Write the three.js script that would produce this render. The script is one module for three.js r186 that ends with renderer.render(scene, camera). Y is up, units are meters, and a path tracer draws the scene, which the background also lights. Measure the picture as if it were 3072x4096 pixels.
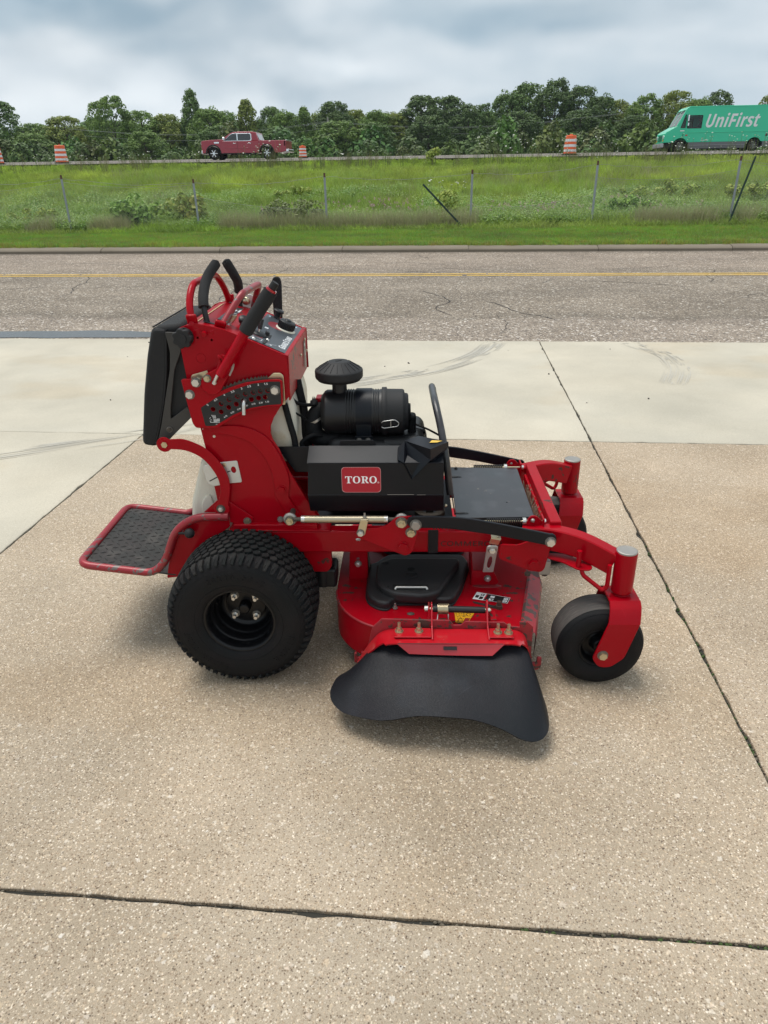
import * as THREE from 'three';
import { mergeGeometries, toCreasedNormals } from 'three/addons/utils/BufferGeometryUtils.js';
import { RoundedBoxGeometry } from 'three/addons/geometries/RoundedBoxGeometry.js';
import { MarchingCubes } from 'three/addons/objects/MarchingCubes.js';
import { FontLoader } from 'three/addons/loaders/FontLoader.js';
import { TextGeometry } from 'three/addons/geometries/TextGeometry.js';

// ------------------------------------------------------------------ camera
const scene = new THREE.Scene();
const D2R = Math.PI / 180;
const camera = new THREE.PerspectiveCamera(71.59, 768 / 1024, 0.05, 2000);
camera.rotation.order = 'YXZ';
camera.position.set(0, 1.62, 0);
camera.rotation.set(-25.2 * D2R, 5.4 * D2R, -0.8 * D2R);
scene.add(camera);
const renderer = new THREE.WebGLRenderer({ antialias: true });
renderer.setSize(768, 1024);
renderer.toneMapping = THREE.LinearToneMapping;
renderer.toneMappingExposure = 1.85;
renderer.shadowMap.enabled = true;

// ------------------------------------------------------------------ noise
function mulberry(a) { return () => { a |= 0; a = a + 0x6D2B79F5 | 0; let t = Math.imul(a ^ a >>> 15, 1 | a); t = t + Math.imul(t ^ t >>> 7, 61 | t) ^ t; return ((t ^ t >>> 14) >>> 0) / 4294967296; }; }
const rnd = mulberry(20240811);
const R = (a, b) => a + (b - a) * rnd();
function hash3(x, y, z) { let h = Math.imul(x, 374761393) + Math.imul(y, 668265263) + Math.imul(z, 2147483647 ^ 0x5bd1e995); h = Math.imul(h ^ (h >>> 13), 1274126177); return ((h ^ (h >>> 16)) >>> 0) / 4294967296; }
const sm = (t) => t * t * (3 - 2 * t);
function noise3(x, y, z) {
  const X = Math.floor(x), Y = Math.floor(y), Z = Math.floor(z), fx = sm(x - X), fy = sm(y - Y), fz = sm(z - Z);
  const L = (a, b, t) => a + (b - a) * t;
  return L(L(L(hash3(X, Y, Z), hash3(X + 1, Y, Z), fx), L(hash3(X, Y + 1, Z), hash3(X + 1, Y + 1, Z), fx), fy),
    L(L(hash3(X, Y, Z + 1), hash3(X + 1, Y, Z + 1), fx), L(hash3(X, Y + 1, Z + 1), hash3(X + 1, Y + 1, Z + 1), fx), fy), fz);
}
function fbm(x, y, z, o = 4) { let s = 0, a = 0.5, n = 0; for (let i = 0; i < o; i++) { s += a * noise3(x, y, z); n += a; x *= 2.03; y *= 2.03; z *= 2.03; a *= 0.5; } return s / n; }
const lerp = (a, b, t) => a + (b - a) * t;
const clamp = (t, a = 0, b = 1) => Math.min(b, Math.max(a, t));
const sst = (a, b, t) => sm(clamp((t - a) / (b - a)));

// ------------------------------------------------------------------ overcast sky (air and clouds only)
{
  const W = 1024, Hh = 512, d = new Float32Array(W * Hh * 4);
  const puffs = [[-0.155, 0.122, 0.045, 0.022, 0.13], [-0.105, 0.112, 0.055, 0.014, 0.08], [-0.03, 0.30, 0.24, 0.10, 0.14], [0.22, 0.22, 0.22, 0.05, 0.08], [-0.36, 0.075, 0.18, 0.030, 0.10], [-0.34, 0.16, 0.26, 0.07, -0.17], [-0.18, 0.085, 0.18, 0.035, -0.10], [0.12, 0.16, 0.16, 0.035, -0.09]];
  for (let j = 0; j < Hh; j++) for (let i = 0; i < W; i++) {
    const th = (i + 0.5) / W * 2 * Math.PI - Math.PI, el = ((j + 0.5) / Hh - 0.5) * Math.PI;
    const x = Math.cos(th) * Math.cos(el), z = Math.sin(th) * Math.cos(el), y = Math.sin(el);
    const yy = Math.max(y, 0);
    const k = 1 / (yy + 0.22);
    const px = x * k * 1.25, pz = z * k * 1.25;
    const w1 = fbm(px * 1.1 + 7.1, pz * 1.1 + 3.3, 1.7, 3) - 0.5, w2 = fbm(px * 1.1 + 1.9, pz * 1.1 + 8.8, 4.1, 3) - 0.5;
    let c = fbm(px * 0.9 + w1 * 1.4 + 3.4, pz * 1.5 + w2 * 1.4 + 5.2, 2.2, 6);
    c = sst(0.33, 0.69, c);
    let c2 = sst(0.35, 0.7, fbm(px * 2.6 + w2 * 2, pz * 3.4 + w1 * 2 + 9, 7.7, 5));
    // slate blue-grey underside <-> bright veil
    let r = lerp(0.390, 0.670, c), g = lerp(0.480, 0.715, c), b = lerp(0.552, 0.752, c);
    r += (c2 - 0.5) * 0.055; g += (c2 - 0.5) * 0.045; b += (c2 - 0.5) * 0.035;
    // clear-ish pale band toward the horizon
    const hz = Math.exp(-Math.max(y, 0) / 0.10);
    r = lerp(r, 0.52, hz * 0.5); g = lerp(g, 0.63, hz * 0.5); b = lerp(b, 0.71, hz * 0.5);
    // a few cumulus tops, placed by direction
    const az = Math.atan2(x, -z);
    for (const [pa, pe, sa, se, s] of puffs) {
      const q = Math.exp(-((az - pa) ** 2) / (sa * sa) - ((el - pe) ** 2) / (se * se));
      const e = fbm(az * 15 + pa * 40, el * 30, 3.1, 6);
      const t = sst(0.22, 0.80, q * 0.8 + (e - 0.5) * 0.85) * s;
      r += t; g += t * 0.92; b += t * 0.84;
    }
    if (y < 0) { const t = clamp(-y * 8); r = lerp(r, 0.20, t); g = lerp(g, 0.20, t); b = lerp(b, 0.17, t); }
    const o = (j * W + i) * 4; d[o] = r * 0.65; d[o + 1] = g * 0.65; d[o + 2] = b * 0.65; d[o + 3] = 1;
  }
  const t = new THREE.DataTexture(d, W, Hh, THREE.RGBAFormat, THREE.FloatType);
  t.mapping = THREE.EquirectangularReflectionMapping; t.magFilter = THREE.LinearFilter; t.minFilter = THREE.LinearFilter;
  t.colorSpace = THREE.LinearSRGBColorSpace; t.needsUpdate = true;
  scene.background = t; scene.environment = t; scene.environmentIntensity = 1;
}
const sun = new THREE.DirectionalLight(new THREE.Color().setRGB(1.0, 0.955, 0.89), 1.5);
sun.position.set(-6, 22, -7.5); sun.target.position.set(0, 0, -4); scene.add(sun, sun.target);
sun.castShadow = true; sun.shadow.radius = 60; sun.shadow.mapSize.set(2048, 2048);
Object.assign(sun.shadow.camera, { left: -30, right: 30, top: 30, bottom: -30, near: 0.5, far: 90 });
scene.fog = new THREE.FogExp2(new THREE.Color().setRGB(0.56, 0.64, 0.70), 0.00025);

// ------------------------------------------------------------------ helpers
const taken = {};
function numbered(n) { const k = taken[n] = (taken[n] ?? -1) + 1; return k ? `${n}_${String(k).padStart(3, '0')}` : n; }
function sh(o) { o.traverse((m) => { if (m.isMesh) { m.castShadow = true; m.receiveShadow = true; } }); return o; }
function thing(name, label, category, pos = [0, 0, 0], turn = 0, group) {
  const o = new THREE.Group(); o.name = numbered(name); o.position.set(...pos); o.rotation.y = turn;
  o.userData = { label, category }; if (group) o.userData.group = group; scene.add(o); return o;
}
function part(name, geo, mat, parent, extra) { const m = new THREE.Mesh(Array.isArray(geo) ? merge(geo) : geo, mat); m.name = name; m.castShadow = m.receiveShadow = true; if (extra) Object.assign(m.userData, extra); parent.add(m); return m; }
function structure(name, geo, mat, parent = scene) { const m = part(name, geo, mat, parent); if (parent === scene) { m.name = numbered(name); m.userData.kind = 'structure'; } return m; }
function group(name, parent) { const g = new THREE.Group(); g.name = name; parent.add(g); return g; }
function plain(g) { const q = g.index ? g.toNonIndexed() : g.clone(); for (const k of Object.keys(q.attributes)) if (!['position', 'normal', 'uv'].includes(k)) q.deleteAttribute(k); if (!q.attributes.normal) q.computeVertexNormals(); if (!q.attributes.uv) q.setAttribute('uv', new THREE.BufferAttribute(new Float32Array(q.attributes.position.count * 2), 2)); return q; }
function merge(list) { return list.length === 1 ? list[0] : mergeGeometries(list.map(plain)); }
const V = (a) => new THREE.Vector3(...a);
function T(g, p = [0, 0, 0], r = [0, 0, 0], s = [1, 1, 1]) { const q = g.clone(); q.applyMatrix4(new THREE.Matrix4().compose(V(p), new THREE.Quaternion().setFromEuler(new THREE.Euler(...r)), V(s))); return q; }
// uv in metres by the dominant side of each face
function boxUV(g, k = 1, off = [0, 0]) {
  const q = g.index ? g.toNonIndexed() : g, p = q.attributes.position, u = new Float32Array(p.count * 2);
  const a = new THREE.Vector3(), b = new THREE.Vector3(), c = new THREE.Vector3(), n = new THREE.Vector3();
  for (let i = 0; i < p.count; i += 3) {
    a.fromBufferAttribute(p, i); b.fromBufferAttribute(p, i + 1); c.fromBufferAttribute(p, i + 2);
    n.copy(b).sub(a).cross(c.clone().sub(a)); const ax = Math.abs(n.x), ay = Math.abs(n.y), az = Math.abs(n.z);
    [a, b, c].forEach((w, j) => { let s, t; if (ay >= ax && ay >= az) { s = w.x; t = w.z; } else if (az >= ax) { s = w.x; t = w.y; } else { s = w.z; t = w.y; } u[(i + j) * 2] = s * k + off[0]; u[(i + j) * 2 + 1] = t * k + off[1]; });
  }
  q.setAttribute('uv', new THREE.BufferAttribute(u, 2)); return q;
}
function shapeOf(pts, holes = []) {
  const s = new THREE.Shape(pts.map((p) => new THREE.Vector2(p[0], p[1])));
  for (const h of holes) s.holes.push(h);
  return s;
}
function circleHole(x, y, r) { const h = new THREE.Path(); h.absarc(x, y, r, 0, Math.PI * 2, true); return h; }
// rounds the corners of a closed outline
function rounded(pts, r, n = 4) {
  const out = [], N = pts.length;
  for (let i = 0; i < N; i++) {
    const p = new THREE.Vector2(...pts[i]), a = new THREE.Vector2(...pts[(i + N - 1) % N]), b = new THREE.Vector2(...pts[(i + 1) % N]);
    const rr = Array.isArray(r) ? r[i] : r, da = a.clone().sub(p), db = b.clone().sub(p);
    const k = Math.min(rr, da.length() * 0.48, db.length() * 0.48);
    if (k < 1e-5) { out.push([p.x, p.y]); continue; }
    const s = p.clone().addScaledVector(da.normalize(), k), e = p.clone().addScaledVector(db.normalize(), k);
    for (let j = 0; j <= n; j++) { const t = j / n; out.push([(1 - t) ** 2 * s.x + 2 * t * (1 - t) * p.x + t * t * e.x, (1 - t) ** 2 * s.y + 2 * t * (1 - t) * p.y + t * t * e.y]); }
  }
  return out;
}
function smoothLine(pts, n = 24, closed = false) { return new THREE.CatmullRomCurve3(pts.map((p) => new THREE.Vector3(p[0], p[1], p[2] ?? 0)), closed, 'centripetal').getPoints(n).map((v) => [v.x, v.y, v.z]); }
// plate in the XY plane from z0 (thickness t away along +z), small chamfer on its edges
function plate(pts, z0, t, { holes = [], bev = 0.0012, curve = 8 } = {}) {
  const g = new THREE.ExtrudeGeometry(shapeOf(pts, holes), { depth: Math.max(t - 2 * bev, 1e-4), bevelEnabled: bev > 0, bevelThickness: bev, bevelSize: bev, bevelOffset: -bev, bevelSegments: 1, curveSegments: curve });
  g.translate(0, 0, z0 + bev); return boxUV(g);
}
// the same lying flat: outline in x,z; from y0 up
function slabPlate(pts, y0, t, o = {}) { const g = plate(pts.map(([x, z]) => [x, -z]), 0, t, o); g.rotateX(-Math.PI / 2); g.translate(0, y0, 0); return boxUV(g); }
// outline in z,y extruded along +x
function crossPlate(pts, x0, t, o = {}) { const g = plate(pts.map(([z, y]) => [-z, y]), 0, t, o); g.rotateY(Math.PI / 2); g.translate(x0, 0, 0); return boxUV(g); }
function rbox(w, h, d, r = 0.004, p = [0, 0, 0], rot = [0, 0, 0]) { return boxUV(T(new RoundedBoxGeometry(w, h, d, 2, Math.min(r, w / 2.02, h / 2.02, d / 2.02)), p, rot)); }
function bar(a, b, w, h, r = 0.003) { // rectangular bar between two points, h in the vertical plane
  const A = V(a), B = V(b), L = A.distanceTo(B), g = new RoundedBoxGeometry(L, h, w, 1, Math.min(r, w / 2.1, h / 2.1));
  const x = B.clone().sub(A).normalize(), up = Math.abs(x.y) > 0.95 ? new THREE.Vector3(1, 0, 0) : new THREE.Vector3(0, 1, 0), z = x.clone().cross(up).normalize(), y = z.clone().cross(x);
  g.applyMatrix4(new THREE.Matrix4().makeBasis(x, y, z).setPosition(A.clone().add(B).multiplyScalar(0.5))); return boxUV(g);
}
function rod(a, b, r, seg = 12, r2 = r) { const A = V(a), B = V(b), L = A.distanceTo(B), g = new THREE.CylinderGeometry(r2, r, L, seg, 1); g.applyQuaternion(new THREE.Quaternion().setFromUnitVectors(new THREE.Vector3(0, 1, 0), B.clone().sub(A).normalize())); g.translate(...A.add(B).multiplyScalar(0.5).toArray()); return g; }
// tube along a polyline whose corners are filleted
function pipe(pts, r, fil = 0.03, seg = 10, caps = true) {
  const P = pts.map(V), path = new THREE.CurvePath(); let last = P[0];
  for (let i = 1; i < P.length - 1; i++) {
    const a = P[i - 1].clone().sub(P[i]), b = P[i + 1].clone().sub(P[i]), k = Math.min(fil, a.length() * 0.48, b.length() * 0.48);
    const s = P[i].clone().addScaledVector(a.normalize(), k), e = P[i].clone().addScaledVector(b.normalize(), k);
    if (last.distanceTo(s) > 1e-4) path.add(new THREE.LineCurve3(last, s));
    path.add(new THREE.QuadraticBezierCurve3(s, P[i], e)); last = e;
  }
  path.add(new THREE.LineCurve3(last, P[P.length - 1]));
  const poly = []; for (const c of path.curves) { const n = c.isLineCurve3 ? 1 : 6, q = c.getPoints(n); if (poly.length) q.shift(); poly.push(...q); }
  return tubePoly(poly, r, seg, caps);
}
function hose(pts, r, n = 24, seg = 8) { return tubePoly(new THREE.CatmullRomCurve3(pts.map(V), false, 'centripetal').getPoints(n), r, seg, true); }
function tubePoly(poly, r, seg = 10, caps = true) {
  const N = poly.length, pos = [], nor = [], idx = []; let t = poly[1].clone().sub(poly[0]).normalize();
  let n = Math.abs(t.y) < 0.9 ? new THREE.Vector3(0, 1, 0) : new THREE.Vector3(1, 0, 0); n.addScaledVector(t, -n.dot(t)).normalize();
  const rf = typeof r === 'function' ? r : () => r;
  for (let i = 0; i < N; i++) {
    t = (i === 0 ? poly[1].clone().sub(poly[0]) : i === N - 1 ? poly[i].clone().sub(poly[i - 1]) : poly[i + 1].clone().sub(poly[i - 1])).normalize();
    n.addScaledVector(t, -n.dot(t)).normalize(); const b = t.clone().cross(n), rr = rf(i / (N - 1));
    for (let j = 0; j <= seg; j++) { const a = j / seg * 2 * Math.PI, d = n.clone().multiplyScalar(Math.cos(a)).addScaledVector(b, Math.sin(a)); nor.push(d.x, d.y, d.z); pos.push(poly[i].x + d.x * rr, poly[i].y + d.y * rr, poly[i].z + d.z * rr); }
  }
  for (let i = 0; i < N - 1; i++) for (let j = 0; j < seg; j++) { const a = i * (seg + 1) + j, b = a + seg + 1; idx.push(a, a + 1, b, b, a + 1, b + 1); }
  if (caps) for (const [i, s] of [[0, -1], [N - 1, 1]]) {
    const d = (i ? poly[i].clone().sub(poly[i - 1]) : poly[1].clone().sub(poly[0])).normalize().multiplyScalar(s), c = pos.length / 3; pos.push(poly[i].x, poly[i].y, poly[i].z); nor.push(d.x, d.y, d.z);
    for (let j = 0; j <= seg; j++) { const a = i * (seg + 1) + j; pos.push(pos[a * 3], pos[a * 3 + 1], pos[a * 3 + 2]); nor.push(d.x, d.y, d.z); }
    for (let j = 0; j < seg; j++) s < 0 ? idx.push(c, c + 2 + j, c + 1 + j) : idx.push(c, c + 1 + j, c + 2 + j);
  }
  const g = new THREE.BufferGeometry(); g.setAttribute('position', new THREE.Float32BufferAttribute(pos, 3)); g.setAttribute('normal', new THREE.Float32BufferAttribute(nor, 3)); g.setIndex(idx);
  return boxUV2(g);
}
function boxUV2(g) { const p = g.attributes.position, u = new Float32Array(p.count * 2); for (let i = 0; i < p.count; i++) { u[i * 2] = p.getX(i) + p.getZ(i) * 0.7; u[i * 2 + 1] = p.getY(i) + p.getZ(i) * 0.3; } g.setAttribute('uv', new THREE.BufferAttribute(u, 2)); return g; }
function lathe(pts, seg = 32, axis = 'y') { const g = new THREE.LatheGeometry(pts.map((p) => new THREE.Vector2(p[0], p[1])), seg); if (axis === 'z') g.rotateX(Math.PI / 2); if (axis === 'x') g.rotateZ(-Math.PI / 2); return g; }
// grid surface from a function (i/nu, j/nv) -> [x,y,z]
function gridSurf(f, nu, nv, { uv } = {}) {
  const pos = [], u = [], idx = [];
  for (let j = 0; j <= nv; j++) for (let i = 0; i <= nu; i++) { const p = f(i / nu, j / nv); pos.push(...p); const q = uv ? uv(p, i / nu, j / nv) : [p[0], p[2]]; u.push(q[0], q[1]); }
  for (let j = 0; j < nv; j++) for (let i = 0; i < nu; i++) { const a = j * (nu + 1) + i, b = a + nu + 1; idx.push(a, b, a + 1, a + 1, b, b + 1); }
  const g = new THREE.BufferGeometry(); g.setAttribute('position', new THREE.Float32BufferAttribute(pos, 3)); g.setAttribute('uv', new THREE.Float32BufferAttribute(u, 2)); g.setIndex(idx); g.computeVertexNormals(); return g;
}
// sheet with thickness: top grid, bottom grid and rim
function thickSurf(f, nu, nv, th) {
  const top = gridSurf(f, nu, nv), n = top.attributes.normal, p = top.attributes.position, bot = top.clone(), bp = bot.attributes.position;
  for (let i = 0; i < p.count; i++) bp.setXYZ(i, p.getX(i) - n.getX(i) * th, p.getY(i) - n.getY(i) * th, p.getZ(i) - n.getZ(i) * th);
  const ix = Array.from(bot.index.array); for (let i = 0; i < ix.length; i += 3) { const t = ix[i + 1]; ix[i + 1] = ix[i + 2]; ix[i + 2] = t; } bot.setIndex(ix); bot.computeVertexNormals();
  const ring = []; for (let i = 0; i <= nu; i++) ring.push(i); for (let j = 1; j <= nv; j++) ring.push(j * (nu + 1) + nu); for (let i = nu - 1; i >= 0; i--) ring.push(nv * (nu + 1) + i); for (let j = nv - 1; j > 0; j--) ring.push(j * (nu + 1)); ring.push(0);
  const rp = [], ri = []; ring.forEach((k) => { rp.push(p.getX(k), p.getY(k), p.getZ(k), bp.getX(k), bp.getY(k), bp.getZ(k)); });
  for (let i = 0; i < ring.length - 1; i++) { const a = i * 2; ri.push(a, a + 2, a + 1, a + 1, a + 2, a + 3); }
  const rim = new THREE.BufferGeometry(); rim.setAttribute('position', new THREE.Float32BufferAttribute(rp, 3)); rim.setIndex(ri); rim.computeVertexNormals(); boxUV2(rim);
  return mergeGeometries([top, bot, rim].map(plain));
}

// ------------------------------------------------------------------ textures
function dataTex(n, f, srgb = true, rep = 1) { // f(i,j,n) -> [r,g,b] 0..255 ; a tile of `rep` metres
  const d = new Uint8Array(n * n * 4); for (let j = 0; j < n; j++) for (let i = 0; i < n; i++) { const c = f(i, j, n), o = (j * n + i) * 4; d[o] = clamp(c[0], 0, 255); d[o + 1] = clamp(c[1], 0, 255); d[o + 2] = clamp(c[2], 0, 255); d[o + 3] = 255; }
  return rawTex(d, n, srgb, rep);
}
function rawTex(d, n, srgb, rep) {
  const t = new THREE.DataTexture(d, n, n, THREE.RGBAFormat); t.wrapS = t.wrapT = THREE.RepeatWrapping; t.magFilter = THREE.LinearFilter; t.minFilter = THREE.LinearMipmapLinearFilter; t.generateMipmaps = true; t.anisotropy = 8; if (srgb) t.colorSpace = THREE.SRGBColorSpace; t.repeat.set(1 / rep, 1 / rep); t.needsUpdate = true; return t;
}
// tileable value noise
function tnoise(x, y, per, seed) { const X = Math.floor(x), Y = Math.floor(y), fx = sm(x - X), fy = sm(y - Y), m = (a) => ((a % per) + per) % per; const h = (a, b) => hash3(m(a), m(b), seed); return lerp(lerp(h(X, Y), h(X + 1, Y), fx), lerp(h(X, Y + 1), h(X + 1, Y + 1), fx), fy); }
function tfbm(u, v, per, seed, o = 4) { let s = 0, a = 0.5, n = 0; for (let i = 0; i < o; i++) { s += a * tnoise(u * per, v * per, per, seed + i); n += a; per *= 2; a *= 0.5; } return s / n; }
// scattered stones set in a matrix
function stoneTex(n, metres, seed, base, baseVar, kinds, rep) {
  const r0 = mulberry(seed), c = new Uint8Array(n * n * 4), hgt = new Float32Array(n * n), px = n / metres;
  for (let j = 0; j < n; j++) for (let i = 0; i < n; i++) {
    const u = i / n, v = j / n, o = (j * n + i) * 4, f = (tfbm(u, v, 5, seed, 5) - 0.5) * baseVar, s = (r0() - 0.5) * baseVar * 0.9;
    for (let k = 0; k < 3; k++) c[o + k] = clamp(base[k] + f + s, 0, 255); c[o + 3] = 255; hgt[j * n + i] = 0.28 + s * 0.002;
  }
  for (const K of kinds) for (let q = 0; q < K.n; q++) {
    const x = r0() * n, y = r0() * n, ra = (K.r[0] + (K.r[1] - K.r[0]) * r0() ** 2) * px, el = 0.6 + 0.4 * r0(), an = r0() * 3.14, ca = Math.cos(an), sa = Math.sin(an), col = K.c[Math.floor(r0() * K.c.length)], tone = (r0() - 0.5) * (K.v ?? 26), al = K.a ?? 0.9, w = Math.ceil(ra) + 1, ph = r0() * 6.28;
    for (let dy = -w; dy <= w; dy++) for (let dx = -w; dx <= w; dx++) {
      const a = (dx * ca + dy * sa), b = (-dx * sa + dy * ca) / el, ang = Math.atan2(b, a), rr = ra * (1 + 0.16 * Math.sin(3 * ang + ph) + 0.09 * Math.sin(5 * ang + ph * 2)), d = Math.hypot(a, b) / rr;
      if (d > 1) continue;
      const ii = ((Math.round(x) + dx) % n + n) % n, jj = ((Math.round(y) + dy) % n + n) % n, o = (jj * n + ii) * 4, t = al * (d > 0.75 ? (1 - d) * 4 : 1);
      for (let k = 0; k < 3; k++) c[o + k] = clamp(lerp(c[o + k], col[k] + tone, t), 0, 255);
      const hh = (K.h ?? 0.7) * Math.sqrt(Math.max(0, 1 - d * d)) + 0.28 * (1 - t); hgt[jj * n + ii] = K.h < 0 ? Math.min(hgt[jj * n + ii], 0.28 + K.h * (1 - d)) : Math.max(hgt[jj * n + ii], hh);
    }
  }
  const hb = new Uint8Array(n * n * 4); for (let i = 0; i < n * n; i++) { const v = clamp(hgt[i] * 255, 0, 255); hb[i * 4] = hb[i * 4 + 1] = hb[i * 4 + 2] = v; hb[i * 4 + 3] = 255; }
  return { map: rawTex(c, n, true, rep), bump: rawTex(hb, n, false, rep), colour: c };
}
function canvasTex(w, h, draw) { const c = document.createElement('canvas'); c.width = w; c.height = h; const x = c.getContext('2d'); draw(x, w, h); const t = new THREE.CanvasTexture(c); t.colorSpace = THREE.SRGBColorSpace; t.anisotropy = 8; t.needsUpdate = true; return t; }
const lin = (r, g, b) => new THREE.Color().setRGB(r, g, b);
const M = {};
function std(c, rough = 0.6, metal = 0, o = {}) { return new THREE.MeshStandardMaterial({ color: Array.isArray(c) ? lin(...c) : c, roughness: rough, metalness: metal, ...o }); }
function phys(c, rough, metal, o = {}) { return new THREE.MeshPhysicalMaterial({ color: Array.isArray(c) ? lin(...c) : c, roughness: rough, metalness: metal, ...o }); }

// ================================================================== SETTING
// ---- exposed-aggregate and broomed concrete slabs
const aggA = stoneTex(2048, 2.6, 11, [168, 154, 134], 38, [
  { n: 30000, r: [0.0012, 0.0024], c: [[98, 84, 70], [84, 72, 62], [112, 92, 74]], v: 18, a: 0.85, h: -0.25 },
  { n: 230000, r: [0.0013, 0.0032], c: [[222, 207, 184], [206, 188, 162], [150, 130, 108], [126, 108, 90], [236, 225, 208], [176, 157, 134], [196, 176, 150]], v: 36, a: 0.85, h: 0.5 },
  { n: 15000, r: [0.003, 0.006], c: [[214, 200, 178], [222, 211, 194], [184, 165, 140], [200, 182, 156], [194, 181, 166], [208, 190, 170]], v: 30, a: 0.6, h: 0.6 },
  { n: 1100, r: [0.005, 0.009], c: [[224, 215, 200], [214, 202, 186], [202, 192, 180], [228, 222, 212], [206, 186, 158]], v: 14, a: 0.6, h: 0.6 },
  { n: 16000, r: [0.0012, 0.0026], c: [[92, 78, 66], [80, 70, 62]], v: 18, a: 0.8, h: -0.25 }], 2.6);
M.aggregate = std([1, 1, 1], 0.9, 0, { map: aggA.map, bumpMap: aggA.bump, bumpScale: 0.0045, vertexColors: true });
const conc = stoneTex(2048, 4.2, 23, [187, 181, 166], 26, [
  { n: 26000, r: [0.0025, 0.005], c: [[197, 191, 177], [167, 160, 146], [177, 168, 152], [205, 200, 188]], v: 18, a: 0.5, h: 0.4 },
  { n: 2200, r: [0.002, 0.004], c: [[150, 142, 130], [160, 150, 136]], v: 16, a: 0.5, h: -0.2 }], 4.2);
M.concrete = std([1, 1, 1], 0.86, 0, { map: conc.map, bumpMap: conc.bump, bumpScale: 0.0018, vertexColors: true });
M.filler = std([0.035, 0.034, 0.028], 0.95);
M.kerb = std([1, 1, 1], 0.9, 0, { map: conc.map, bumpMap: conc.bump, bumpScale: 0.003, color: lin(0.40, 0.36, 0.325) });

function slabGeo(x0, x1, z0, z1, seed, tint, off, chips = []) {
  const nx = Math.round((x1 - x0) / 0.028), nz = Math.round((z1 - z0) / 0.028), pos = [], uv = [], col = [], idx = [];
  const rr = mulberry(seed);
  const jag = (s, k) => (fbm(s * 16 + k * 31, k * 7.3, seed, 4) - 0.42) * 0.015 + Math.max(0, fbm(s * 7.1 + k * 11, seed * 1.7, k, 3) - 0.66) * 0.07;
  const X = (u, v) => { let x = lerp(x0, x1, u), z = lerp(z0, z1, v), d; let y = (fbm(x * 1.7, z * 1.7, seed, 3) - 0.5) * 0.004; const G = 0.0048;
    if (u === 0) x += G + Math.max(0, jag(z, 1)); if (u === 1) x -= G + Math.max(0, jag(z, 2)); if (v === 0) z += G + Math.max(0, jag(x, 3)); if (v === 1) z -= G + Math.max(0, jag(x, 4));
    for (const [cx, cz, r, dp] of chips) { d = Math.hypot(x - cx, (z - cz)) / r; if (d < 1) y -= dp * (1 - d * d) * (0.6 + 0.8 * fbm(x * 40, z * 40, 3, 2)); }
    return [x, y, z]; };
  const U = [0, 0.006 / (x1 - x0), ...Array.from({ length: nx - 1 }, (_, i) => (i + 1) / nx), 1 - 0.006 / (x1 - x0), 1], Vv = [0, 0.006 / (z1 - z0), ...Array.from({ length: nz - 1 }, (_, i) => (i + 1) / nz), 1 - 0.006 / (z1 - z0), 1];
  const W = U.length, Hh = Vv.length;
  for (let j = 0; j < Hh; j++) for (let i = 0; i < W; i++) {
    const edge = (i === 0 || j === 0 || i === W - 1 || j === Hh - 1); let [x, y, z] = X(U[i], Vv[j]);
    if (i === 1) x += Math.max(0, jag(z, 1)); if (i === W - 2) x -= Math.max(0, jag(z, 2)); if (j === 1) z += Math.max(0, jag(x, 3)); if (j === Hh - 2) z -= Math.max(0, jag(x, 4));
    if (edge) y -= 0.005; pos.push(x, y, z); uv.push(x + off[0], z + off[1]);
    const b = (fbm(x * 1.3 + seed, z * 1.3, 5.5, 4) - 0.5), b2 = (fbm(x * 5 + seed, z * 5, 2.5, 3) - 0.5), st = sst(0.60, 0.74, fbm(x * 0.9 + seed * 3, z * 1.6, 9.1, 4));
    const k = 1 + b * 0.30 + b2 * 0.12, w = b * 0.05; col.push(tint[0] * (k + w) * (1 - st * 0.04), tint[1] * k * (1 - st * 0.075), tint[2] * (k - w) * (1 - st * 0.12));
  }
  for (let j = 0; j < Hh - 1; j++) for (let i = 0; i < W - 1; i++) { const a = j * W + i, b = a + W; idx.push(a, b, a + 1, a + 1, b, b + 1); }
  // sides down into the joint
  const ring = []; for (let i = 0; i < W; i++) ring.push(i); for (let j = 1; j < Hh; j++) ring.push(j * W + W - 1); for (let i = W - 2; i >= 0; i--) ring.push((Hh - 1) * W + i); for (let j = Hh - 2; j >= 0; j--) ring.push(j * W);
  const s = pos.length / 3; ring.forEach((k) => { pos.push(pos[k * 3], pos[k * 3 + 1], pos[k * 3 + 2], pos[k * 3], -0.06, pos[k * 3 + 2]); for (let q = 0; q < 2; q++) { uv.push(uv[k * 2], uv[k * 2 + 1] + q * 0.05); col.push(col[k * 3] * 0.9, col[k * 3 + 1] * 0.9, col[k * 3 + 2] * 0.9); } });
  for (let i = 0; i < ring.length - 1; i++) { const a = s + i * 2; idx.push(a, a + 2, a + 1, a + 1, a + 2, a + 3); }
  const g = new THREE.BufferGeometry(); g.setAttribute('position', new THREE.Float32BufferAttribute(pos, 3)); g.setAttribute('uv', new THREE.Float32BufferAttribute(uv, 2)); g.setAttribute('color', new THREE.Float32BufferAttribute(col, 3)); g.setIndex(idx); g.computeVertexNormals(); return g;
}
const JX = [-8.36, -5.25, -2.14, 0.97, 4.08, 7.19], JZ = [-7.85, -4.62, -1.13, 2.36];
const apron = new THREE.Group(); apron.name = 'concrete_driveway'; apron.userData.kind = 'structure'; scene.add(apron);
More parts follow.
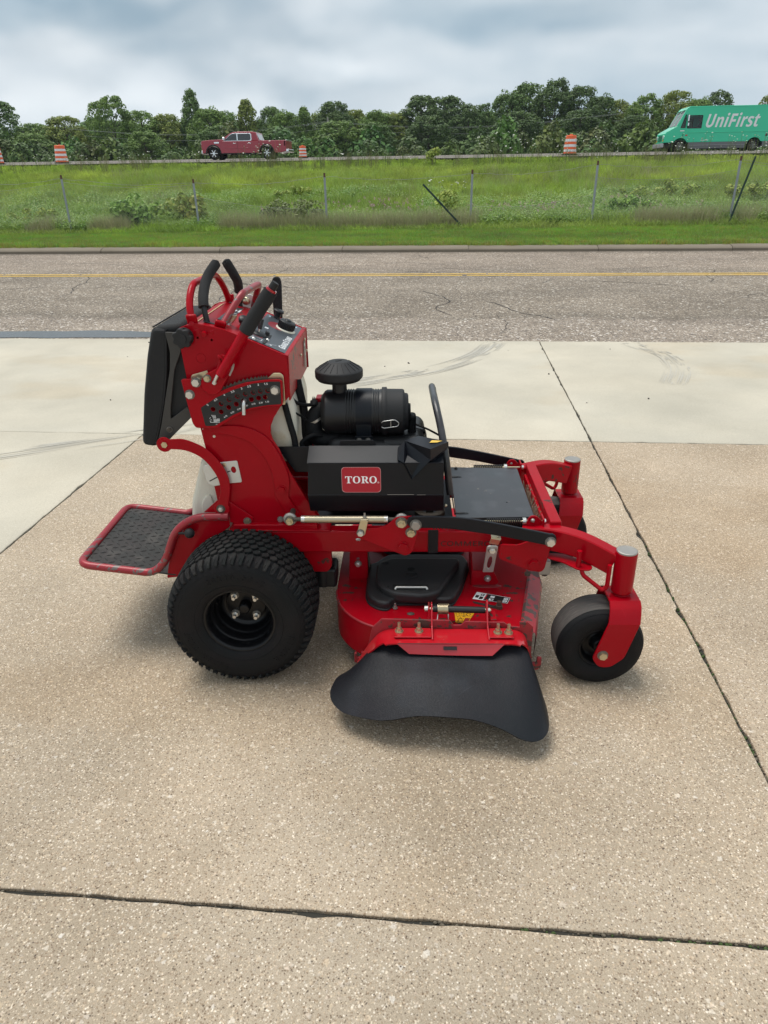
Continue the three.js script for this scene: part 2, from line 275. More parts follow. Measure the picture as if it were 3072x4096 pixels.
for (let c = 0; c < 5; c++) for (let r = 0; r < 3; r++) {
  const smooth = r === 0 || c < 2;
  const chips = !smooth && c === 2 && r === 1 ? [[0.95, -4.52, 0.07, 0.011], [0.962, -2.72, 0.03, 0.010]] : !smooth && c === 3 && r === 1 ? [[0.985, -2.66, 0.05, 0.012], [0.975, -1.9, 0.03, 0.010]] : [];
  const tint = smooth ? [1.0, 0.985, 0.96] : c === 3 ? [1.02, 0.98, 0.95] : r === 2 ? [1.0, 0.99, 0.985] : [1.02, 1.0, 0.985];
  part('slab', slabGeo(JX[c], JX[c + 1], JZ[r], JZ[r + 1], 5 + c * 3 + r * 17, tint, [c * 0.83 + r * 0.37, r * 1.21 + c * 0.4], chips), smooth ? M.concrete : M.aggregate, apron);
}
part('joint_filler', T(new THREE.PlaneGeometry(15.6, 10.25), [-0.6, -0.013, -2.75], [-Math.PI / 2, 0, 0]), M.filler, apron);
// weeds and grit caught in the joints
{
  const gs = []; const g0 = new THREE.IcosahedronGeometry(1, 0);
  for (let i = 0; i < 420; i++) { const along = rnd(); let x, z; const q = rnd(); if (q < 0.45) { x = R(-1.6, 3.2); z = -1.13 + R(-0.008, 0.008); } else if (q < 0.85) { x = 0.97 + R(-0.008, 0.008); z = R(-4.6, -1.1); } else { x = -2.14 + R(-0.006, 0.006); z = R(-4.6, -2.4); } const s = R(0.002, 0.0055); gs.push(T(g0, [x, -0.011 + s * 0.5, z], [R(0, 3), R(0, 3), 0], [s * R(0.7, 1.6), s * 0.8, s])); }
  part('joint_grit', gs, std([0.14, 0.12, 0.09], 0.95), apron, { kind: 'stuff' });
  const ms = []; for (let i = 0; i < 260; i++) { let x, z; if (rnd() < 0.55) { x = lerp(0.2, 3.0, rnd()); z = -1.13 + R(-0.005, 0.005); } else { x = 0.97 + R(-0.006, 0.006); z = lerp(-3.2, -1.2, rnd()); } const s = R(0.003, 0.008); ms.push(T(g0, [x, -0.010, z], [R(0, 3), R(0, 3), 0], [s, s * 0.7, s * 0.8])); }
  part('joint_moss', ms, std([0.05, 0.085, 0.025], 0.95), apron, { kind: 'stuff' });
}
// rubber scuffs: flat marks of dark dust on the smooth slabs
function scuff(path, w, seed, lanes, keep) {
  const pts = smoothLine(path, 120), gs = [], r0 = mulberry(seed);
  for (let k = 0; k < lanes; k++) {
    const o = (k / (lanes - 1) - 0.5) * w + (r0() - 0.5) * 0.01, wd = 0.002 + r0() * 0.004; let run = [];
    const flush = () => { if (run.length > 2) { const a = run.map(([x, z, nx, nz], i) => [x + nx * wd * Math.sin(Math.PI * i / (run.length - 1)), z + nz * wd * Math.sin(Math.PI * i / (run.length - 1))]), b = run.map(([x, z, nx, nz], i) => [x - nx * wd * 0.9 * Math.sin(Math.PI * i / (run.length - 1)), z - nz * wd * 0.9 * Math.sin(Math.PI * i / (run.length - 1))]).reverse(); const g = new THREE.ShapeGeometry(shapeOf([...a, ...b.slice(1, -1)].map(([x, z]) => [x, -z]))); g.rotateX(-Math.PI / 2); g.translate(0, 0.0032 + r0() * 0.0012, 0); gs.push(g); } run = []; };
    pts.forEach(([x, z], i) => { const q = pts[Math.min(i + 1, pts.length - 1)], p = pts[Math.max(0, i - 1)], L = Math.hypot(q[0] - p[0], q[1] - p[1]) || 1, nx = -(q[1] - p[1]) / L, nz = (q[0] - p[0]) / L, f = fbm(i * 0.09, o * 28, seed, 3); if (f > keep) run.push([x + nx * o, z + nz * o, nx, nz]); else flush(); }); flush();
  }
  return gs;
}
M.scuff = std([0.485, 0.46, 0.40], 0.9);
[[[[-0.9, -6.0], [-0.2, -6.5], [0.25, -7.1], [0.5, -7.8]], 0.24, 3, 24, 0.40], [[[-4.6, -3.5], [-3.4, -3.9], [-2.3, -4.5], [-1.5, -5.1]], 0.24, 6, 18, 0.46], [[[1.9, -7.8], [2.12, -7.2], [2.1, -6.7], [1.9, -6.1]], 0.22, 5, 14, 0.42]].forEach((a) => part('tyre_scuff', scuff(...a), M.scuff, apron, { kind: 'stuff' }));
// crumbs lying on the concrete
{ const g0 = new THREE.IcosahedronGeometry(1, 0); const gs = []; for (let i = 0; i < 26; i++) { const x = R(-5, 4.5), z = R(-7.7, -4.7), s = R(0.003, 0.009); gs.push(T(g0, [x, s * 0.5, z], [R(0, 3), R(0, 3), 0], [s * R(0.8, 2), s * 0.8, s])); } gs.push(T(g0, [2.95, 0.012, -5.75], [1, 0.4, 0], [0.03, 0.014, 0.018])); part('crumb', gs, std([0.07, 0.06, 0.055], 0.95), apron, { kind: 'stuff' }); }
structure('ground', T(new THREE.PlaneGeometry(1600, 900), [0, -0.075, 432], [-Math.PI / 2, 0, 0]), std([0.33, 0.31, 0.27], 0.95));

// ---- street: weathered asphalt, patched edge, double yellow line
const asp = stoneTex(2048, 3.6, 57, [130, 119, 105], 34, [
  { n: 50000, r: [0.003, 0.008], c: [[150, 140, 128], [168, 158, 146], [104, 96, 88], [88, 82, 76], [136, 128, 120]], v: 30, a: 0.85, h: 0.6 },
  { n: 16000, r: [0.006, 0.014], c: [[184, 174, 160], [166, 154, 138], [200, 192, 180], [112, 100, 90], [90, 84, 78]], v: 28, h: 0.8 },
  { n: 3000, r: [0.010, 0.022], c: [[214, 208, 198], [196, 186, 172], [84, 78, 74]], v: 24, h: 0.8 },
  { n: 9000, r: [0.004, 0.012], c: [[62, 58, 54], [52, 49, 47]], v: 12, a: 0.8, h: -0.25 }], 3.6);
M.asphalt = std([1, 1, 1], 0.93, 0, { map: asp.map, bumpMap: asp.bump, bumpScale: 0.006, vertexColors: true });
function roadGeo(x0, x1, z0, z1, nx, nz, y, colf) {
  const g = gridSurf((u, v) => [lerp(x0, x1, u), y, lerp(z0, z1, v)], nx, nz), p = g.attributes.position, c = [];
  for (let i = 0; i < p.count; i++) c.push(...colf(p.getX(i), p.getZ(i))); g.setAttribute('color', new THREE.Float32BufferAttribute(c, 3)); return g;
}
const street = structure('street', roadGeo(-70, 70, -18.32, -7.86, 900, 120, -0.012, (x, z) => {
  const n = fbm(x * 0.5, z * 1.4, 3.2, 5), f = fbm(x * 2.2, z * 5, 8.8, 3), e = (fbm(x * 1.2, 4.4, 2, 4) - 0.5) * 0.5;
  const near = sst(-9.35 + e, -9.2 + e, z), dark = sst(-9.9 + e * 2, -9.3 + e, z) * (1 - near), far = sst(-13.6 + e, -15.2 + e, z);
  const gut = sst(-17.75 + e * 0.5, -18.05 + e * 0.5, z);
  let k = 0.98 + (n - 0.5) * 0.45 + (f - 0.5) * 0.2; k *= 1 - dark * 0.20 * sst(0.3, 0.6, f + 0.15); k *= 1 + near * 0.14 + far * 0.10; k *= 1 - gut * 0.3;
  return [k * (1.0 + far * 0.03), k * (0.985 - near * 0.0), k * (0.965 + near * 0.03)];
}), M.asphalt);
function crack(x, z, an, L, w, seed) {
  const r0 = mulberry(seed), line = []; let h = an; const n = Math.ceil(L / 0.09);
  for (let i = 0; i <= n; i++) { line.push([x, z]); h += (r0() - 0.5) * 0.9; h = lerp(h, an, 0.25); x += Math.cos(h) * 0.09; z += Math.sin(h) * 0.09; }
  const a = [], b = []; line.forEach(([px, pz], i) => { const q = line[Math.min(i + 1, n)], p = line[Math.max(0, i - 1)], l = Math.hypot(q[0] - p[0], q[1] - p[1]) || 1, t = w * (0.3 + r0()) * Math.min(1, i / 3, (n - i) / 3), nx = -(q[1] - p[1]) / l * t, nz = (q[0] - p[0]) / l * t; a.push([px + nx, pz + nz]); b.unshift([px - nx, pz - nz]); });
  const g = new THREE.ShapeGeometry(shapeOf([...a, ...b.slice(1, -1)].map(([p, q]) => [p, -q]))); g.rotateX(-Math.PI / 2); g.translate(0, -0.0085, 0); return g;
}
{ const gs = []; for (let i = 0; i < 46; i++) gs.push(crack(R(-13, 9), R(-17.6, -9.6), (rnd() < 0.6 ? R(-0.5, 0.5) : R(0.6, 2.2)), R(0.7, 3.2), R(0.005, 0.011), 700 + i)); part('crack', gs, std([0.045, 0.041, 0.038], 0.95), street, { kind: 'stuff' }); }
M.yellow = std([0.62, 0.40, 0.085], 0.8, 0, { bumpMap: asp.bump, bumpScale: 0.004 });
for (const z of [-13.63, -13.86]) {
  const gs = []; let x = -40; while (x < 30) { const L = R(0.8, 2.6), a = [], b = [], n = Math.ceil(L / 0.06); for (let i = 0; i <= n; i++) { const s = x + L * i / n; a.push([s, z + 0.052 + (fbm(s * 9, z, 3, 3) - 0.5) * 0.035]); b.unshift([s, z - 0.052 + (fbm(s * 9, z, 7, 3) - 0.5) * 0.035]); } const g = new THREE.ShapeGeometry(shapeOf([...a, ...b].map(([p, q]) => [p, -q]))); g.rotateX(-Math.PI / 2); g.translate(0, -0.007, 0); gs.push(boxUV(g)); x += L + (rnd() < 0.35 ? R(0.02, 0.09) : 0.006); }
  part('yellow_line', gs, M.yellow, street);
}
// puddle in the low spot where the street meets the driveway
{
  const a = [], b = []; for (let i = 0; i <= 60; i++) { const x = lerp(-7.2, -2.6, i / 60), t = Math.sin(Math.PI * i / 60) ** 0.6; a.push([x, -8.12 - t * (0.10 + 0.22 * (fbm(x * 2.2, 1, 1, 4)))]); b.unshift([x, -8.10 + t * (0.17 + (fbm(x * 3, 2, 4, 3) - 0.5) * 0.06)]); }
  const g = new THREE.ShapeGeometry(shapeOf([...a, ...b].map(([x, z]) => [x, -z]))); g.rotateX(-Math.PI / 2); g.translate(0, -0.007, 0);
  const m = structure('puddle', boxUV(g), phys([0.085, 0.083, 0.08], 0.16, 0, { ior: 1.33, specularIntensity: 1 }));
}
// ---- kerb stones
{
  const kerb = thing('kerb', 'long grey concrete kerb between the street and the mown grass', 'kerb');
  const prof = rounded([[0, -0.05], [0, 0.045], [0.05, 0.085], [0.20, 0.112], [0.30, 0.115], [0.30, -0.05]], [0, 0.012, 0.03, 0.04, 0.004, 0], 3);
  for (let i = 0; i < 24; i++) { const x = -36.2 + i * 3.05; const g = crossPlate(prof.map(([z, y]) => [-z, y]), 0, 3.04, { bev: 0.004 }); g.translate(x, R(-0.006, 0.006), -18.16 + R(-0.008, 0.008)); part('kerb_stone', g, M.kerb, kerb); }
}
// ---- terrain: verge, embankment, land beyond the highway
const hwyY = (z) => 2.44 + 0.0285 * (-38.5 - z);
function groundY(x, z) {
  const rise = clamp(x / 60, -0.3, 0.3) * 0.5;
  if (z > -23.6) return lerp(0.10, 0.14 + rise * 0.6, sst(-18.3, -23.6, z));
  if (z > -38.4) { const t = (-23.6 - z) / 14.8; return lerp(0.14 + rise * 0.6, 2.27, t * t * (1.25 - 0.25 * t) * 0.55 + t * 0.45) + (fbm(x * 0.3, z * 0.3, 1.2, 3) - 0.5) * 0.3 * Math.sin(Math.PI * clamp(t)); }
  if (z > -75) return hwyY(z) - 0.16;
  const far = (-75 - z); return hwyY(-75) - 0.16 - Math.min(1.2, far * 0.05) + Math.max(0, far - 120) * 0.035 * (0.4 + 0.6 * sst(40, -120, x)) + (fbm(x * 0.02, z * 0.02, 4, 3) - 0.5) * Math.min(4, far * 0.02);
}
{
  const zs = []; for (let z = -18.3; z > -38.4; z -= 0.4) zs.push(z); for (const z of [-38.4, -38.6, -40, -50, -60, -70, -75, -76, -80, -90, -100, -120, -150, -190, -240, -300, -380, -500, -700]) zs.push(z);
  const xs = []; for (let x = -420; x < -60; x += 15) xs.push(x); for (let x = -60; x <= 60; x += 0.8) xs.push(x); for (let x = 75; x <= 420; x += 15) xs.push(x);
  const nx = xs.length - 1, nz = zs.length - 1, g = gridSurf((u, v) => { const x = xs[Math.round(u * nx)], z = zs[Math.round(v * nz)]; return [x, groundY(x, z), z]; }, nx, nz), p = g.attributes.position, c = [];
  for (let i = 0; i < p.count; i++) { const x = p.getX(i), z = p.getZ(i), n = fbm(x * 0.8, z * 0.8, 2, 4); c.push(0.07 + n * 0.05, 0.085 + n * 0.06, 0.028 + n * 0.02); } g.setAttribute('color', new THREE.Float32BufferAttribute(c, 3));
  structure('terrain', g, std([1, 1, 1], 0.95, 0, { vertexColors: true }));
}
// ---- highway on the embankment
{
  const g = gridSurf((u, v) => { const z = lerp(-38.9, -75, v); return [lerp(-160, 160, u), hwyY(z), z]; }, 160, 30), p = g.attributes.position, c = [];
  for (let i = 0; i < p.count; i++) { const k = 0.72 + (fbm(p.getX(i) * 0.4, p.getZ(i) * 0.8, 6, 3) - 0.5) * 0.2; c.push(k, k * 1.02, k * 1.08); } g.setAttribute('color', new THREE.Float32BufferAttribute(c, 3));
  const hw = structure('highway', g, M.asphalt);
  for (const [z, w] of [[-43.6, 0.16], [-58.2, 0.14], [-66, 0.16]]) part('lane_line', T(new THREE.PlaneGeometry(320, w), [0, hwyY(z) + 0.006, z], [-Math.PI / 2 + 0.0285, 0, 0]), std([0.72, 0.72, 0.70], 0.7), hw);
}

// ================================================================== MOWER
// ---- materials
function wearTex(base, seed, { chip = 0, chipCol = [60, 48, 42], dust = 0, dustCol = [150, 120, 104], scr = 0 } = {}, n = 1024, rep = 0.6) {
  const c = document.createElement('canvas'); c.width = c.height = n; const r0 = mulberry(seed);
  const d = new Uint8Array(n * n * 4);
  for (let j = 0; j < n; j++) for (let i = 0; i < n; i++) {
    const u = i / n, v = j / n, o = (j * n + i) * 4; let a = (tfbm(u, v, 6, seed, 4) - 0.5) * 14 + (r0() - 0.5) * 6, col = [base[0] + a, base[1] + a * 0.25, base[2] + a * 0.3];
    if (dust) { const t = sst(0.5, 0.75, tfbm(u, v, 9, seed + 5, 5)) * dust * (0.6 + r0() * 0.8); col = col.map((q, k) => lerp(q, dustCol[k], clamp(t))); }
    if (chip) { const f = tfbm(u, v, 5, seed + 9, 3), e = tfbm(u, v, 36, seed + 11, 4); if (f * 0.5 + e * 0.5 > 0.745 - chip) col = chipCol.map((q) => q + (r0() - 0.5) * 26); }
    d[o] = clamp(col[0], 0, 255); d[o + 1] = clamp(col[1], 0, 255); d[o + 2] = clamp(col[2], 0, 255); d[o + 3] = 255;
  }
  if (scr) for (let k = 0; k < scr; k++) { let x = r0() * n, y = r0() * n; const an = r0() * 6.28, L = 10 + r0() * 70, tone = r0() < 0.6 ? 40 : -30; for (let s = 0; s < L; s++) { const o = (((y | 0) + n) % n * n + ((x | 0) + n) % n) * 4; for (let q = 0; q < 3; q++) d[o + q] = clamp(d[o + q] + tone * 0.6, 0, 255); x += Math.cos(an + s * 0.004); y += Math.sin(an + s * 0.004); } }
  return rawTex(d, n, true, rep);
}
const RED = [160, 3, 22];
M.red = phys([1, 1, 1], 0.38, 0, { map: wearTex(RED, 71, { scr: 60, dust: 0.10, dustCol: [168, 26, 38] }), clearcoat: 0.26, clearcoatRoughness: 0.10, specularIntensity: 0.12 });
M.redNew = phys([0.46, 0.004, 0.012], 0.3, 0, { clearcoat: 0.8, clearcoatRoughness: 0.1 });
M.redWorn = phys([1, 1, 1], 0.45, 0, { map: wearTex(RED, 83, { chip: 0.10, chipCol: [74, 52, 46], dust: 0.14, dustCol: [138, 52, 52], scr: 160 }), clearcoat: 0.2, clearcoatRoughness: 0.2, specularIntensity: 0.15 });
M.redScuff = phys([1, 1, 1], 0.5, 0, { map: wearTex([150, 30, 40], 97, { chip: 0.21, chipCol: [76, 56, 50], dust: 0.3, dustCol: [140, 92, 84], scr: 260 }), clearcoat: 0.15, clearcoatRoughness: 0.4 });
M.black = phys([1, 1, 1], 0.42, 0, { map: wearTex([15, 18, 25], 31, { dust: 0.04, dustCol: [60, 60, 62], scr: 40 }), clearcoat: 0.12, clearcoatRoughness: 0.3, specularIntensity: 0.5 });
M.blackWorn = phys([1, 1, 1], 0.40, 0, { map: wearTex([36, 38, 42], 37, { dust: 0.30, dustCol: [86, 88, 92], scr: 420, chip: 0.03, chipCol: [96, 88, 80] }, 1024, 0.5), clearcoat: 0.35, clearcoatRoughness: 0.3 });
M.plastic = std([0.009, 0.009, 0.010], 0.45);
M.plasticMatte = std([0.011, 0.011, 0.012], 0.66);
const grain = dataTex(256, (i, j) => { const v = 128 + (hash3(i >> 1, j >> 1, 5) - 0.5) * 150 + (tfbm(i / 256, j / 256, 16, 4, 3) - 0.5) * 120; return [v, v, v]; }, false, 0.12);
M.foam = std([0.020, 0.020, 0.021], 0.95, 0, { bumpMap: grain, bumpScale: 0.0009 });
M.vinyl = std([0.008, 0.008, 0.009], 0.72, 0, { bumpMap: grain, bumpScale: 0.0006 });
M.rubber = phys([1, 1, 1], 0.66, 0, { specularIntensity: 0.5, map: wearTex([19, 19, 21], 41, { dust: 0.10, dustCol: [60, 58, 57] }, 512, 0.5), bumpMap: grain, bumpScale: 0.0005 });
M.flap = phys([1, 1, 1], 0.50, 0, { map: wearTex([24, 26, 31], 43, { dust: 0.30, dustCol: [48, 53, 62], scr: 20 }, 1024, 0.9), bumpMap: grain, bumpScale: 0.0008, specularIntensity: 0.55 });
M.tread = phys([1, 1, 1], 0.85, 0, { specularIntensity: 0.4, map: wearTex([33, 33, 33], 47, { dust: 0.4, dustCol: [70, 66, 62] }, 512, 0.3) });
M.casterTread = phys([1, 1, 1], 0.8, 0, { map: wearTex([70, 67, 64], 53, { dust: 0.5, dustCol: [98, 92, 86], scr: 200 }, 512, 0.3) });
M.rim = phys([0.006, 0.006, 0.007], 0.35, 0, { clearcoat: 0.2, clearcoatRoughness: 0.15, specularIntensity: 0.4 });
M.zinc = std([0.70, 0.69, 0.66], 0.28, 0.9); M.washer = std([0.20, 0.19, 0.175], 0.5, 0.7); M.plated = std([0.52, 0.51, 0.48], 0.45, 0.35);
M.yzinc = std([0.60, 0.52, 0.36], 0.3, 0.9);
M.steel = std([0.42, 0.40, 0.37], 0.48, 0.85, { bumpMap: grain, bumpScale: 0.0003 });
M.darkSteel = std([0.10, 0.085, 0.07], 0.6, 0.6);
M.alu = std([0.70, 0.70, 0.67], 0.5, 0.8, { bumpMap: grain, bumpScale: 0.0002 });
M.tank = phys([1, 1, 1], 0.45, 0, { map: wearTex([226, 222, 206], 61, { dust: 0.35, dustCol: [196, 172, 128] }, 512, 0.8), clearcoat: 0.1 });
M.mat = std([1, 1, 1], 0.92, 0, { map: wearTex([58, 57, 56], 67, { dust: 0.5, dustCol: [92, 88, 84] }, 512, 0.5), bumpMap: grain, bumpScale: 0.0008 });
M.tubeWorn = phys([1, 1, 1], 0.42, 0.1, { map: wearTex([150, 26, 38], 101, { chip: 0.105, chipCol: [108, 94, 90], dust: 0.2, dustCol: [130, 84, 78], scr: 200 }, 1024, 0.35), clearcoat: 0.25, clearcoatRoughness: 0.3 });
M.frameGrey = std([0.055, 0.052, 0.048], 0.55, 0.3); M.cover = std([0.017, 0.017, 0.018], 0.5);
M.bristle = std([0.42, 0.34, 0.24], 0.9);

const font = await new FontLoader().loadAsync('fonts/droid/droid_sans_bold.typeface.json');
const fontS = await new FontLoader().loadAsync('fonts/droid/droid_serif_bold.typeface.json');

const mower = thing('stand_on_mower', 'large red and black stand-on lawn mower parked on the concrete driveway', 'lawn mower', [-0.71816, 0, -2.46265], 3.6 * D2R);
const P = (n, g, m, par = mower, ex) => part(n, g, m, par, ex);
const mir = (pts) => pts.map(([x, y, z]) => [x, y, -z]);

// hex bolts, nuts: head of radius r on axis +-z at point
const hexG = (() => { const g = new THREE.CylinderGeometry(1, 1, 1, 6, 1); g.rotateX(Math.PI / 2); return g; })();
const cylG = (() => { const g = new THREE.CylinderGeometry(1, 1, 1, 18, 1); g.rotateX(Math.PI / 2); return g; })();
function bolt([x, y, z], r = 0.011, s = 1, { washer = true, stud = 0, mat = M.zinc, par = mower, name = 'bolt', turn = 0.3, h = 0.75 } = {}) {
  const gs = []; let zz = z;
  if (washer) { P('washer', T(cylG, [x, y, zz + s * 0.001], [0, 0, 0], [r * 1.30, r * 1.30, 0.002]), mat === M.red || mat === M.redWorn ? mat : M.washer, par); zz += s * 0.002; }
  gs.push(T(hexG, [x, y, zz + s * r * h * 0.5], [0, 0, turn], [r, r, r * h]));
  gs.push(T(cylG, [x, y, zz + s * (r * h + 0.0004)], [0, 0, 0], [r * 0.55, r * 0.55, 0.001]));
  if (stud) gs.push(T(cylG, [x, y, zz + s * (r * h + stud / 2)], [0, 0, 0], [r * 0.52, r * 0.52, stud]));
  return P(name, gs, mat, par);
}
const along = (g, n) => { const q = g.clone(); q.applyQuaternion(new THREE.Quaternion().setFromUnitVectors(new THREE.Vector3(0, 0, 1), V(n).normalize())); return q; };
function boltUp([x, y, z], r, len, mat, par, name = 'bolt') { // vertical stud with flange nut
  return P(name, [T(new THREE.CylinderGeometry(r * 1.5, r * 1.5, 0.003, 18), [x, y + 0.0015, z]), T(new THREE.CylinderGeometry(r, r, r * 1.1, 6), [x, y + 0.003 + r * 0.55, z], [0, 0.4, 0]), T(new THREE.CylinderGeometry(r * 0.55, r * 0.55, len, 12), [x, y + len / 2, z])], mat, par);
}
function decal(name, corners, tex, par, rough = 0.4) { // corners: top-left, top-right, bottom-right, bottom-left
  const [a, b, c, d] = corners.map(V), n = b.clone().sub(a).cross(d.clone().sub(a)).normalize().multiplyScalar(-1);
  const g = new THREE.BufferGeometry(), pos = []; for (const v of [a, b, c, d]) pos.push(v.x, v.y, v.z);
  g.setAttribute('position', new THREE.Float32BufferAttribute(pos, 3)); g.setAttribute('uv', new THREE.Float32BufferAttribute([0, 1, 1, 1, 1, 0, 0, 0], 2)); g.setIndex([0, 3, 1, 1, 3, 2]); g.computeVertexNormals();
  return P(name, g, phys([1, 1, 1], rough, 0, { map: tex, clearcoat: 0.3, clearcoatRoughness: 0.3, side: THREE.DoubleSide }), par);
}
function sweepRect(pts, w, h, n = 24) { // rectangular section swept along a curve, h upright
  const c = smoothLine(pts, n).map((p) => new THREE.Vector3(...p)), pos = [], idx = [], ring = []; const b = 0.004;
  const sec = [[-w / 2 + b, -h / 2], [w / 2 - b, -h / 2], [w / 2, -h / 2 + b], [w / 2, h / 2 - b], [w / 2 - b, h / 2], [-w / 2 + b, h / 2], [-w / 2, h / 2 - b], [-w / 2, -h / 2 + b]];
  for (let i = 0; i <= n; i++) { const t = (i < n ? c[i + 1].clone() : c[i].clone()).sub(i > 0 ? c[i - 1] : c[0]).normalize(), z = t.clone().cross(new THREE.Vector3(0, 1, 0)).normalize(), y = z.clone().cross(t); for (const [p, q] of sec) { const v = c[i].clone().addScaledVector(z, p).addScaledVector(y, q); pos.push(v.x, v.y, v.z); } }
  for (let i = 0; i < n; i++) for (let j = 0; j < 8; j++) { const a = i * 8 + j, d = i * 8 + (j + 1) % 8; idx.push(a, d, a + 8, d, d + 8, a + 8); }
  for (let j = 1; j < 7; j++) { idx.push(0, j + 1, j); idx.push(n * 8, n * 8 + j, n * 8 + j + 1); }
  const g = new THREE.BufferGeometry(); g.setAttribute('position', new THREE.Float32BufferAttribute(pos, 3)); g.setIndex(idx); return boxUV(toCreasedNormals(g.toNonIndexed(), 0.6));
}

// ---- rear drive wheels
function rearWheel(z, s) {
  const w = group('wheel', mower); w.position.set(0, 0.2555, z); w.scale.setScalar(1.022); if (s < 0) w.rotation.y = Math.PI;
  const prof = smoothLine([[0.118, -0.098], [0.122, -0.110], [0.140, -0.120], [0.168, -0.1245], [0.198, -0.123], [0.220, -0.115], [0.233, -0.103], [0.2395, -0.085], [0.2415, -0.04], [0.242, 0], [0.2415, 0.04], [0.2395, 0.085], [0.233, 0.103], [0.220, 0.115], [0.198, 0.123], [0.168, 0.1245], [0.140, 0.120], [0.122, 0.110], [0.118, 0.098]], 72);
  const ty = P('tyre', lathe(prof.map(([r, q]) => [r, q]), 72, 'z'), M.rubber, w);
  // fine moulded rings on the sidewall
  P('sidewall_ring', [T(new THREE.TorusGeometry(0.148, 0.0012, 6, 72), [0, 0, 0.1222]), T(new THREE.TorusGeometry(0.205, 0.0012, 6, 72), [0, 0, 0.1208])], M.rubber, ty);
  // turf tread: staggered blocks following the crown, shoulder lugs wrapping over
  const P2 = new THREE.CatmullRomCurve3([[0.242, 0], [0.2416, 0.04], [0.2398, 0.083], [0.2335, 0.104], [0.2245, 0.1125], [0.212, 0.1185]].map(([r, q]) => new THREE.Vector3(r, q, 0)), false, 'centripetal');
  const LEN = P2.getLength(); const at = (t) => { const k = clamp(Math.abs(t) / LEN, 0, 1), p = P2.getPointAt(k), d = P2.getTangentAt(k); const sg = t < 0 ? -1 : 1; return { r: p.x, z: p.y * sg, nr: d.y, nz: -d.x * sg }; };
  const pos = [], idx = [];
  const block = (outline, th0, t0, h, skew = 0) => { // outline in (arc, across), centred
    const N = outline.length, b = pos.length / 3;
    for (const lev of [[-0.002, 1], [h * 0.86, 0.98], [h, 0.86]]) for (const [a, t] of outline) { const q = at(t0 + t * lev[1]), th = th0 + (a * lev[1] + skew * t) / 0.245, rr = q.r + q.nr * lev[0], zz = q.z + q.nz * lev[0]; pos.push(Math.cos(th) * rr, Math.sin(th) * rr, zz); }
    const c = pos.length / 3, q = at(t0), rr = q.r + q.nr * h; pos.push(Math.cos(th0) * rr, Math.sin(th0) * rr, q.z + q.nz * h);
    for (let l = 0; l < 2; l++) for (let i = 0; i < N; i++) { const a = b + l * N + i, d = b + l * N + (i + 1) % N; idx.push(a, d, a + N, d, d + N, a + N); }
    for (let i = 0; i < N; i++) idx.push(c, b + 2 * N + i, b + 2 * N + (i + 1) % N);
  };
  const NB = 54, hex = [[-0.0125, -0.004], [-0.008, -0.0125], [0.004, -0.0115], [0.0125, -0.004], [0.0130, 0.005], [0.008, 0.0125], [-0.004, 0.0115], [-0.0130, 0.004]].map(([a, t]) => [a * 0.86, t]);
  for (let row = -2; row <= 2; row++) for (let k = 0; k < NB; k++) block(hex, (k + (row & 1 ? 0.5 : 0)) / NB * 2 * Math.PI, row * 0.0300, 0.0085, 0.15);
  for (const sd of [-1, 1]) for (let k = 0; k < NB; k++) { const th = (k + 0.5) / NB * 2 * Math.PI; block([[-0.010, -0.017], [0.008, -0.018], [0.0115, -0.006], [0.0085, 0.012], [0.006, 0.024], [-0.006, 0.024], [-0.0085, 0.012], [-0.012, -0.006]].map(([a, t]) => [a * 0.86, t * sd]), th, sd * 0.0985, 0.0080, 0); }
  const g = new THREE.BufferGeometry(); g.setAttribute('position', new THREE.Float32BufferAttribute(pos, 3)); g.setIndex(idx);
  P('tread_blocks', boxUV2(toCreasedNormals(g.toNonIndexed(), 0.5)), M.tread, ty, { kind: 'stuff' });
  // raised lettering round the sidewall
  const letters = []; const put = (str, a0, step, r, size) => { [...str].forEach((ch, i) => { if (ch === ' ') return; const q = new TextGeometry(ch, { font, size, depth: 0.0022, curveSegments: 2 }); q.computeBoundingBox(); const cx = (q.boundingBox.max.x + q.boundingBox.min.x) / 2; q.translate(-cx, 0, 0); const a = a0 - i * step; q.rotateZ(a - Math.PI / 2); q.translate(Math.cos(a) * r, Math.sin(a) * r, 0.1239); letters.push(q); }); };
  put('20X10.50-8', 118 * D2R, 0.115, 0.172, 0.019); put('SUPER TURF', 252 * D2R, 0.115, 0.172, 0.019); put('KENDA', -18 * D2R, 0.14, 0.172, 0.020);
  P('sidewall_lettering', letters, M.rubber, ty);
  const rim = P('rim', lathe([[0.118, -0.10], [0.118, 0.094], [0.1225, 0.100], [0.1235, 0.105], [0.1195, 0.108], [0.114, 0.106], [0.108, 0.098], [0.1065, 0.080], [0.1075, 0.070], [0.104, 0.066], [0.0985, 0.060], [0.0975, 0.040], [0.0985, 0.034], [0.095, 0.030], [0.090, 0.024], [0.089, 0.004], [0.084, -0.006], [0.070, -0.012], [0.046, -0.014], [0.040, -0.010], [0.0, -0.010]], 64, 'z'), M.rim, w);
  P('hub_plate', lathe([[0, 0.001], [0.066, 0.001], [0.069, -0.003], [0.069, -0.012]], 40, 'z'), M.rim, w);
  P('axle_cap', lathe([[0, 0.034], [0.014, 0.034], [0.0185, 0.031], [0.020, 0.022], [0.021, 0.0], [0.028, -0.002], [0.032, -0.006]], 28, 'z'), M.rim, w);
  for (let k = 0; k < 4; k++) { const a = (42 + k * 90) * D2R; bolt([Math.cos(a) * 0.052, Math.sin(a) * 0.052, 0.001], 0.0115, 1, { washer: true, stud: 0.016, par: w, name: 'lug_nut', turn: k, h: 0.85 }); }
  P('valve_stem', rod([-0.088, 0.03, 0.005], [-0.090, 0.03, 0.042], 0.004, 8), M.rubber, w);
  return w;
}
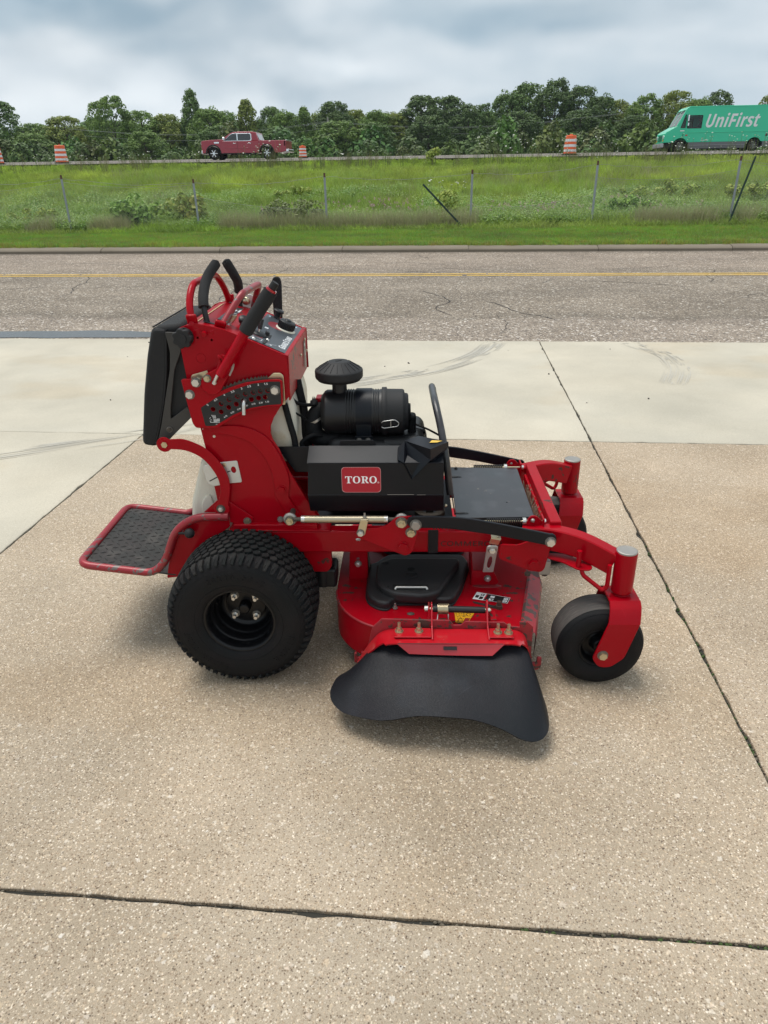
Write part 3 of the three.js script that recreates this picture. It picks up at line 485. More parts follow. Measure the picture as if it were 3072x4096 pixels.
rearWheel(0.373, 1); rearWheel(-0.373, -1);

// ---- front casters
function caster(s) {
  const c = group('caster', mower); c.position.set(1.297, 0, 0.42 * s); c.scale.z = 1;
  const cx = -0.062, cy = 0.151;
  const w = group('caster_wheel', c); w.position.set(cx, cy, 0);
  const tp = smoothLine([[0.070, -0.052], [0.076, -0.062], [0.096, -0.071], [0.122, -0.071], [0.139, -0.063], [0.1475, -0.050], [0.150, -0.03], [0.1508, 0], [0.150, 0.03], [0.1475, 0.050], [0.139, 0.063], [0.122, 0.071], [0.096, 0.071], [0.076, 0.062], [0.070, 0.052]], 60);
  const iTr = tp.filter((p) => Math.abs(p[1]) <= 0.0505);
  P('tyre', [lathe(tp, 64, 'z'), T(new THREE.TorusGeometry(0.1405, 0.0011, 6, 64), [0, 0, 0.0622]), T(new THREE.TorusGeometry(0.1405, 0.0011, 6, 64), [0, 0, -0.0622])], M.rubber, w);
  P('tyre_tread', lathe(iTr.filter((p) => p[0] > 0.1).map(([r, q]) => [r + 0.0012, q * 0.985]), 64, 'z'), M.casterTread, w);
  P('rim', lathe([[0.072, -0.052], [0.071, 0.050], [0.074, 0.057], [0.070, 0.060], [0.064, 0.052], [0.0625, 0.030], [0.054, 0.022], [0.036, 0.016], [0.026, 0.02], [0.024, 0.046], [0.012, 0.048], [0.0, 0.048]], 48, 'z'), M.rim, w);
  const f = group('fork', c);
  P('fork_crown', slabPlate([[-0.050, 0.050], [0.052, 0.050], [0.052, -0.050], [-0.050, -0.050]], 0.326, 0.009), M.red, f);
  for (const q of [-1, 1]) {
    const o = q * s; // outer face sign in mower space is handled by z sign
    P('fork_shoulder', [gridSurf((u, v) => { const y = lerp(0.335, 0.268, v), z = q * lerp(0.050, 0.092, Math.sqrt(v)); return [lerp(-0.050 - v * 0.006, 0.052 - v * 0.004, q > 0 ? u : 1 - u), y, z]; }, 4, 6), gridSurf((u, v) => { const y = lerp(0.327, 0.262, v), z = q * lerp(0.047, 0.084, Math.sqrt(v)); return [lerp(-0.050 - v * 0.006, 0.052 - v * 0.004, q > 0 ? 1 - u : u), y, z]; }, 4, 6)], M.red, f);
    const leg = plate(rounded([[-0.056, 0.270], [0.048, 0.270], [0.012, 0.132], [-0.030, 0.094], [-0.070, 0.094], [-0.095, 0.128]], [0.002, 0.004, 0.012, 0.016, 0.016, 0.012]), 0, 0.008); leg.translate(0, 0, q > 0 ? 0.084 : -0.092);
    P('fork_leg', leg, M.red, f);
    bolt([cx, cy - 0.006, q * 0.092], 0.014, q, { par: f, mat: M.yzinc, name: 'axle_bolt', h: 0.7 });
  }
  P('axle', rod([cx, cy, -0.09], [cx, cy, 0.09], 0.008), M.darkSteel, f);
  P('spindle', rod([0, 0.334, 0], [0, 0.37, 0], 0.018, 18), M.darkSteel, f);
  P('spindle_collar', lathe([[0.026, 0.333], [0.025, 0.341], [0.0, 0.343]], 24), M.redWorn, f);
  return c;
}
caster(1); caster(-1);

// ---- chassis: rails, front arms, crossbar
const chassis = group('chassis', mower);
for (const s of [1, -1]) {
  P('frame_rail', rbox(1.11, 0.084, 0.052, 0.006, [0.49, 0.447, 0.236 * s]), M.red, chassis);
  P('rail_top_plate', rbox(0.36, 0.006, 0.062, 0.002, [0.12, 0.493, 0.236 * s]), M.redWorn, chassis);
  const arm = [[0.98, 0.474, 0.264], [1.04, 0.479, 0.279], [1.10, 0.482, 0.306], [1.17, 0.476, 0.345], [1.268, 0.442, 0.398]].map(([x, y, z]) => [x, y, z * s]);
  P('front_arm', sweepRect(arm, 0.050, 0.082), s > 0 ? M.red : M.redWorn, chassis);
  P('pivot_tube', lathe([[0.019, 0.345], [0.033, 0.345], [0.0355, 0.349], [0.0355, 0.492], [0.033, 0.495], [0.0, 0.495]], 36).translate(1.297, 0, 0.42 * s), s > 0 ? M.red : M.redWorn, chassis);
  P('spindle_cap', lathe([[0.0335, 0.494], [0.0345, 0.499], [0.031, 0.5015], [0.029, 0.4995], [0.0, 0.5]], 36).translate(1.297, 0, 0.42 * s), M.steel, chassis);
  // foot under the arm with a welded rod
  P('arm_foot', slabPlate(rounded([[1.035, 0.295], [1.060, 0.328], [1.105, 0.358], [1.146, 0.410], [1.185, 0.415], [1.200, 0.395], [1.195, 0.37], [1.12, 0.30]].map(([x, z]) => [x, z * s]), 0.012), 0.416, 0.006), M.redWorn, chassis);
  P('arm_stud', rod([1.150, 0.42, 0.392 * s], [1.150, 0.482, 0.392 * s], 0.0085, 12), M.red, chassis);
  P('tie_down_loop', pipe([[1.160, 0.418, 0.400 * s], [1.165, 0.398, 0.408 * s], [1.230, 0.352, 0.432 * s], [1.242, 0.37, 0.436 * s], [1.242, 0.452, 0.436 * s]], 0.0075, 0.02, 10), M.red, chassis);
}
P('crossbar', rbox(0.040, 0.040, 0.56, 0.005, [1.088, 0.516, 0]), M.redWorn, chassis);
P('front_panel', rbox(0.010, 0.12, 0.46, 0.002, [1.062, 0.445, 0]), M.red, chassis);
P('rear_cross_member', rbox(0.05, 0.08, 0.42, 0.005, [-0.03, 0.447, 0]), M.red, chassis);
P('mid_cross_member', rbox(0.05, 0.05, 0.42, 0.005, [0.70, 0.43, 0]), M.red, chassis);
for (const [x0, x1, n] of [[1.046, 1.058, 26]]) { const gs = []; for (let i = 0; i < 60; i++) { const z = R(-0.16, 0.19); gs.push(rod([1.045 + R(-0.008, 0.008), 0.455, z], [1.052 + R(-0.012, 0.012), 0.50 + R(0, 0.016), z + R(-0.008, 0.008)], 0.0012, 4)); } P('brush_strip', gs, M.bristle, chassis, { kind: 'stuff' }); }
P('motor_mount', plate(rounded([[0.195, 0.405], [0.297, 0.405], [0.297, 0.335], [0.281, 0.312], [0.205, 0.312]], 0.008), 0.212, 0.028), M.redWorn, chassis);
P('axle_housing', [rod([0, 0.25, -0.30], [0, 0.25, 0.30], 0.055, 20), rbox(0.16, 0.20, 0.14, 0.02, [0.04, 0.30, 0.16]), rbox(0.16, 0.20, 0.14, 0.02, [0.04, 0.30, -0.16])], M.plastic, chassis);
P('drive_pump', [rod([0.255, 0.235, 0.18], [0.255, 0.32, 0.18], 0.045, 20), rbox(0.1, 0.08, 0.1, 0.012, [0.26, 0.27, 0.17])], M.plastic, chassis);
// lettering punched into the rail
{ const tg = new TextGeometry('COMMERCIAL', { font: await new FontLoader().loadAsync('fonts/droid/droid_sans_regular.typeface.json'), size: 0.0185, depth: 0.0008, curveSegments: 3 }); tg.computeBoundingBox(); const sx = 0.225 / (tg.boundingBox.max.x - tg.boundingBox.min.x); tg.scale(sx, 1, 1); tg.translate(0.690, 0.4315, 0.2622); P('rail_lettering', tg, std([0.012, 0.010, 0.010], 0.6), chassis); }
P('rail_strap', rbox(0.036, 0.092, 0.004, 0.001, [0.6645, 0.450, 0.2645]), M.black, chassis);

// ---- tower and console sheet metal
const tower = group('tower', mower);
const sideOutline = [[-0.161, 1.190], [-0.150, 1.198], [-0.131, 1.205], [-0.096, 1.211], [-0.054, 1.203], [-0.017, 1.194], [0.027, 1.176], [0.184, 1.107], [0.187, 0.975], [0.152, 0.937], [0.127, 0.900], [0.114, 0.870], [0.112, 0.845], [0.118, 0.822], [0.136, 0.790], [0.166, 0.706], [0.223, 0.593], [0.252, 0.536], [0.252, 0.497], [-0.040, 0.497], [-0.066, 0.541], [-0.097, 0.593], [-0.117, 0.798], [-0.125, 0.863], [-0.149, 0.901], [-0.149, 1.037], [-0.156, 1.131]];
for (const s of [1, -1]) P('side_plate', plate(sideOutline, s > 0 ? 0.228 : -0.232, 0.004, { holes: s > 0 ? [circleHole(-0.0965, 1.1655, 0.0052), circleHole(-0.0525, 1.158, 0.0052), circleHole(-0.118, 0.86, 0.003), circleHole(0.002, 0.80, 0.0022)] : [] }), M.red, tower);
{
  const top = [[-0.158, 1.189], [-0.131, 1.203], [-0.096, 1.209], [-0.054, 1.201], [-0.017, 1.192], [0.027, 1.174], [0.182, 1.106]];
  const inner = top.map(([x, y]) => [x, y - 0.005]).reverse();
  P('console_top', plate([...top, ...inner], -0.2275, 0.455, { bev: 0.0005 }), M.redWorn, tower);
  const fr = P('console_front', rbox(0.005, 0.150, 0.456, 0.002, [0.1855, 1.032, 0], [0, 0, -0.022]), M.redWorn, tower);
  P('console_flange', [rbox(0.012, 0.004, 0.47, 0.0015, [0.182, 1.108, 0], [0, 0, -0.42]), rbox(0.006, 0.15, 0.006, 0.0015, [0.188, 1.032, -0.231])], M.redWorn, tower);
  P('tower_rear_panel', rbox(0.004, 0.30, 0.452, 0.001, [-0.142, 1.03, 0]), M.red, tower);
  P('tower_floor', rbox(0.22, 0.004, 0.452, 0.001, [0.03, 0.93, 0], [0, 0, 0.15]), M.red, tower);
  decal('front_label', [[0.1925, 1.078, -0.128], [0.1925, 1.078, -0.160], [0.193, 0.978, -0.160], [0.193, 0.978, -0.128]], canvasTex(64, 200, (x, w, h) => { x.fillStyle = '#17181a'; x.fillRect(0, 0, w, h); x.fillStyle = '#cfcfcf'; x.fillRect(14, 20, 36, 22); x.fillRect(22, 70, 20, 40); x.fillStyle = '#8d8d8d'; for (let i = 0; i < 5; i++) x.fillRect(12, 125 + i * 12, 40, 5); }), tower);
  for (const [y, z] of [[1.077, -0.17], [1.045, -0.05], [1.028, -0.205]]) P('console_screw', along(lathe([[0, 0.004], [0.004, 0.0035], [0.006, 0]], 12, 'z'), [1, 0, 0]).translate(0.190, y, z), M.yzinc, tower);
}
// faint pressed circle and welded lever pivots on the side plate
P('pressed_ring', T(new THREE.TorusGeometry(0.0155, 0.0007, 5, 28), [-0.094, 1.1, 0.2325]), M.redWorn, tower);
for (const [x, y] of [[-0.098, 1.186], [-0.048, 1.184]]) P('weld_dimple', T(new THREE.SphereGeometry(0.010, 14, 8), [x, y, 0.230], [0, 0, 0.6], [1.1, 0.8, 0.35]), M.red, tower);
P('pivot_boss', [rod([-0.073, 1.1805, 0.231], [-0.0715, 1.178, 0.246], 0.008, 14)], M.red, tower);
// curved stiffener band
const bandOut = smoothLine([[-0.095, 0.868], [-0.026, 0.874], [0.034, 0.867], [0.098, 0.832], [0.138, 0.766], [0.160, 0.705], [0.164, 0.662], [0.158, 0.625]], 40).map((p) => [p[0], p[1]]), bandIn = smoothLine([[-0.09, 0.860], [-0.063, 0.846], [-0.013, 0.838], [0.041, 0.814], [0.082, 0.766], [0.105, 0.705], [0.111, 0.640]], 40).map((p) => [p[0], p[1]]);
for (const s of [1, -1]) P('stiffener_band', plate([...bandOut, [0.158, 0.612], [0.190, 0.548], [0.183, 0.535], [0.150, 0.535], [0.128, 0.580], [0.112, 0.618], ...bandIn.slice().reverse()], s > 0 ? 0.2335 : -0.2395, 0.006), M.red, tower);
bolt([0.135, 0.640, 0.2395], 0.014, 1, { washer: true, mat: M.red, par: tower, h: 0.5 });
bolt([-0.081, 0.835, 0.2325], 0.005, 1, { washer: false, par: tower, h: 0.4 }); bolt([0.121, 0.523, 0.2325], 0.009, 1, { par: tower });
P('base_flange', rbox(0.30, 0.022, 0.030, 0.003, [0.105, 0.502, 0.243]), M.red, tower);
// strengthening panel towards the engine
P('engine_side_panel', plate([[0.120, 0.783], [0.245, 0.783], [0.245, 0.688], [0.180, 0.688]], 0.190, 0.004), M.black, tower);
P('tower_front_web', plate([[0.150, 0.72], [0.262, 0.520], [0.262, 0.50], [0.15, 0.50]], 0.205, 0.004), M.red, tower);

// console decals
const pf = (x) => 1.174 - (x - 0.027) * (0.068 / 0.155), pr = (x) => 1.2035 - (x + 0.0615) * 0.318;
{
  const z0 = 0.215, z1 = -0.21, xa = 0.052, xb = 0.179, q = (x, z) => [x, pf(x) + 0.0022, z];
  decal('console_label', [q(xa, z0), q(xa, z1), q(xb, z1), q(xb, z0)], canvasTex(1024, 310, (x, w, h) => {
    x.fillStyle = '#3c4248'; x.fillRect(0, 0, w, h); x.strokeStyle = '#a01522'; x.lineWidth = 8;
    x.strokeRect(150, -20, 150, 120); x.beginPath(); x.ellipse(720, 130, 110, 70, 0, 0, 7); x.stroke(); x.fillStyle = '#8f1320'; x.fill();
    x.fillStyle = '#e9eaeb'; x.font = 'bold italic 74px sans-serif'; x.fillText('G', 92, 288); x.font = 'bold italic 60px sans-serif'; x.fillText('RAND', 146, 288); x.font = 'bold italic 74px sans-serif'; x.fillText('S', 322, 288); x.font = 'bold italic 60px sans-serif'; x.fillText('TAND', 370, 288);
    x.strokeStyle = '#d8dadc'; x.lineWidth = 4; x.strokeRect(60, 40, 60, 70); x.beginPath(); x.moveTo(40, 150); x.lineTo(120, 220); x.stroke(); x.fillStyle = '#d8dadc'; x.fillRect(50, 180, 20, 12); x.fillRect(500, 60, 46, 30); x.fillStyle = '#9fb4c4'; x.fillRect(940, 20, 40, 16); x.fillRect(940, 250, 46, 18);
  }), tower, 0.5);
  const q2 = (x, z) => [x, pr(x) + 0.0022, z];
  decal('lever_label', [q2(-0.057, 0.115), q2(-0.057, -0.125), q2(-0.012, -0.155), q2(-0.012, 0.112)], canvasTex(512, 110, (x, w, h) => { x.fillStyle = '#34383c'; x.fillRect(0, 0, w, h); x.fillStyle = '#eeeeee'; x.strokeStyle = '#eeeeee'; x.lineWidth = 5; for (const s of [60, 400]) { x.beginPath(); x.ellipse(s, 40, 34, 14, 0.2, 0, 7); x.fill(); x.fillRect(s - 40, 66, 90, 16); x.beginPath(); x.ellipse(s - 20, 90, 12, 12, 0, 0, 7); x.fill(); } x.strokeRect(180, 30, 60, 40); x.beginPath(); x.moveTo(260, 20); x.lineTo(300, 80); x.lineTo(330, 30); x.stroke(); x.beginPath(); x.ellipse(220, 85, 26, 9, 0, 0, 7); x.stroke(); }), tower, 0.5);
  const q3 = (x, z) => [x, 1.2105 + 0.0012 - Math.max(0, (-0.096 - x)) * 0.35, z];
  decal('warning_strip', [q3(-0.122, 0.20), q3(-0.122, -0.17), q3(-0.100, -0.17), q3(-0.100, 0.20)], canvasTex(512, 48, (x, w, h) => { x.fillStyle = '#e2bf86'; x.fillRect(0, 0, w, h); x.fillStyle = '#b98f4e'; for (let i = 0; i < 40; i++) { const a = i * 13; x.fillRect(a, 6 + (i % 3) * 12, 8, 6); } }), tower, 0.6);
  [...[0.19, 0.145].map((z) => slabPlate([[-0.088, z - 0.006], [-0.050, z - 0.006], [-0.050, z + 0.006], [-0.088, z + 0.006]], 0, 0.001).rotateZ(-0.30)).map((g, i) => g.translate(i ? 0.04 : 0.0, i ? 1.172 : 1.185, 0)), slabPlate([[-0.088, -0.19], [-0.050, -0.19], [-0.050, -0.178], [-0.088, -0.178]], 0, 0.001).rotateZ(-0.30).translate(0, 1.185, 0)].forEach((g) => P('lever_slot', g, M.plastic, tower));
}
// controls on the console
{
  const Y = pf, k = group('ignition_key', mower); P('key_switch', T(lathe([[0.026, 0], [0.025, 0.006], [0.016, 0.010], [0, 0.010]], 28), [0.078, Y(0.078) + 0.001, 0.122], [0, 0, -0.41]), M.plastic, k); P('key_head', rbox(0.008, 0.034, 0.026, 0.003, [0.088, Y(0.078) + 0.036, 0.122], [0, 0.5, -0.35]), M.plastic, k); P('key_blade', rbox(0.004, 0.02, 0.008, 0.001, [0.080, Y(0.078) + 0.015, 0.122], [0, 0.5, -0.35]), M.zinc, k);
  P('throttle_knob', T(lathe([[0, 0.030], [0.014, 0.028], [0.018, 0.022], [0.016, 0.012], [0.008, 0.006], [0.008, 0]], 22), [0.016, pr(0.016), 0.075], [0.5, 0, -0.4]), M.plastic, mower);
  const cp = []; for (let i = 0; i < 24; i++) { const a = i / 24 * 2 * Math.PI; cp.push(rbox(0.004, 0.022, 0.004, 0.001, [Math.cos(a) * 0.0295, 0.016, Math.sin(a) * 0.0295])); }
  P('fuel_cap', [T(mergeGeometries([lathe([[0.029, 0.0], [0.030, 0.005], [0.030, 0.026], [0.027, 0.030], [0.012, 0.031], [0.011, 0.036], [0, 0.036]], 32), ...cp].map(plain)), [0.134, Y(0.134) + 0.004, -0.085], [0, 0, -0.41])], M.plastic, mower);
  P('fuel_neck', T(lathe([[0.036, -0.004], [0.036, 0.004], [0.026, 0.006]], 28), [0.134, Y(0.134) + 0.001, -0.085], [0, 0, -0.41]), M.tank, mower);
  P('choke_knob', T(lathe([[0, 0.036], [0.018, 0.035], [0.020, 0.028], [0.012, 0.022], [0.0115, 0.010], [0.014, 0.0]], 24), [0.085, Y(0.085), -0.195], [0, 0, -0.41]), M.plastic, mower);
  P('choke_nut', T(new THREE.CylinderGeometry(0.012, 0.012, 0.006, 6), [0.085, Y(0.085) + 0.003, -0.195], [0, 0, -0.41]), M.zinc, mower);
  for (const [x, z] of [[0.062, 0.188], [0.075, 0.20], [0.11, 0.15]]) P('console_button', T(lathe([[0, 0.008], [0.004, 0.0075], [0.006, 0.004], [0.007, 0]], 14), [x, Y(x), z], [0, 0, -0.41]), M.zinc, mower);
  P('toggle_switch', rbox(0.012, 0.018, 0.026, 0.003, [0.10, Y(0.10) + 0.006, 0.09], [0, 0.3, -0.41]), M.plastic, mower);
  P('console_groove', [slabPlate([[0, 0], [0.010, 0], [0.010, 0.13], [0, 0.13]], 0, 0.001).rotateZ(-0.41).translate(0.104, Y(0.104) + 0.0025, 0.078)], std([0.02, 0.02, 0.02], 0.6), mower);
}
// reference bars, control levers, parking lever
const bars = group('hand_bars', mower);
P('rear_reference_bar', pipe([[-0.110, 1.203, 0.222], [-0.122, 1.265, 0.196], [-0.120, 1.318, 0.140], [-0.114, 1.318, -0.140], [-0.100, 1.265, -0.196], [-0.090, 1.203, -0.222]], 0.0115, 0.035, 14), M.red, bars);
P('front_reference_bar', pipe([[-0.028, 1.188, 0.200], [0.018, 1.263, 0.135], [0.034, 1.284, 0.112], [0.048, 1.286, -0.112], [0.026, 1.245, -0.16], [0.000, 1.186, -0.205]], 0.0115, 0.03, 14), M.tubeWorn, bars);
P('bar_foot', [rbox(0.034, 0.034, 0.012, 0.005, [-0.110, 1.222, 0.224], [0.35, 0, 0.05]), rbox(0.036, 0.034, 0.012, 0.005, [-0.026, 1.200, 0.206], [0.5, 0, -0.35]), rbox(0.034, 0.034, 0.012, 0.005, [-0.090, 1.218, -0.224], [-0.35, 0, 0.05])], M.red, bars);
for (const s of [1, -1]) {
  const lv = group('drive_lever', mower); const dx = s > 0 ? 0 : 0.030;
  const pts = s > 0 ? [[-0.070, 1.19, 0.186], [-0.080, 1.252, 0.178], [-0.086, 1.295, 0.135], [-0.080, 1.335, 0.09], [-0.050, 1.380, 0.055]] : [[-0.045, 1.19, -0.186], [-0.042, 1.252, -0.178], [-0.034, 1.290, -0.135], [-0.034, 1.322, -0.085], [-0.052, 1.372, -0.055]];
  const c = new THREE.CatmullRomCurve3(pts.map(V), false, 'centripetal');
  P('lever_rod', tubePoly(c.getPoints(10).slice(0, 5), 0.0095, 12), M.plastic, lv);
  const gp = []; for (let i = 0; i <= 26; i++) gp.push(c.getPoint(lerp(0.25, 1, i / 26)));
  P('lever_grip', tubePoly(gp, (t) => 0.0165 * Math.sqrt(clamp(1 - Math.max(0, (t - 0.94) / 0.062) ** 2, 0.02, 1)) * (t < 0.02 ? 1.05 : 1), 18), M.foam, lv);
}
{
  const pb = group('parking_brake_bracket', mower);
  const g = plate(rounded([[-0.040, 0], [0.040, 0], [0.038, 0.040], [0.022, 0.052], [-0.022, 0.052], [-0.038, 0.040]], 0.006), -0.002, 0.004, { holes: [circleHole(-0.018, 0.026, 0.0055)] });
  g.rotateY(0.25); g.translate(-0.026, 1.186, -0.192); P('bracket_plate', g, M.alu, pb);
  P('bracket_nut', T(new THREE.SphereGeometry(0.0145, 18, 12), [-0.020, 1.216, -0.184], [0, 0, 0], [1, 1, 0.75]), M.yzinc, pb);
  P('bracket_slot', rbox(0.020, 0.006, 0.001, 0.0005, [-0.040, 1.213, -0.184], [0, 0.25, 0]), std([0.12, 0.08, 0.03], 0.5, 0.5), pb);
  const pl = group('brake_lever', mower);
  P('lever_paddle', [plate(rounded([[0.066, 1.150], [0.098, 1.140], [0.104, 1.270], [0.098, 1.292], [0.074, 1.292], [0.066, 1.270]], [0.002, 0.002, 0.01, 0.012, 0.012, 0.01]), -0.262, 0.014, { bev: 0.003 })], M.foam, pl);
  const sp = []; for (let i = 0; i < 5; i++) sp.push(T(new THREE.TorusGeometry(0.0095, 0.0022, 8, 18), [-0.006 + i * 0.003, 1.199 + i * 0.004, 0.146], [1.1, 0.3, 0]));
  P('lever_spring', sp, M.yzinc, mower); P('spring_pin', rod([-0.012, 1.188, 0.15], [0.006, 1.214, 0.146], 0.005), M.zinc, mower);
}
// ---- height-of-cut lever and quadrant
const hoc = group('height_of_cut_lever', mower);
P('lever_plate', plate(smoothLine([[-0.091, 1.026], [-0.089, 1.013], [-0.078, 1.001], [-0.062, 0.993], [-0.044, 0.994], [-0.029, 1.006]], 14).map((p) => [p[0], p[1]]).concat([[0.026, 1.092], [0.024, 1.100], [0.003, 1.098], [-0.003, 1.118], [-0.014, 1.122], [-0.020, 1.112], [-0.034, 1.077], [-0.071, 1.060], [-0.086, 1.045]]), 0.272, 0.006), M.red, hoc);
P('lever_tube', rod([-0.022, 1.058, 0.290], [0.086, 1.216, 0.290], 0.0165, 22), M.red, hoc);
P('lever_weld', T(new THREE.TorusGeometry(0.010, 0.003, 6, 14), [-0.010, 1.095, 0.281], [0, 0, 0.5], [0.6, 2.4, 1]), M.redWorn, hoc);
P('lever_grip', tubePoly([0, 0.03, 0.08, 0.2, 0.4, 0.6, 0.8, 0.95, 0.985, 1].map((t) => new THREE.Vector3(lerp(0.070, 0.160, t), lerp(1.193, 1.316, t), 0.290)), (t) => t < 0.05 || t > 0.97 ? 0.0205 : 0.0225 + 0.0008 * Math.sin(t * 30), 22), M.foam, hoc);
P('lever_collar', rod([0.158, 1.3135, 0.290], [0.164, 1.3215, 0.290], 0.0170, 20), M.redNew, hoc);
P('release_button', tubePoly([0, 0.3, 0.8, 1].map((t) => new THREE.Vector3(lerp(0.162, 0.177, t), lerp(1.319, 1.3395, t), 0.290)), (t) => t > 0.9 ? 0.0105 : 0.0125, 18), M.plasticMatte, hoc);
P('lever_link', [rod([-0.048, 1.030, 0.286], [-0.030, 1.060, 0.289], 0.0055), T(new THREE.SphereGeometry(0.0075, 14, 10), [-0.045, 1.034, 0.284])], M.zinc, hoc);
bolt([-0.068, 1.046, 0.278], 0.010, 1, { par: hoc, mat: M.yzinc, stud: 0.006 }); bolt([-0.044, 1.033, 0.288], 0.0055, 1, { par: hoc, washer: false });
P('wear_patch', plate(rounded([[0.006, 1.052], [0.020, 1.076], [0.025, 1.092], [0.018, 1.094], [0.010, 1.070], [0.002, 1.056]], 0.003), 0.2781, 0.0006, { bev: 0 }), M.steel, hoc);
const quad = group('height_quadrant', mower);
const quadOut = [[-0.159, 1.036], [-0.152, 1.040], [-0.115, 1.040], [-0.100, 1.034], [-0.093, 1.008], [-0.079, 0.994], [-0.056, 0.990], [-0.011, 1.008], [0.050, 1.027], [0.110, 1.035], [0.160, 1.037], [0.170, 1.031], [0.166, 0.954], [0.158, 0.946], [0.114, 0.947], [0.061, 0.937], [-0.001, 0.910], [-0.057, 0.875], [-0.130, 0.874], [-0.140, 0.890]];
const holes = [[-0.066, 0.939], [-0.037, 0.957], [-0.009, 0.971], [0.019, 0.982], [0.046, 0.990], [0.072, 0.995], [0.096, 0.999], [0.120, 1.001], [-0.040, 0.930], [-0.013, 0.945], [0.013, 0.956], [0.039, 0.967], [0.064, 0.972], [0.088, 0.976], [0.110, 0.979]];
P('quadrant_plate', plate(rounded(quadOut, 0.008, 3), 0.256, 0.006, { holes: holes.map(([x, y]) => circleHole(x, y, 0.0088)) }), M.red, quad);
{
  const dec = rounded([[-0.106, 0.944], [-0.049, 0.979], [0.009, 1.004], [0.074, 1.024], [0.129, 1.030], [0.163, 1.030], [0.161, 0.955], [0.115, 0.952], [0.058, 0.943], [0.0, 0.920], [-0.066, 0.882], [-0.098, 0.881]], 0.005, 3);
  const B = [-0.108, 0.880, 0.275, 0.152];
  const tex = canvasTex(1375, 760, (x, w, h) => {
    x.fillStyle = '#17191c'; x.fillRect(0, 0, w, h); x.fillStyle = '#f0f0f0'; x.textAlign = 'center';
    const px = (X, Y) => [(X - B[0]) / B[2] * w, h - (Y - B[1]) / B[3] * h];
    const put = (s, X, Y, a, f) => { const [u, v] = px(X, Y); x.save(); x.translate(u, v); x.rotate(a); x.font = f; x.fillText(s, 0, 0); x.restore(); };
    [['5', -0.080, 0.951, -0.7], ['4.5', -0.052, 0.968, -0.6], ['4', -0.022, 0.984, -0.45], ['3.5', 0.006, 0.995, -0.35], ['3', 0.036, 1.005, -0.25], ['2.5', 0.061, 1.012, -0.15], ['2', 0.091, 1.017, -0.1], ['1.5', 0.116, 1.0195, -0.05]].forEach(([s, X, Y, a]) => put(s, X, Y, a, 'bold 46px sans-serif'));
    [['4.75', -0.026, 0.912, -0.55], ['4.25', -0.002, 0.926, -0.45], ['3.75', 0.021, 0.937, -0.35], ['3.25', 0.045, 0.948, -0.25], ['2.75', 0.070, 0.954, -0.15], ['2.25', 0.094, 0.958, -0.1], ['1.75', 0.115, 0.961, -0.05]].forEach(([s, X, Y, a]) => put(s, X, Y, a, 'bold 34px sans-serif'));
    x.fillStyle = '#e8e8e8'; x.strokeStyle = '#e8e8e8'; x.lineWidth = 7; const [u, v] = px(-0.062, 0.903);
    for (let i = 0; i < 7; i++) x.fillRect(u - 30 + i * 15, v - 20 + (i < 4 ? 10 : 0), 9, 50); for (let i = 0; i < 4; i++) { x.beginPath(); x.moveTo(u - 30 + i * 14, v - 20); x.quadraticCurveTo(u - 40 + i * 14, v - 70, u - 60 + i * 22, v - 80); x.stroke(); } x.beginPath(); x.moveTo(u - 90, v + 45); x.lineTo(u + 70, v + 45); x.moveTo(u - 75, v - 40); x.lineTo(u - 95, v - 20); x.moveTo(u - 75, v + 40); x.lineTo(u - 95, v + 20); x.stroke(); x.font = '26px sans-serif'; x.fillText('(R)', u - 72, v + 10); put('121-8524', -0.055, 0.886, 0, 'bold 20px sans-serif');
  });
  const g = new THREE.ShapeGeometry(shapeOf(dec, holes.map(([x, y]) => circleHole(x, y, 0.0079)))), p = g.attributes.position, uv = []; for (let i = 0; i < p.count; i++) uv.push((p.getX(i) - B[0]) / B[2], (p.getY(i) - B[1]) / B[3]); g.setAttribute('uv', new THREE.Float32BufferAttribute(uv, 2)); g.translate(0, 0, 0.2626);
  P('height_scale', g, phys([1, 1, 1], 0.45, 0, { map: tex, side: THREE.DoubleSide }), quad, { label: 'black height scale with white numbers' });
}
{ // toothed latch plate behind the quadrant
  const arc = smoothLine([[-0.050, 0.992], [-0.012, 1.010], [0.041, 1.028], [0.089, 1.037], [0.122, 1.040]], 60).map((p) => [p[0], p[1]]), out = []; for (let i = 0; i < 60; i++) { out.push([arc[i][0], arc[i][1] + (i % 4 < 2 ? 0.0005 + (i % 4) * 0.0045 : 0.0085 - (i % 4 - 2) * 0.0042)]); }
  P('latch_teeth', plate([...out, [0.125, 0.99], [-0.04, 0.95]], 0.247, 0.005, { bev: 0.0004 }), M.darkSteel, quad);
  P('zinc_plate', plate(rounded([[0.112, 1.030], [0.139, 1.053], [0.162, 1.053], [0.171, 1.044], [0.171, 0.946], [0.11, 0.95]], 0.005), 0.2385, 0.004), M.yzinc, quad);
  P('zinc_plate', plate(rounded([[-0.135, 1.030], [-0.128, 1.048], [-0.076, 1.063], [-0.070, 1.03]], 0.004), 0.2385, 0.004), M.yzinc, quad);
  for (const [x, y] of [[-0.111, 1.029], [-0.136, 0.989], [0.144, 1.002]]) P('quadrant_spacer', rod([x, y, 0.2425], [x, y, 0.256], 0.011), M.zinc, quad);
  bolt([-0.111, 1.029, 0.262], 0.0125, 1, { par: quad }); bolt([-0.136, 0.989, 0.262], 0.0125, 1, { par: quad, turn: 0.8 }); bolt([0.144, 1.002, 0.2628], 0.0125, 1, { par: quad, turn: 0.1 });
  P('height_pin', pipe([[0.043, 0.967, 0.235], [0.043, 0.969, 0.285], [0.041, 0.928, 0.290]], 0.0062, 0.012, 12), M.zinc, quad);
}
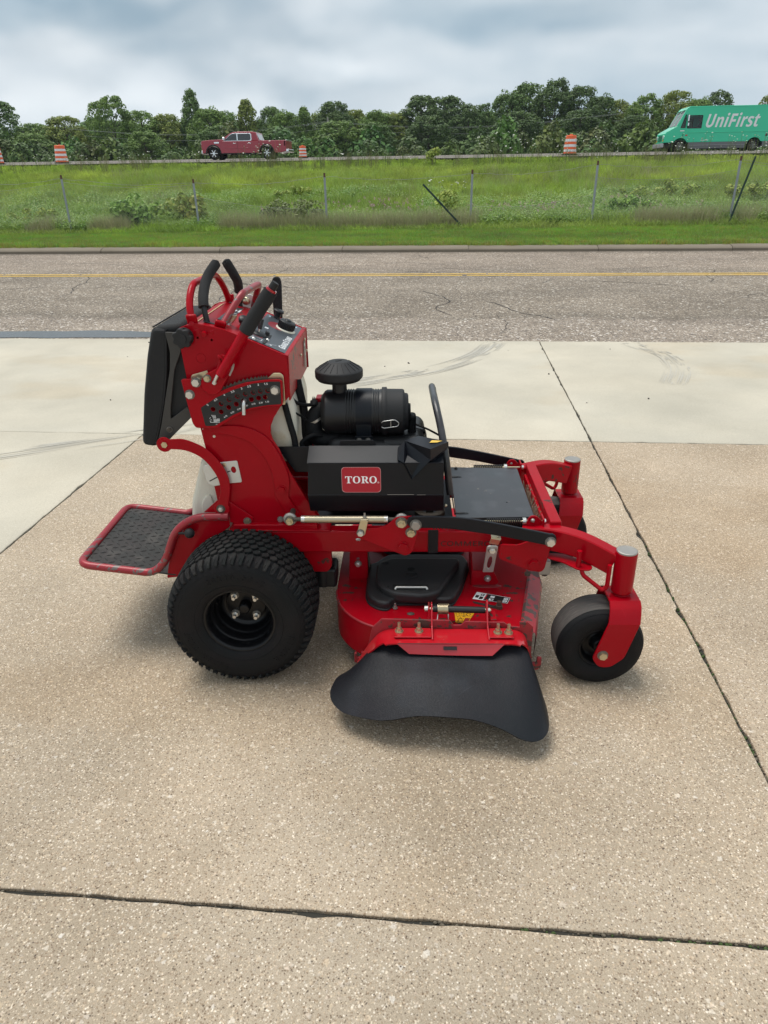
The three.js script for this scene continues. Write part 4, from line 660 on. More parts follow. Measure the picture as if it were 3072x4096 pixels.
// ---- operator cushion and its frame
const cushion = group('operator_cushion', mower);
P('pad', new THREE.ExtrudeGeometry(shapeOf(rounded([[-0.246, 1.186], [-0.205, 1.184], [-0.222, 1.055], [-0.247, 0.941], [-0.280, 0.839], [-0.298, 0.795], [-0.336, 0.800], [-0.303, 0.974], [-0.272, 1.103]], 0.012, 3)), { depth: 0.38, bevelEnabled: true, bevelThickness: 0.018, bevelSize: 0.014, bevelOffset: -0.006, bevelSegments: 4 }).translate(0, 0, -0.19), M.vinyl, cushion);
P('pad_piping', [pipe([[-0.203, 1.188, 0.205], [-0.220, 1.055, 0.207], [-0.246, 0.941, 0.207], [-0.279, 0.839, 0.207], [-0.296, 0.797, 0.205]], 0.0028, 0.03, 8), pipe([[-0.246, 1.195, 0.20], [-0.246, 1.195, -0.20]], 0.0028, 0.01, 8)], M.vinyl, cushion);
P('pad_top_wrap', new RoundedBoxGeometry(0.092, 0.034, 0.405, 4, 0.016).rotateZ(0.10).translate(-0.198, 1.184, 0), M.vinyl, cushion);
for (const s of [1, -1]) P('pad_frame', plate(rounded([[-0.204, 1.182], [-0.160, 1.180], [-0.160, 1.121], [-0.190, 1.060], [-0.221, 0.930], [-0.226, 0.892], [-0.163, 0.935], [-0.153, 0.899], [-0.230, 0.829], [-0.262, 0.798], [-0.285, 0.800], [-0.262, 0.868], [-0.206, 1.058], [-0.197, 1.117]], 0.005, 2), s > 0 ? 0.212 : -0.218, 0.006), M.frameGrey, cushion);
P('pad_back_panel', plate([[-0.196, 1.12], [-0.160, 1.12], [-0.158, 0.93], [-0.235, 0.86]], -0.2, 0.4), M.plasticMatte, cushion);
bolt([-0.235, 0.855, 0.218], 0.008, 1, { par: cushion, mat: M.darkSteel });
{ const st = []; for (let i = 0; i < 56; i++) { const a = i / 56 * 2 * Math.PI, r = 0.0265 + 0.0028 * Math.cos(7 * a); st.push([-0.138 + Math.cos(a) * r, 1.169 + Math.sin(a) * r]); } P('knob', [new THREE.ExtrudeGeometry(shapeOf(st), { depth: 0.016, bevelEnabled: true, bevelThickness: 0.004, bevelSize: 0.003, bevelSegments: 2 }).translate(0, 0, 0.246), T(cylG, [-0.138, 1.169, 0.268], [0, 0, 0], [0.015, 0.015, 0.003]), T(cylG, [-0.138, 1.169, 0.236], [0, 0, 0], [0.03, 0.03, 0.012])], M.plasticMatte, cushion); }
// ---- folding platform with its curved links
const plat = group('operator_platform', mower);
for (const s of [1, -1]) {
  const o = smoothLine([[-0.225, 0.831], [-0.186, 0.831], [-0.152, 0.820], [-0.111, 0.797], [-0.073, 0.755], [-0.049, 0.708], [-0.042, 0.661], [-0.052, 0.600]], 30).map((p) => [p[0], p[1]]), i2 = smoothLine([[-0.227, 0.796], [-0.191, 0.793], [-0.157, 0.782], [-0.123, 0.759], [-0.095, 0.720], [-0.079, 0.681], [-0.077, 0.637], [-0.090, 0.600]], 30).map((p) => [p[0], p[1]]).reverse();
  const cir = (cx, cy, r, a0, a1, n) => Array.from({ length: n + 1 }, (_, k) => { const a = lerp(a0, a1, k / n); return [cx + Math.cos(a) * r, cy + Math.sin(a) * r]; });
  const lk = group('platform_link', plat); P('link_bar', plate([...o, ...cir(-0.080, 0.573, 0.028, 0.5, -3.5, 14), ...i2, ...cir(-0.250, 0.812, 0.026, -0.7, -5.55, 16)], s > 0 ? 0.246 : -0.252, 0.006), M.red, lk);
  if (s > 0) { bolt([-0.249, 0.812, 0.252], 0.011, 1, { par: lk, mat: M.yzinc, washer: false, h: 0.3 }); bolt([-0.083, 0.573, 0.252], 0.0085, 1, { par: lk, stud: 0.006 }); P('link_washer', T(cylG, [-0.083, 0.573, 0.2525], [0, 0, 0], [0.016, 0.016, 0.001]), M.darkSteel, lk); }
  P('platform_bracket', plate(rounded([[-0.149, 0.554], [-0.095, 0.601], [-0.060, 0.601], [0.026, 0.535], [0.020, 0.515], [-0.010, 0.505], [-0.060, 0.515], [-0.058, 0.554]], 0.004), s > 0 ? 0.2365 : -0.2415, 0.005), M.red, plat);
  P('platform_side', plate(rounded([[-0.246, 0.466], [-0.185, 0.535], [-0.060, 0.535], [-0.060, 0.500], [-0.100, 0.470], [-0.150, 0.448], [-0.220, 0.30], [-0.318, 0.286], [-0.304, 0.34], [-0.266, 0.452]], 0.006), s > 0 ? 0.240 : -0.245, 0.005), M.red, plat);
  bolt([0.004, 0.520, 0.2415 * s], 0.011, s, { par: plat, mat: M.yzinc });
}
{
  const L = [[-0.058, 0.545, 0.256], [-0.180, 0.543, 0.256], [-0.255, 0.490, 0.256], [-0.310, 0.360, 0.256], [-0.362, 0.314, 0.256], [-0.632, 0.350, 0.256], [-0.632, 0.350, -0.256], [-0.362, 0.314, -0.256], [-0.310, 0.360, -0.256], [-0.255, 0.490, -0.256], [-0.180, 0.543, -0.256], [-0.058, 0.545, -0.256]];
  P('platform_frame', pipe(L, 0.0145, 0.05, 14), M.tubeWorn, plat);
  const slope = (0.350 - 0.314) / (-0.632 + 0.362), py = (x) => 0.314 + (x + 0.362) * slope - 0.002;
  P('platform_floor', [slabPlate(rounded([[-0.624, 0.246], [-0.624, -0.246], [-0.26, -0.246], [-0.26, 0.246]], 0.03), -0.004, 0.006).applyMatrix4(new THREE.Matrix4().makeRotationZ(Math.atan(slope))).translate(0.0, py(0) + 0.0, 0)], M.mat, plat);
  const dia = []; const r0 = mulberry(9); const dg = new THREE.OctahedronGeometry(1, 0);
  for (let i = 0; i < 13; i++) for (let j = 0; j < 16; j++) { const x = -0.608 + i * 0.027, z = -0.235 + j * 0.031 + (i % 2) * 0.0155; if (Math.abs(z) > 0.24) continue; const k = (i + j) % 2 ? 0.55 : -0.75; dia.push(T(dg, [x, py(x) + 0.003, z], [0, k, Math.atan(slope)], [0.0125, 0.0028, 0.0036])); }
  P('tread_pattern', dia, M.mat, plat, { kind: 'stuff' });
  P('platform_latch_knob', [T(new THREE.SphereGeometry(0.0185, 24, 16), [-0.200, 0.487, 0.272]), rod([-0.24, 0.485, 0.268], [-0.205, 0.487, 0.272], 0.005)], M.plasticMatte, plat);
}
// ---- tanks
const tankBox = (pts, z0, z1, bev) => new THREE.ExtrudeGeometry(shapeOf(rounded(pts, 0.02, 4)), { depth: z1 - z0 - 2 * bev, bevelEnabled: true, bevelThickness: bev, bevelSize: bev, bevelOffset: -bev * 0.6, bevelSegments: 4 }).translate(0, 0, z0 + bev);
P('fuel_tank', boxUV(tankBox([[-0.150, 0.725], [-0.205, 0.560], [-0.218, 0.450], [-0.060, 0.450], [-0.060, 0.725]], -0.15, 0.17, 0.02)), M.tank, mower);
P('tank_recess', boxUV(tankBox([[-0.140, 0.600], [-0.172, 0.565], [-0.172, 0.505], [-0.120, 0.520]], 0.165, 0.176, 0.004)), M.tank, mower);
P('fuel_tank', boxUV(tankBox([[0.02, 0.93], [0.165, 0.958], [0.180, 0.90], [0.176, 0.72], [0.115, 0.72], [0.098, 0.84], [0.02, 0.86]], -0.18, 0.165, 0.025)), M.tank, mower, { label: 'front cream plastic tank below the console' });
P('platform_indicator', plate(rounded([[-0.134, 0.718], [-0.128, 0.730], [-0.069, 0.742], [-0.011, 0.748], [-0.002, 0.667], [-0.046, 0.663], [-0.103, 0.652], [-0.124, 0.663]], 0.006), 0.2335, 0.0025, { holes: [(() => { const h = new THREE.Path(); h.absellipse(-0.027, 0.714, 0.0105, 0.014, 0, 7, true); return h; })()] }), M.alu, mower);
for (const [a, b, h] of [[[-0.115, 0.672, 0.2365], [-0.076, 0.693, 0.2365], 0.004], [[-0.05, 0.706, 0.2365], [-0.038, 0.710, 0.2365], 0.003]]) P('indicator_mark', bar(a, b, 0.001, h, 0.0004), M.plastic, mower);
bolt([-0.058, 0.733, 0.236], 0.0075, 1, { washer: false, h: 0.5, mat: M.yzinc });
// ---- engine
const eng = group('engine', mower);
P('engine_block', [rbox(0.40, 0.16, 0.34, 0.03, [0.45, 0.66, -0.01]), rbox(0.36, 0.11, 0.30, 0.04, [0.46, 0.735, -0.02]), rbox(0.30, 0.08, 0.36, 0.02, [0.42, 0.56, 0])], M.plastic, eng);
P('blower_shroud', lathe([[0, 0.795], [0.10, 0.793], [0.150, 0.780], [0.168, 0.760], [0.172, 0.735], [0.172, 0.70]], 40).translate(0.46, 0, -0.03), M.plastic, eng);
const AX = 0.866, AZ = 0.06;
const can = group('air_cleaner', mower);
const cl = (pts) => lathe(pts.map(([x, r]) => [r, x]), 56, 'x').scale(-1, 1, 1);
const latheX = (pts) => { const g = new THREE.LatheGeometry(pts.map(([x, r]) => new THREE.Vector2(r, x)), 56); g.rotateZ(-Math.PI / 2); g.translate(0, AX, AZ); return g; };
{
  const body = [[0.268, 0], [0.270, 0.060], [0.276, 0.066], [0.282, 0.074], [0.290, 0.0785], [0.352, 0.0790]]; for (let i = 0; i < 4; i++) { const x = 0.356 + i * 0.0085; body.push([x, 0.0805], [x + 0.003, 0.0805], [x + 0.004, 0.0780], [x + 0.007, 0.0780]); } body.push([0.392, 0.0800], [0.448, 0.0800]); for (let i = 0; i < 3; i++) { const x = 0.452 + i * 0.0085; body.push([x, 0.0805], [x + 0.003, 0.0805], [x + 0.004, 0.0780], [x + 0.007, 0.0780]); } body.push([0.479, 0.0800], [0.485, 0.0800]);
  P('canister_body', latheX(body), M.plastic, can);
  P('canister_cover', latheX([[0.483, 0.078], [0.484, 0.0865], [0.500, 0.0868], [0.502, 0.0805], [0.556, 0.0795], [0.562, 0.076], [0.564, 0.066], [0.574, 0.064], [0.577, 0.058], [0.578, 0.03], [0.585, 0.028], [0.586, 0]]), M.plasticMatte, can);
  P('canister_strap', latheX([[0.394, 0.081], [0.394, 0.0832], [0.449, 0.0832], [0.449, 0.081]]), M.black, can);
  P('canister_bracket', [rbox(0.052, 0.10, 0.004, 0.001, [0.421, 0.815, AZ + 0.078]), rbox(0.062, 0.030, 0.004, 0.001, [0.421, 0.787, AZ + 0.083])], M.black, can);
  bolt([0.4045, 0.787, AZ + 0.085], 0.008, 1, { par: can }); bolt([0.436, 0.787, AZ + 0.085], 0.008, 1, { par: can });
  P('canister_latch', [pipe([[0.484, 0.852, AZ + 0.085], [0.490, 0.858, AZ + 0.088], [0.530, 0.862, AZ + 0.084], [0.545, 0.850, AZ + 0.083], [0.540, 0.838, AZ + 0.083], [0.492, 0.832, AZ + 0.085], [0.484, 0.836, AZ + 0.084]], 0.0017, 0.006, 8), rod([0.516, 0.858, AZ + 0.085], [0.516, 0.836, AZ + 0.084], 0.0016, 8)], M.zinc, can);
  P('dust_valve', [rbox(0.03, 0.075, 0.05, 0.012, [0.590, 0.815, AZ - 0.02])], M.rubber, can);
  const pc = lathe([[0, 0.053], [0.034, 0.0525], [0.0365, 0.050], [0.039, 0.050], [0.0765, 0.027], [0.0825, 0.024], [0.084, 0.019], [0.0835, -0.001], [0.081, -0.006], [0.0755, -0.007], [0.0745, -0.013], [0.066, -0.015], [0.034, -0.015], [0, -0.015]], 48).translate(0.335, 0.996, AZ);
  const ribs = []; for (let i = 0; i < 20; i++) { const a = i / 20 * 2 * Math.PI, c = Math.cos(a), s = Math.sin(a); ribs.push(bar([0.335 + c * 0.040, 0.996 + 0.0495, AZ + s * 0.040], [0.335 + c * 0.0765, 0.996 + 0.0275, AZ + s * 0.0765], 0.0022, 0.003, 0.0008)); }
  P('intake_cap', [pc, rbox(0.022, 0.003, 0.006, 0.001, [0.335, 1.0495, AZ], [0, 0.6, 0])], M.plasticMatte, can); P('cap_ribs', ribs, M.plasticMatte, can, { kind: 'stuff' });
  P('intake_neck', rod([0.335, 0.93, AZ], [0.335, 0.985, AZ], 0.026, 28), M.plastic, can);
  P('intake_hose', tubePoly(new THREE.CatmullRomCurve3([[0.292, 0.872, AZ], [0.258, 0.866, AZ + 0.005], [0.240, 0.838, AZ + 0.016], [0.238, 0.800, AZ + 0.022], [0.262, 0.772, AZ + 0.022], [0.310, 0.766, AZ + 0.018], [0.37, 0.757, AZ + 0.01], [0.40, 0.74, AZ]].map(V)).getPoints(36), (t) => t < 0.12 ? 0.034 : t < 0.75 ? 0.0325 : lerp(0.0325, 0.022, (t - 0.75) * 4), 24), M.rubber, can);
  P('hose_clamp', T(new THREE.CylinderGeometry(0.0362, 0.0362, 0.009, 32, 1, true), [0.2415, 0.846, AZ + 0.013], [0.15, 0, 0.45]), std([0.62, 0.61, 0.58], 0.35, 0.9, { side: THREE.DoubleSide }), can);
}
P('vacuum_fitting', T(lathe([[0, 0.02], [0.006, 0.019], [0.007, 0.012], [0.013, 0.010], [0.014, 0]], 16), [0.243, 0.900, AZ + 0.01]), M.plasticMatte, eng); P('fitting_tip', T(new THREE.SphereGeometry(0.006, 10, 8), [0.243, 0.921, AZ + 0.01]), M.tank, eng);
P('red_bracket', rbox(0.03, 0.02, 0.05, 0.003, [0.262, 0.905, AZ - 0.03]), M.red, eng);
P('rubber_hose', hose([[0.160, 0.985, 0.12], [0.178, 0.93, 0.125], [0.205, 0.905, 0.10], [0.24, 0.895, AZ + 0.01]], 0.0065), M.rubber, eng);
P('rubber_hose', hose([[0.185, 0.98, 0.05], [0.196, 0.92, 0.06], [0.205, 0.86, 0.06], [0.21, 0.78, 0.08], [0.22, 0.72, 0.08]], 0.015), M.rubber, eng);
P('rubber_hose', hose([[0.155, 0.93, 0.17], [0.17, 0.86, 0.175], [0.182, 0.80, 0.175], [0.184, 0.72, 0.175]], 0.011), M.rubber, eng);
P('rubber_hose', hose([[0.27, 0.79, 0.10], [0.235, 0.80, 0.13], [0.20, 0.775, 0.14], [0.215, 0.748, 0.14], [0.26, 0.742, 0.13]], 0.0085), M.rubber, eng);
P('throttle_cable', hose([[0.150, 0.92, 0.17], [0.19, 0.885, 0.14], [0.225, 0.845, 0.10]], 0.0035), M.rubber, eng);
P('choke_cable', hose([[0.60, 0.80, 0.0], [0.65, 0.785, 0.02], [0.70, 0.76, 0.03]], 0.004), M.rubber, eng);
P('engine_decal_plate', rbox(0.07, 0.03, 0.05, 0.01, [0.605, 0.775, 0.0], [0, 0, -0.25]), M.rim, eng);
P('engine_red_cap', rbox(0.02, 0.006, 0.02, 0.002, [0.578, 0.785, 0.045], [0, 0, -0.2]), M.redNew, eng);
P('exhaust_pulley', [T(lathe([[0.03, -0.008], [0.056, -0.008], [0.050, 0], [0.056, 0.008], [0.03, 0.008]], 36), [0.655, 0.515, 0.15]), rod([0.655, 0.47, 0.15], [0.655, 0.53, 0.15], 0.014)], M.darkSteel, eng);
P('oil_filter', T(lathe([[0, 0.045], [0.032, 0.043], [0.036, 0.036], [0.036, -0.04]], 28), [0.60, 0.56, 0.10]), M.plastic, eng);
// ---- muffler guard
const guard = group('muffler_guard', mower);
{
  const sec = [[0.222, 0.796], [0.300, 0.762], [0.300, 0.646], [0.262, 0.570]]; const th = 0.003;
  const quadP = (a, b, x0, x1, x2 = x0, x3 = x1) => { const g = new THREE.BufferGeometry(); const n = new THREE.Vector2(-(b[1] - a[1]), b[0] - a[0]).normalize().multiplyScalar(th); const A = [a[0] - 0, a[1]], pos = []; const v = [[x0, a[1], a[0]], [x1, a[1], a[0]], [x3, b[1], b[0]], [x2, b[1], b[0]]]; const nn = [n.x, n.y]; const inner = v.map(([x, y, z]) => [x, y - 0.003 * 0.3, z - th]); for (const p of [...v, ...inner]) pos.push(...p); g.setAttribute('position', new THREE.Float32BufferAttribute(pos, 3)); g.setIndex([0, 3, 1, 1, 3, 2, 4, 5, 7, 5, 6, 7, 0, 1, 4, 1, 5, 4, 3, 7, 2, 2, 7, 6, 0, 4, 3, 3, 4, 7, 1, 2, 5, 2, 6, 5]); return boxUV(toCreasedNormals(g.toNonIndexed(), 0.3)); };
  P('upper_panel', quadP(sec[0], sec[1], 0.238, 0.693), M.black, guard);
  P('face_panel', quadP(sec[1], sec[2], 0.242, 0.694, 0.234, 0.696), M.black, guard);
  P('lower_panel', quadP(sec[2], sec[3], 0.234, 0.696, 0.234, 0.699), M.black, guard);
  P('upper_step', plate(rounded([[0.338, 0.790], [0.345, 0.814], [0.461, 0.814], [0.468, 0.790]], [0, 0.006, 0.006, 0]), 0.214, 0.003), M.black, guard);
  P('bend', [rod([0.241, 0.762, 0.2985], [0.694, 0.762, 0.2985], 0.0025, 8), rod([0.234, 0.646, 0.2985], [0.696, 0.646, 0.2985], 0.0025, 8)], M.black, guard);
  P('end_panel', [crossPlate([[0.222, 0.796], [0.300, 0.762], [0.300, 0.646], [0.262, 0.570], [0.16, 0.570], [0.16, 0.796]], 0.690, 0.003)], M.black, guard);
  P('bend_wear', [rbox(0.09, 0.0012, 0.0012, 0.0003, [0.55, 0.6485, 0.3008]), rbox(0.03, 0.001, 0.001, 0.0003, [0.62, 0.6475, 0.3010])], M.steel, guard);
  const rr = (x, X, Y, W, H2, r) => { x.beginPath(); x.moveTo(X + r, Y); x.arcTo(X + W, Y, X + W, Y + H2, r); x.arcTo(X + W, Y + H2, X, Y + H2, r); x.arcTo(X, Y + H2, X, Y, r); x.arcTo(X, Y, X + W, Y, r); x.closePath(); };
  const bx = [0.352, 0.657, 0.132, 0.092];
  const out = rounded([[bx[0], bx[1]], [bx[0] + bx[2], bx[1]], [bx[0] + bx[2], bx[1] + bx[3]], [bx[0], bx[1] + bx[3]]], 0.014, 5), g = new THREE.ShapeGeometry(shapeOf(out)), p = g.attributes.position, uv = []; for (let i = 0; i < p.count; i++) uv.push((p.getX(i) - bx[0]) / bx[2], (p.getY(i) - bx[1]) / bx[3]); g.setAttribute('uv', new THREE.Float32BufferAttribute(uv, 2)); g.translate(0, 0, 0.3015);
  P('logo_plate', g, phys([1, 1, 1], 0.42, 0, { side: THREE.DoubleSide, map: canvasTex(660, 460, (x, w, h) => { x.fillStyle = '#d9a7a7'; x.fillRect(0, 0, w, h); x.fillStyle = '#b3172b'; rr(x, 5, 5, w - 10, h - 10, 66); x.fill(); x.fillStyle = '#ffffff'; x.font = 'bold 176px serif'; x.textAlign = 'left'; const m = x.measureText('TORO').width; x.save(); x.translate(56, 292); x.scale(546 / m, 1); x.fillText('TORO', 0, 0); x.restore(); x.lineWidth = 4; x.strokeStyle = '#fff'; x.beginPath(); x.arc(616, 278, 13, 0, 7); x.stroke(); x.font = 'bold 18px sans-serif'; x.fillText('R', 610, 284); x.fillStyle = '#d9a7a7'; for (let i = 0; i < 26; i++) x.fillRect(60 + (i * 37) % 560, 3 + (i % 4) * 2, 10, 4); }) }), guard, { label: 'red logo plate with white serif lettering' });
}
{ // exhaust deflector hood
  const hd = group('exhaust_deflector', guard);
  const t = [[0.611, 0.8205, 0.193], [0.710, 0.820, 0.253], [0.648, 0.8195, 0.323], [0.564, 0.8205, 0.242]];
  const tri = (pts, faces) => { const g = new THREE.BufferGeometry(); g.setAttribute('position', new THREE.Float32BufferAttribute(pts.flat(), 3)); g.setIndex(faces.flat()); return boxUV(toCreasedNormals(g.toNonIndexed(), 0.3)); };
  const dbl = (pts, faces) => { const lo = pts.map(([x, y, z]) => [x - 0.001, y - 0.003, z - 0.002]); const n = pts.length; return tri([...pts, ...lo], [...faces, ...faces.map(([a, b, c]) => [a + n, c + n, b + n])]); };
  P('hood_top', dbl(t, [[0, 2, 1], [0, 3, 2]]), M.black, hd);
  P('hood_side', dbl([t[3], t[2], [0.649, 0.780, 0.319], [0.588, 0.706, 0.3045], [0.561, 0.764, 0.3045], [0.540, 0.775, 0.300], [0.541, 0.800, 0.252]], [[0, 2, 1], [0, 3, 2], [0, 4, 3], [0, 5, 4], [0, 6, 5]]), M.black, hd);
  P('hood_lip', dbl([t[2], t[1], [0.711, 0.802, 0.253], [0.672, 0.757, 0.262], [0.649, 0.780, 0.319]], [[0, 4, 1], [4, 2, 1], [4, 3, 2]]), M.black, hd);
  const p = tri([[0.655, 0.8205, 0.244], [0.690, 0.8205, 0.250], [0.672, 0.8205, 0.266], [0.646, 0.8205, 0.268]].map(([x, y, z]) => [x, y + 0.002, z]), [[0, 2, 1], [0, 3, 2]]); P('hood_label', p, std([0.75, 0.48, 0.08], 0.6), hd);
  P('exhaust_outlet', rod([0.655, 0.76, 0.20], [0.655, 0.775, 0.262], 0.022, 18), M.darkSteel, hd);
}
// ---- front shield hoop and foot plate
const fp = group('front_deck_plate', mower);
P('plate', slabPlate(rounded([[0.745, 0.243], [1.020, 0.233], [1.026, -0.228], [0.752, -0.243]], 0.006), 0.527, 0.006, { holes: [circleHole(0.94, -0.11, 0.003)] }), M.blackWorn, fp);
P('plate_edge', [rbox(0.004, 0.05, 0.46, 0.001, [1.021, 0.505, 0]), rbox(0.28, 0.04, 0.004, 0.001, [0.88, 0.51, 0.238])], M.black, fp);
for (const z of [-0.135, 0.205]) P('slot_lip', [T(new THREE.SphereGeometry(0.018, 16, 8), [0.765, 0.533, z], [0, 0, 0], [1.2, 0.25, 0.35]), T(new THREE.SphereGeometry(0.010, 12, 8), [0.782, 0.534, z], [0, 0, 0], [1, 0.12, 0.7])], M.plastic, fp);
P('plate_rivet', T(new THREE.SphereGeometry(0.007, 10, 8), [0.775, 0.535, -0.222]), M.plastic, fp);
const hoop = group('engine_hoop', mower);
{ const o = [[0.243, 0.53], [0.243, 0.75], [0.198, 0.852], [0.115, 0.914], [-0.115, 0.914], [-0.198, 0.852], [-0.243, 0.75], [-0.243, 0.53]]; const g = crossPlate(rounded(o, 0.04), 0, 0.004); g.applyMatrix4(new THREE.Matrix4().makeTranslation(0.741, 0.53, 0)); g.translate(0, -0.53, 0); const sh2 = new THREE.Matrix4().makeShear(0, 0, -0.155, 0, 0, 0); const p = g.attributes.position; for (let i = 0; i < p.count; i++) p.setX(i, p.getX(i) - (p.getY(i) - 0.53) * 0.17); g.computeVertexNormals(); P('shield_plate', g, M.blackWorn, hoop); }
P('hoop_tube', pipe([[0.722, 0.62, 0.232], [0.704, 0.76, 0.232], [0.686, 0.855, 0.190], [0.668, 0.918, 0.11], [0.664, 0.918, -0.11], [0.678, 0.855, -0.190], [0.700, 0.76, -0.232], [0.722, 0.62, -0.232]], 0.0125, 0.05, 14), M.blackWorn, hoop);
P('hoop_screw', T(new THREE.SphereGeometry(0.006, 10, 8), [0.706, 0.59, 0.262]), M.yzinc, hoop);
P('engine_deck', slabPlate([[0.24, 0.205], [0.74, 0.205], [0.74, -0.205], [0.24, -0.205]], 0.488, 0.006), M.black, chassis);

// ---- deck lift linkage
const lift = group('deck_lift', mower);
const armTop = [[0.588, 0.590], [0.608, 0.591], [0.684, 0.590], [0.774, 0.583], [0.860, 0.567], [0.962, 0.545], [1.055, 0.524]], armBot = [[0.586, 0.549], [0.619, 0.547], [0.710, 0.545], [0.786, 0.533], [0.863, 0.521], [0.966, 0.499], [1.053, 0.480]];
const bell = [[0.403, 0.517], [0.419, 0.540], [0.470, 0.537], [0.506, 0.551], [0.537, 0.580], [0.604, 0.583], [0.612, 0.571], [0.612, 0.531], [0.589, 0.443], [0.568, 0.430], [0.537, 0.443], [0.418, 0.495], [0.397, 0.502]];
const frontB = [[0.894, 0.471], [0.955, 0.468], [0.991, 0.484], [1.065, 0.481], [1.067, 0.460], [1.053, 0.374], [1.042, 0.361], [1.004, 0.366], [0.898, 0.412], [0.890, 0.423]];
for (const s of [1, -1]) {
  const Z = (z, t) => s > 0 ? z : -z - t;
  const arc = (pts, n) => smoothLine(pts, n).map((p) => [p[0], p[1]]), cap = (cx, cy, r, a0, a1) => Array.from({ length: 9 }, (_, k) => { const a = lerp(a0, a1, k / 8); return [cx + Math.cos(a) * r, cy + Math.sin(a) * r]; });
  P('lift_arm', plate([...arc(armTop, 28), ...cap(1.056, 0.503, 0.0225, 1.3, -1.5), ...arc(armBot, 28).reverse(), ...cap(0.592, 0.5695, 0.0205, -1.75, -4.6)], Z(0.343, 0.010), 0.010, { bev: 0.002 }), M.black, lift);
  P('bell_crank', plate(rounded(bell, 0.014), Z(0.327, 0.008), 0.008), M.redWorn, lift);
  P('front_crank', plate(rounded(frontB, 0.012), Z(0.318, 0.008), 0.008), M.redWorn, lift);
  P('crank_shaft', [rod([0.559, 0.469, 0.2 * s], [0.559, 0.469, 0.328 * s], 0.014, 16), rod([1.016, 0.399, 0.2 * s], [1.016, 0.399, 0.32 * s], 0.014, 16)], M.darkSteel, lift);
  if (s > 0) {
    bolt([0.553, 0.560, 0.335], 0.0155, 1, { par: lift, mat: M.yzinc, stud: 0.012 }); bolt([0.601, 0.560, 0.353], 0.0155, 1, { par: lift, turn: 0.6, mat: M.steel }); bolt([0.585, 0.523, 0.335], 0.0145, 1, { par: lift, mat: M.yzinc, stud: 0.010 });
    bolt([0.559, 0.466, 0.335], 0.0175, 1, { par: lift, mat: M.redWorn, h: 0.5 }); bolt([1.058, 0.496, 0.353], 0.0145, 1, { par: lift, mat: M.zinc }); bolt([1.014, 0.392, 0.326], 0.0195, 1, { par: lift, mat: M.redWorn, h: 0.45 });
    const rd = group('lift_rod', lift);
    P('rod_tube', rod([0.222, 0.566, 0.322], [0.500, 0.566, 0.322], 0.0125, 22), std([0.50, 0.44, 0.32], 0.4, 0.85), rd); P('rod_thread', rod([0.185, 0.566, 0.322], [0.54, 0.566, 0.322], 0.0075, 14), M.darkSteel, rd);
    P('rod_nut', [T(new THREE.CylinderGeometry(0.0135, 0.0135, 0.012, 6), [0.216, 0.566, 0.322], [0.3, 0, Math.PI / 2]), T(new THREE.CylinderGeometry(0.0135, 0.0135, 0.013, 6), [0.500, 0.566, 0.322], [0.1, 0, Math.PI / 2])], M.zinc, rd);
    P('rod_end', [T(new THREE.TorusGeometry(0.016, 0.008, 12, 24), [0.170, 0.562, 0.312]), T(new THREE.TorusGeometry(0.015, 0.008, 12, 24), [0.553, 0.566, 0.322])], M.steel, rd); bolt([0.170, 0.560, 0.318], 0.0135, 1, { par: rd, mat: M.yzinc, stud: 0.012 });
    P('rod_pivot', rod([0.170, 0.560, 0.235], [0.170, 0.560, 0.316], 0.010), M.darkSteel, rd);
    const clip = plate(rounded([[0.399, 0.517], [0.410, 0.508], [0.428, 0.514], [0.440, 0.566], [0.432, 0.572], [0.414, 0.572]], 0.006), 0.3365, 0.004); P('lift_clip', [clip, rbox(0.026, 0.004, 0.028, 0.0015, [0.427, 0.572, 0.326])], M.yzinc, lift); bolt([0.413, 0.523, 0.3405], 0.0105, 1, { par: lift, mat: M.zinc, stud: 0.007 });
    P('clip_screw', [T(new THREE.CylinderGeometry(0.0065, 0.0065, 0.008, 6), [0.428, 0.578, 0.328]), T(new THREE.CylinderGeometry(0.0035, 0.0035, 0.02, 10), [0.428, 0.582, 0.328])], M.steel, lift);
    const ch = []; for (let i = 0; i < 3; i++) { const g = pipe([[-0.006, 0.011, 0], [0.006, 0.011, 0], [0.006, -0.011, 0], [-0.006, -0.011, 0], [-0.006, 0.0105, 0]], 0.0026, 0.006, 8); ch.push(T(g, [0.404 + i * 0.001, 0.490 - i * 0.0165, 0.325 - i * 0.040], [0.9, i % 2 ? 1.4 : 0.25, 0])); } P('lift_chain', [...ch, rod([0.405, 0.455, 0.245], [0.404, 0.40, 0.190], 0.003)], M.plated, lift);
    P('slotted_link', plate(rounded([[-0.019, -0.088], [0.019, -0.088], [0.019, 0.088], [-0.019, 0.088]], [0.004, 0.004, 0.014, 0.014]), 0, 0.006, { holes: [(() => { const h = new THREE.Path(); h.absellipse(0, -0.022, 0.0085, 0.044, 0, 7, true); return h; })()] }).applyMatrix4(new THREE.Matrix4().makeRotationX(0.52)).translate(0.866, 0.398, 0.292), M.plated, lift); bolt([0.866, 0.452, 0.330], 0.0115, 1, { par: lift, stud: 0.006 });
    P('front_lift_clip', [rbox(0.034, 0.026, 0.004, 0.002, [0.872, 0.489, 0.338], [0.3, 0, -0.25]), rbox(0.034, 0.004, 0.02, 0.001, [0.876, 0.502, 0.330], [0, 0, -0.2])], M.yzinc, lift);
    P('front_clip_screw', T(new THREE.CylinderGeometry(0.005, 0.005, 0.012, 6), [0.884, 0.511, 0.332]), M.steel, lift);
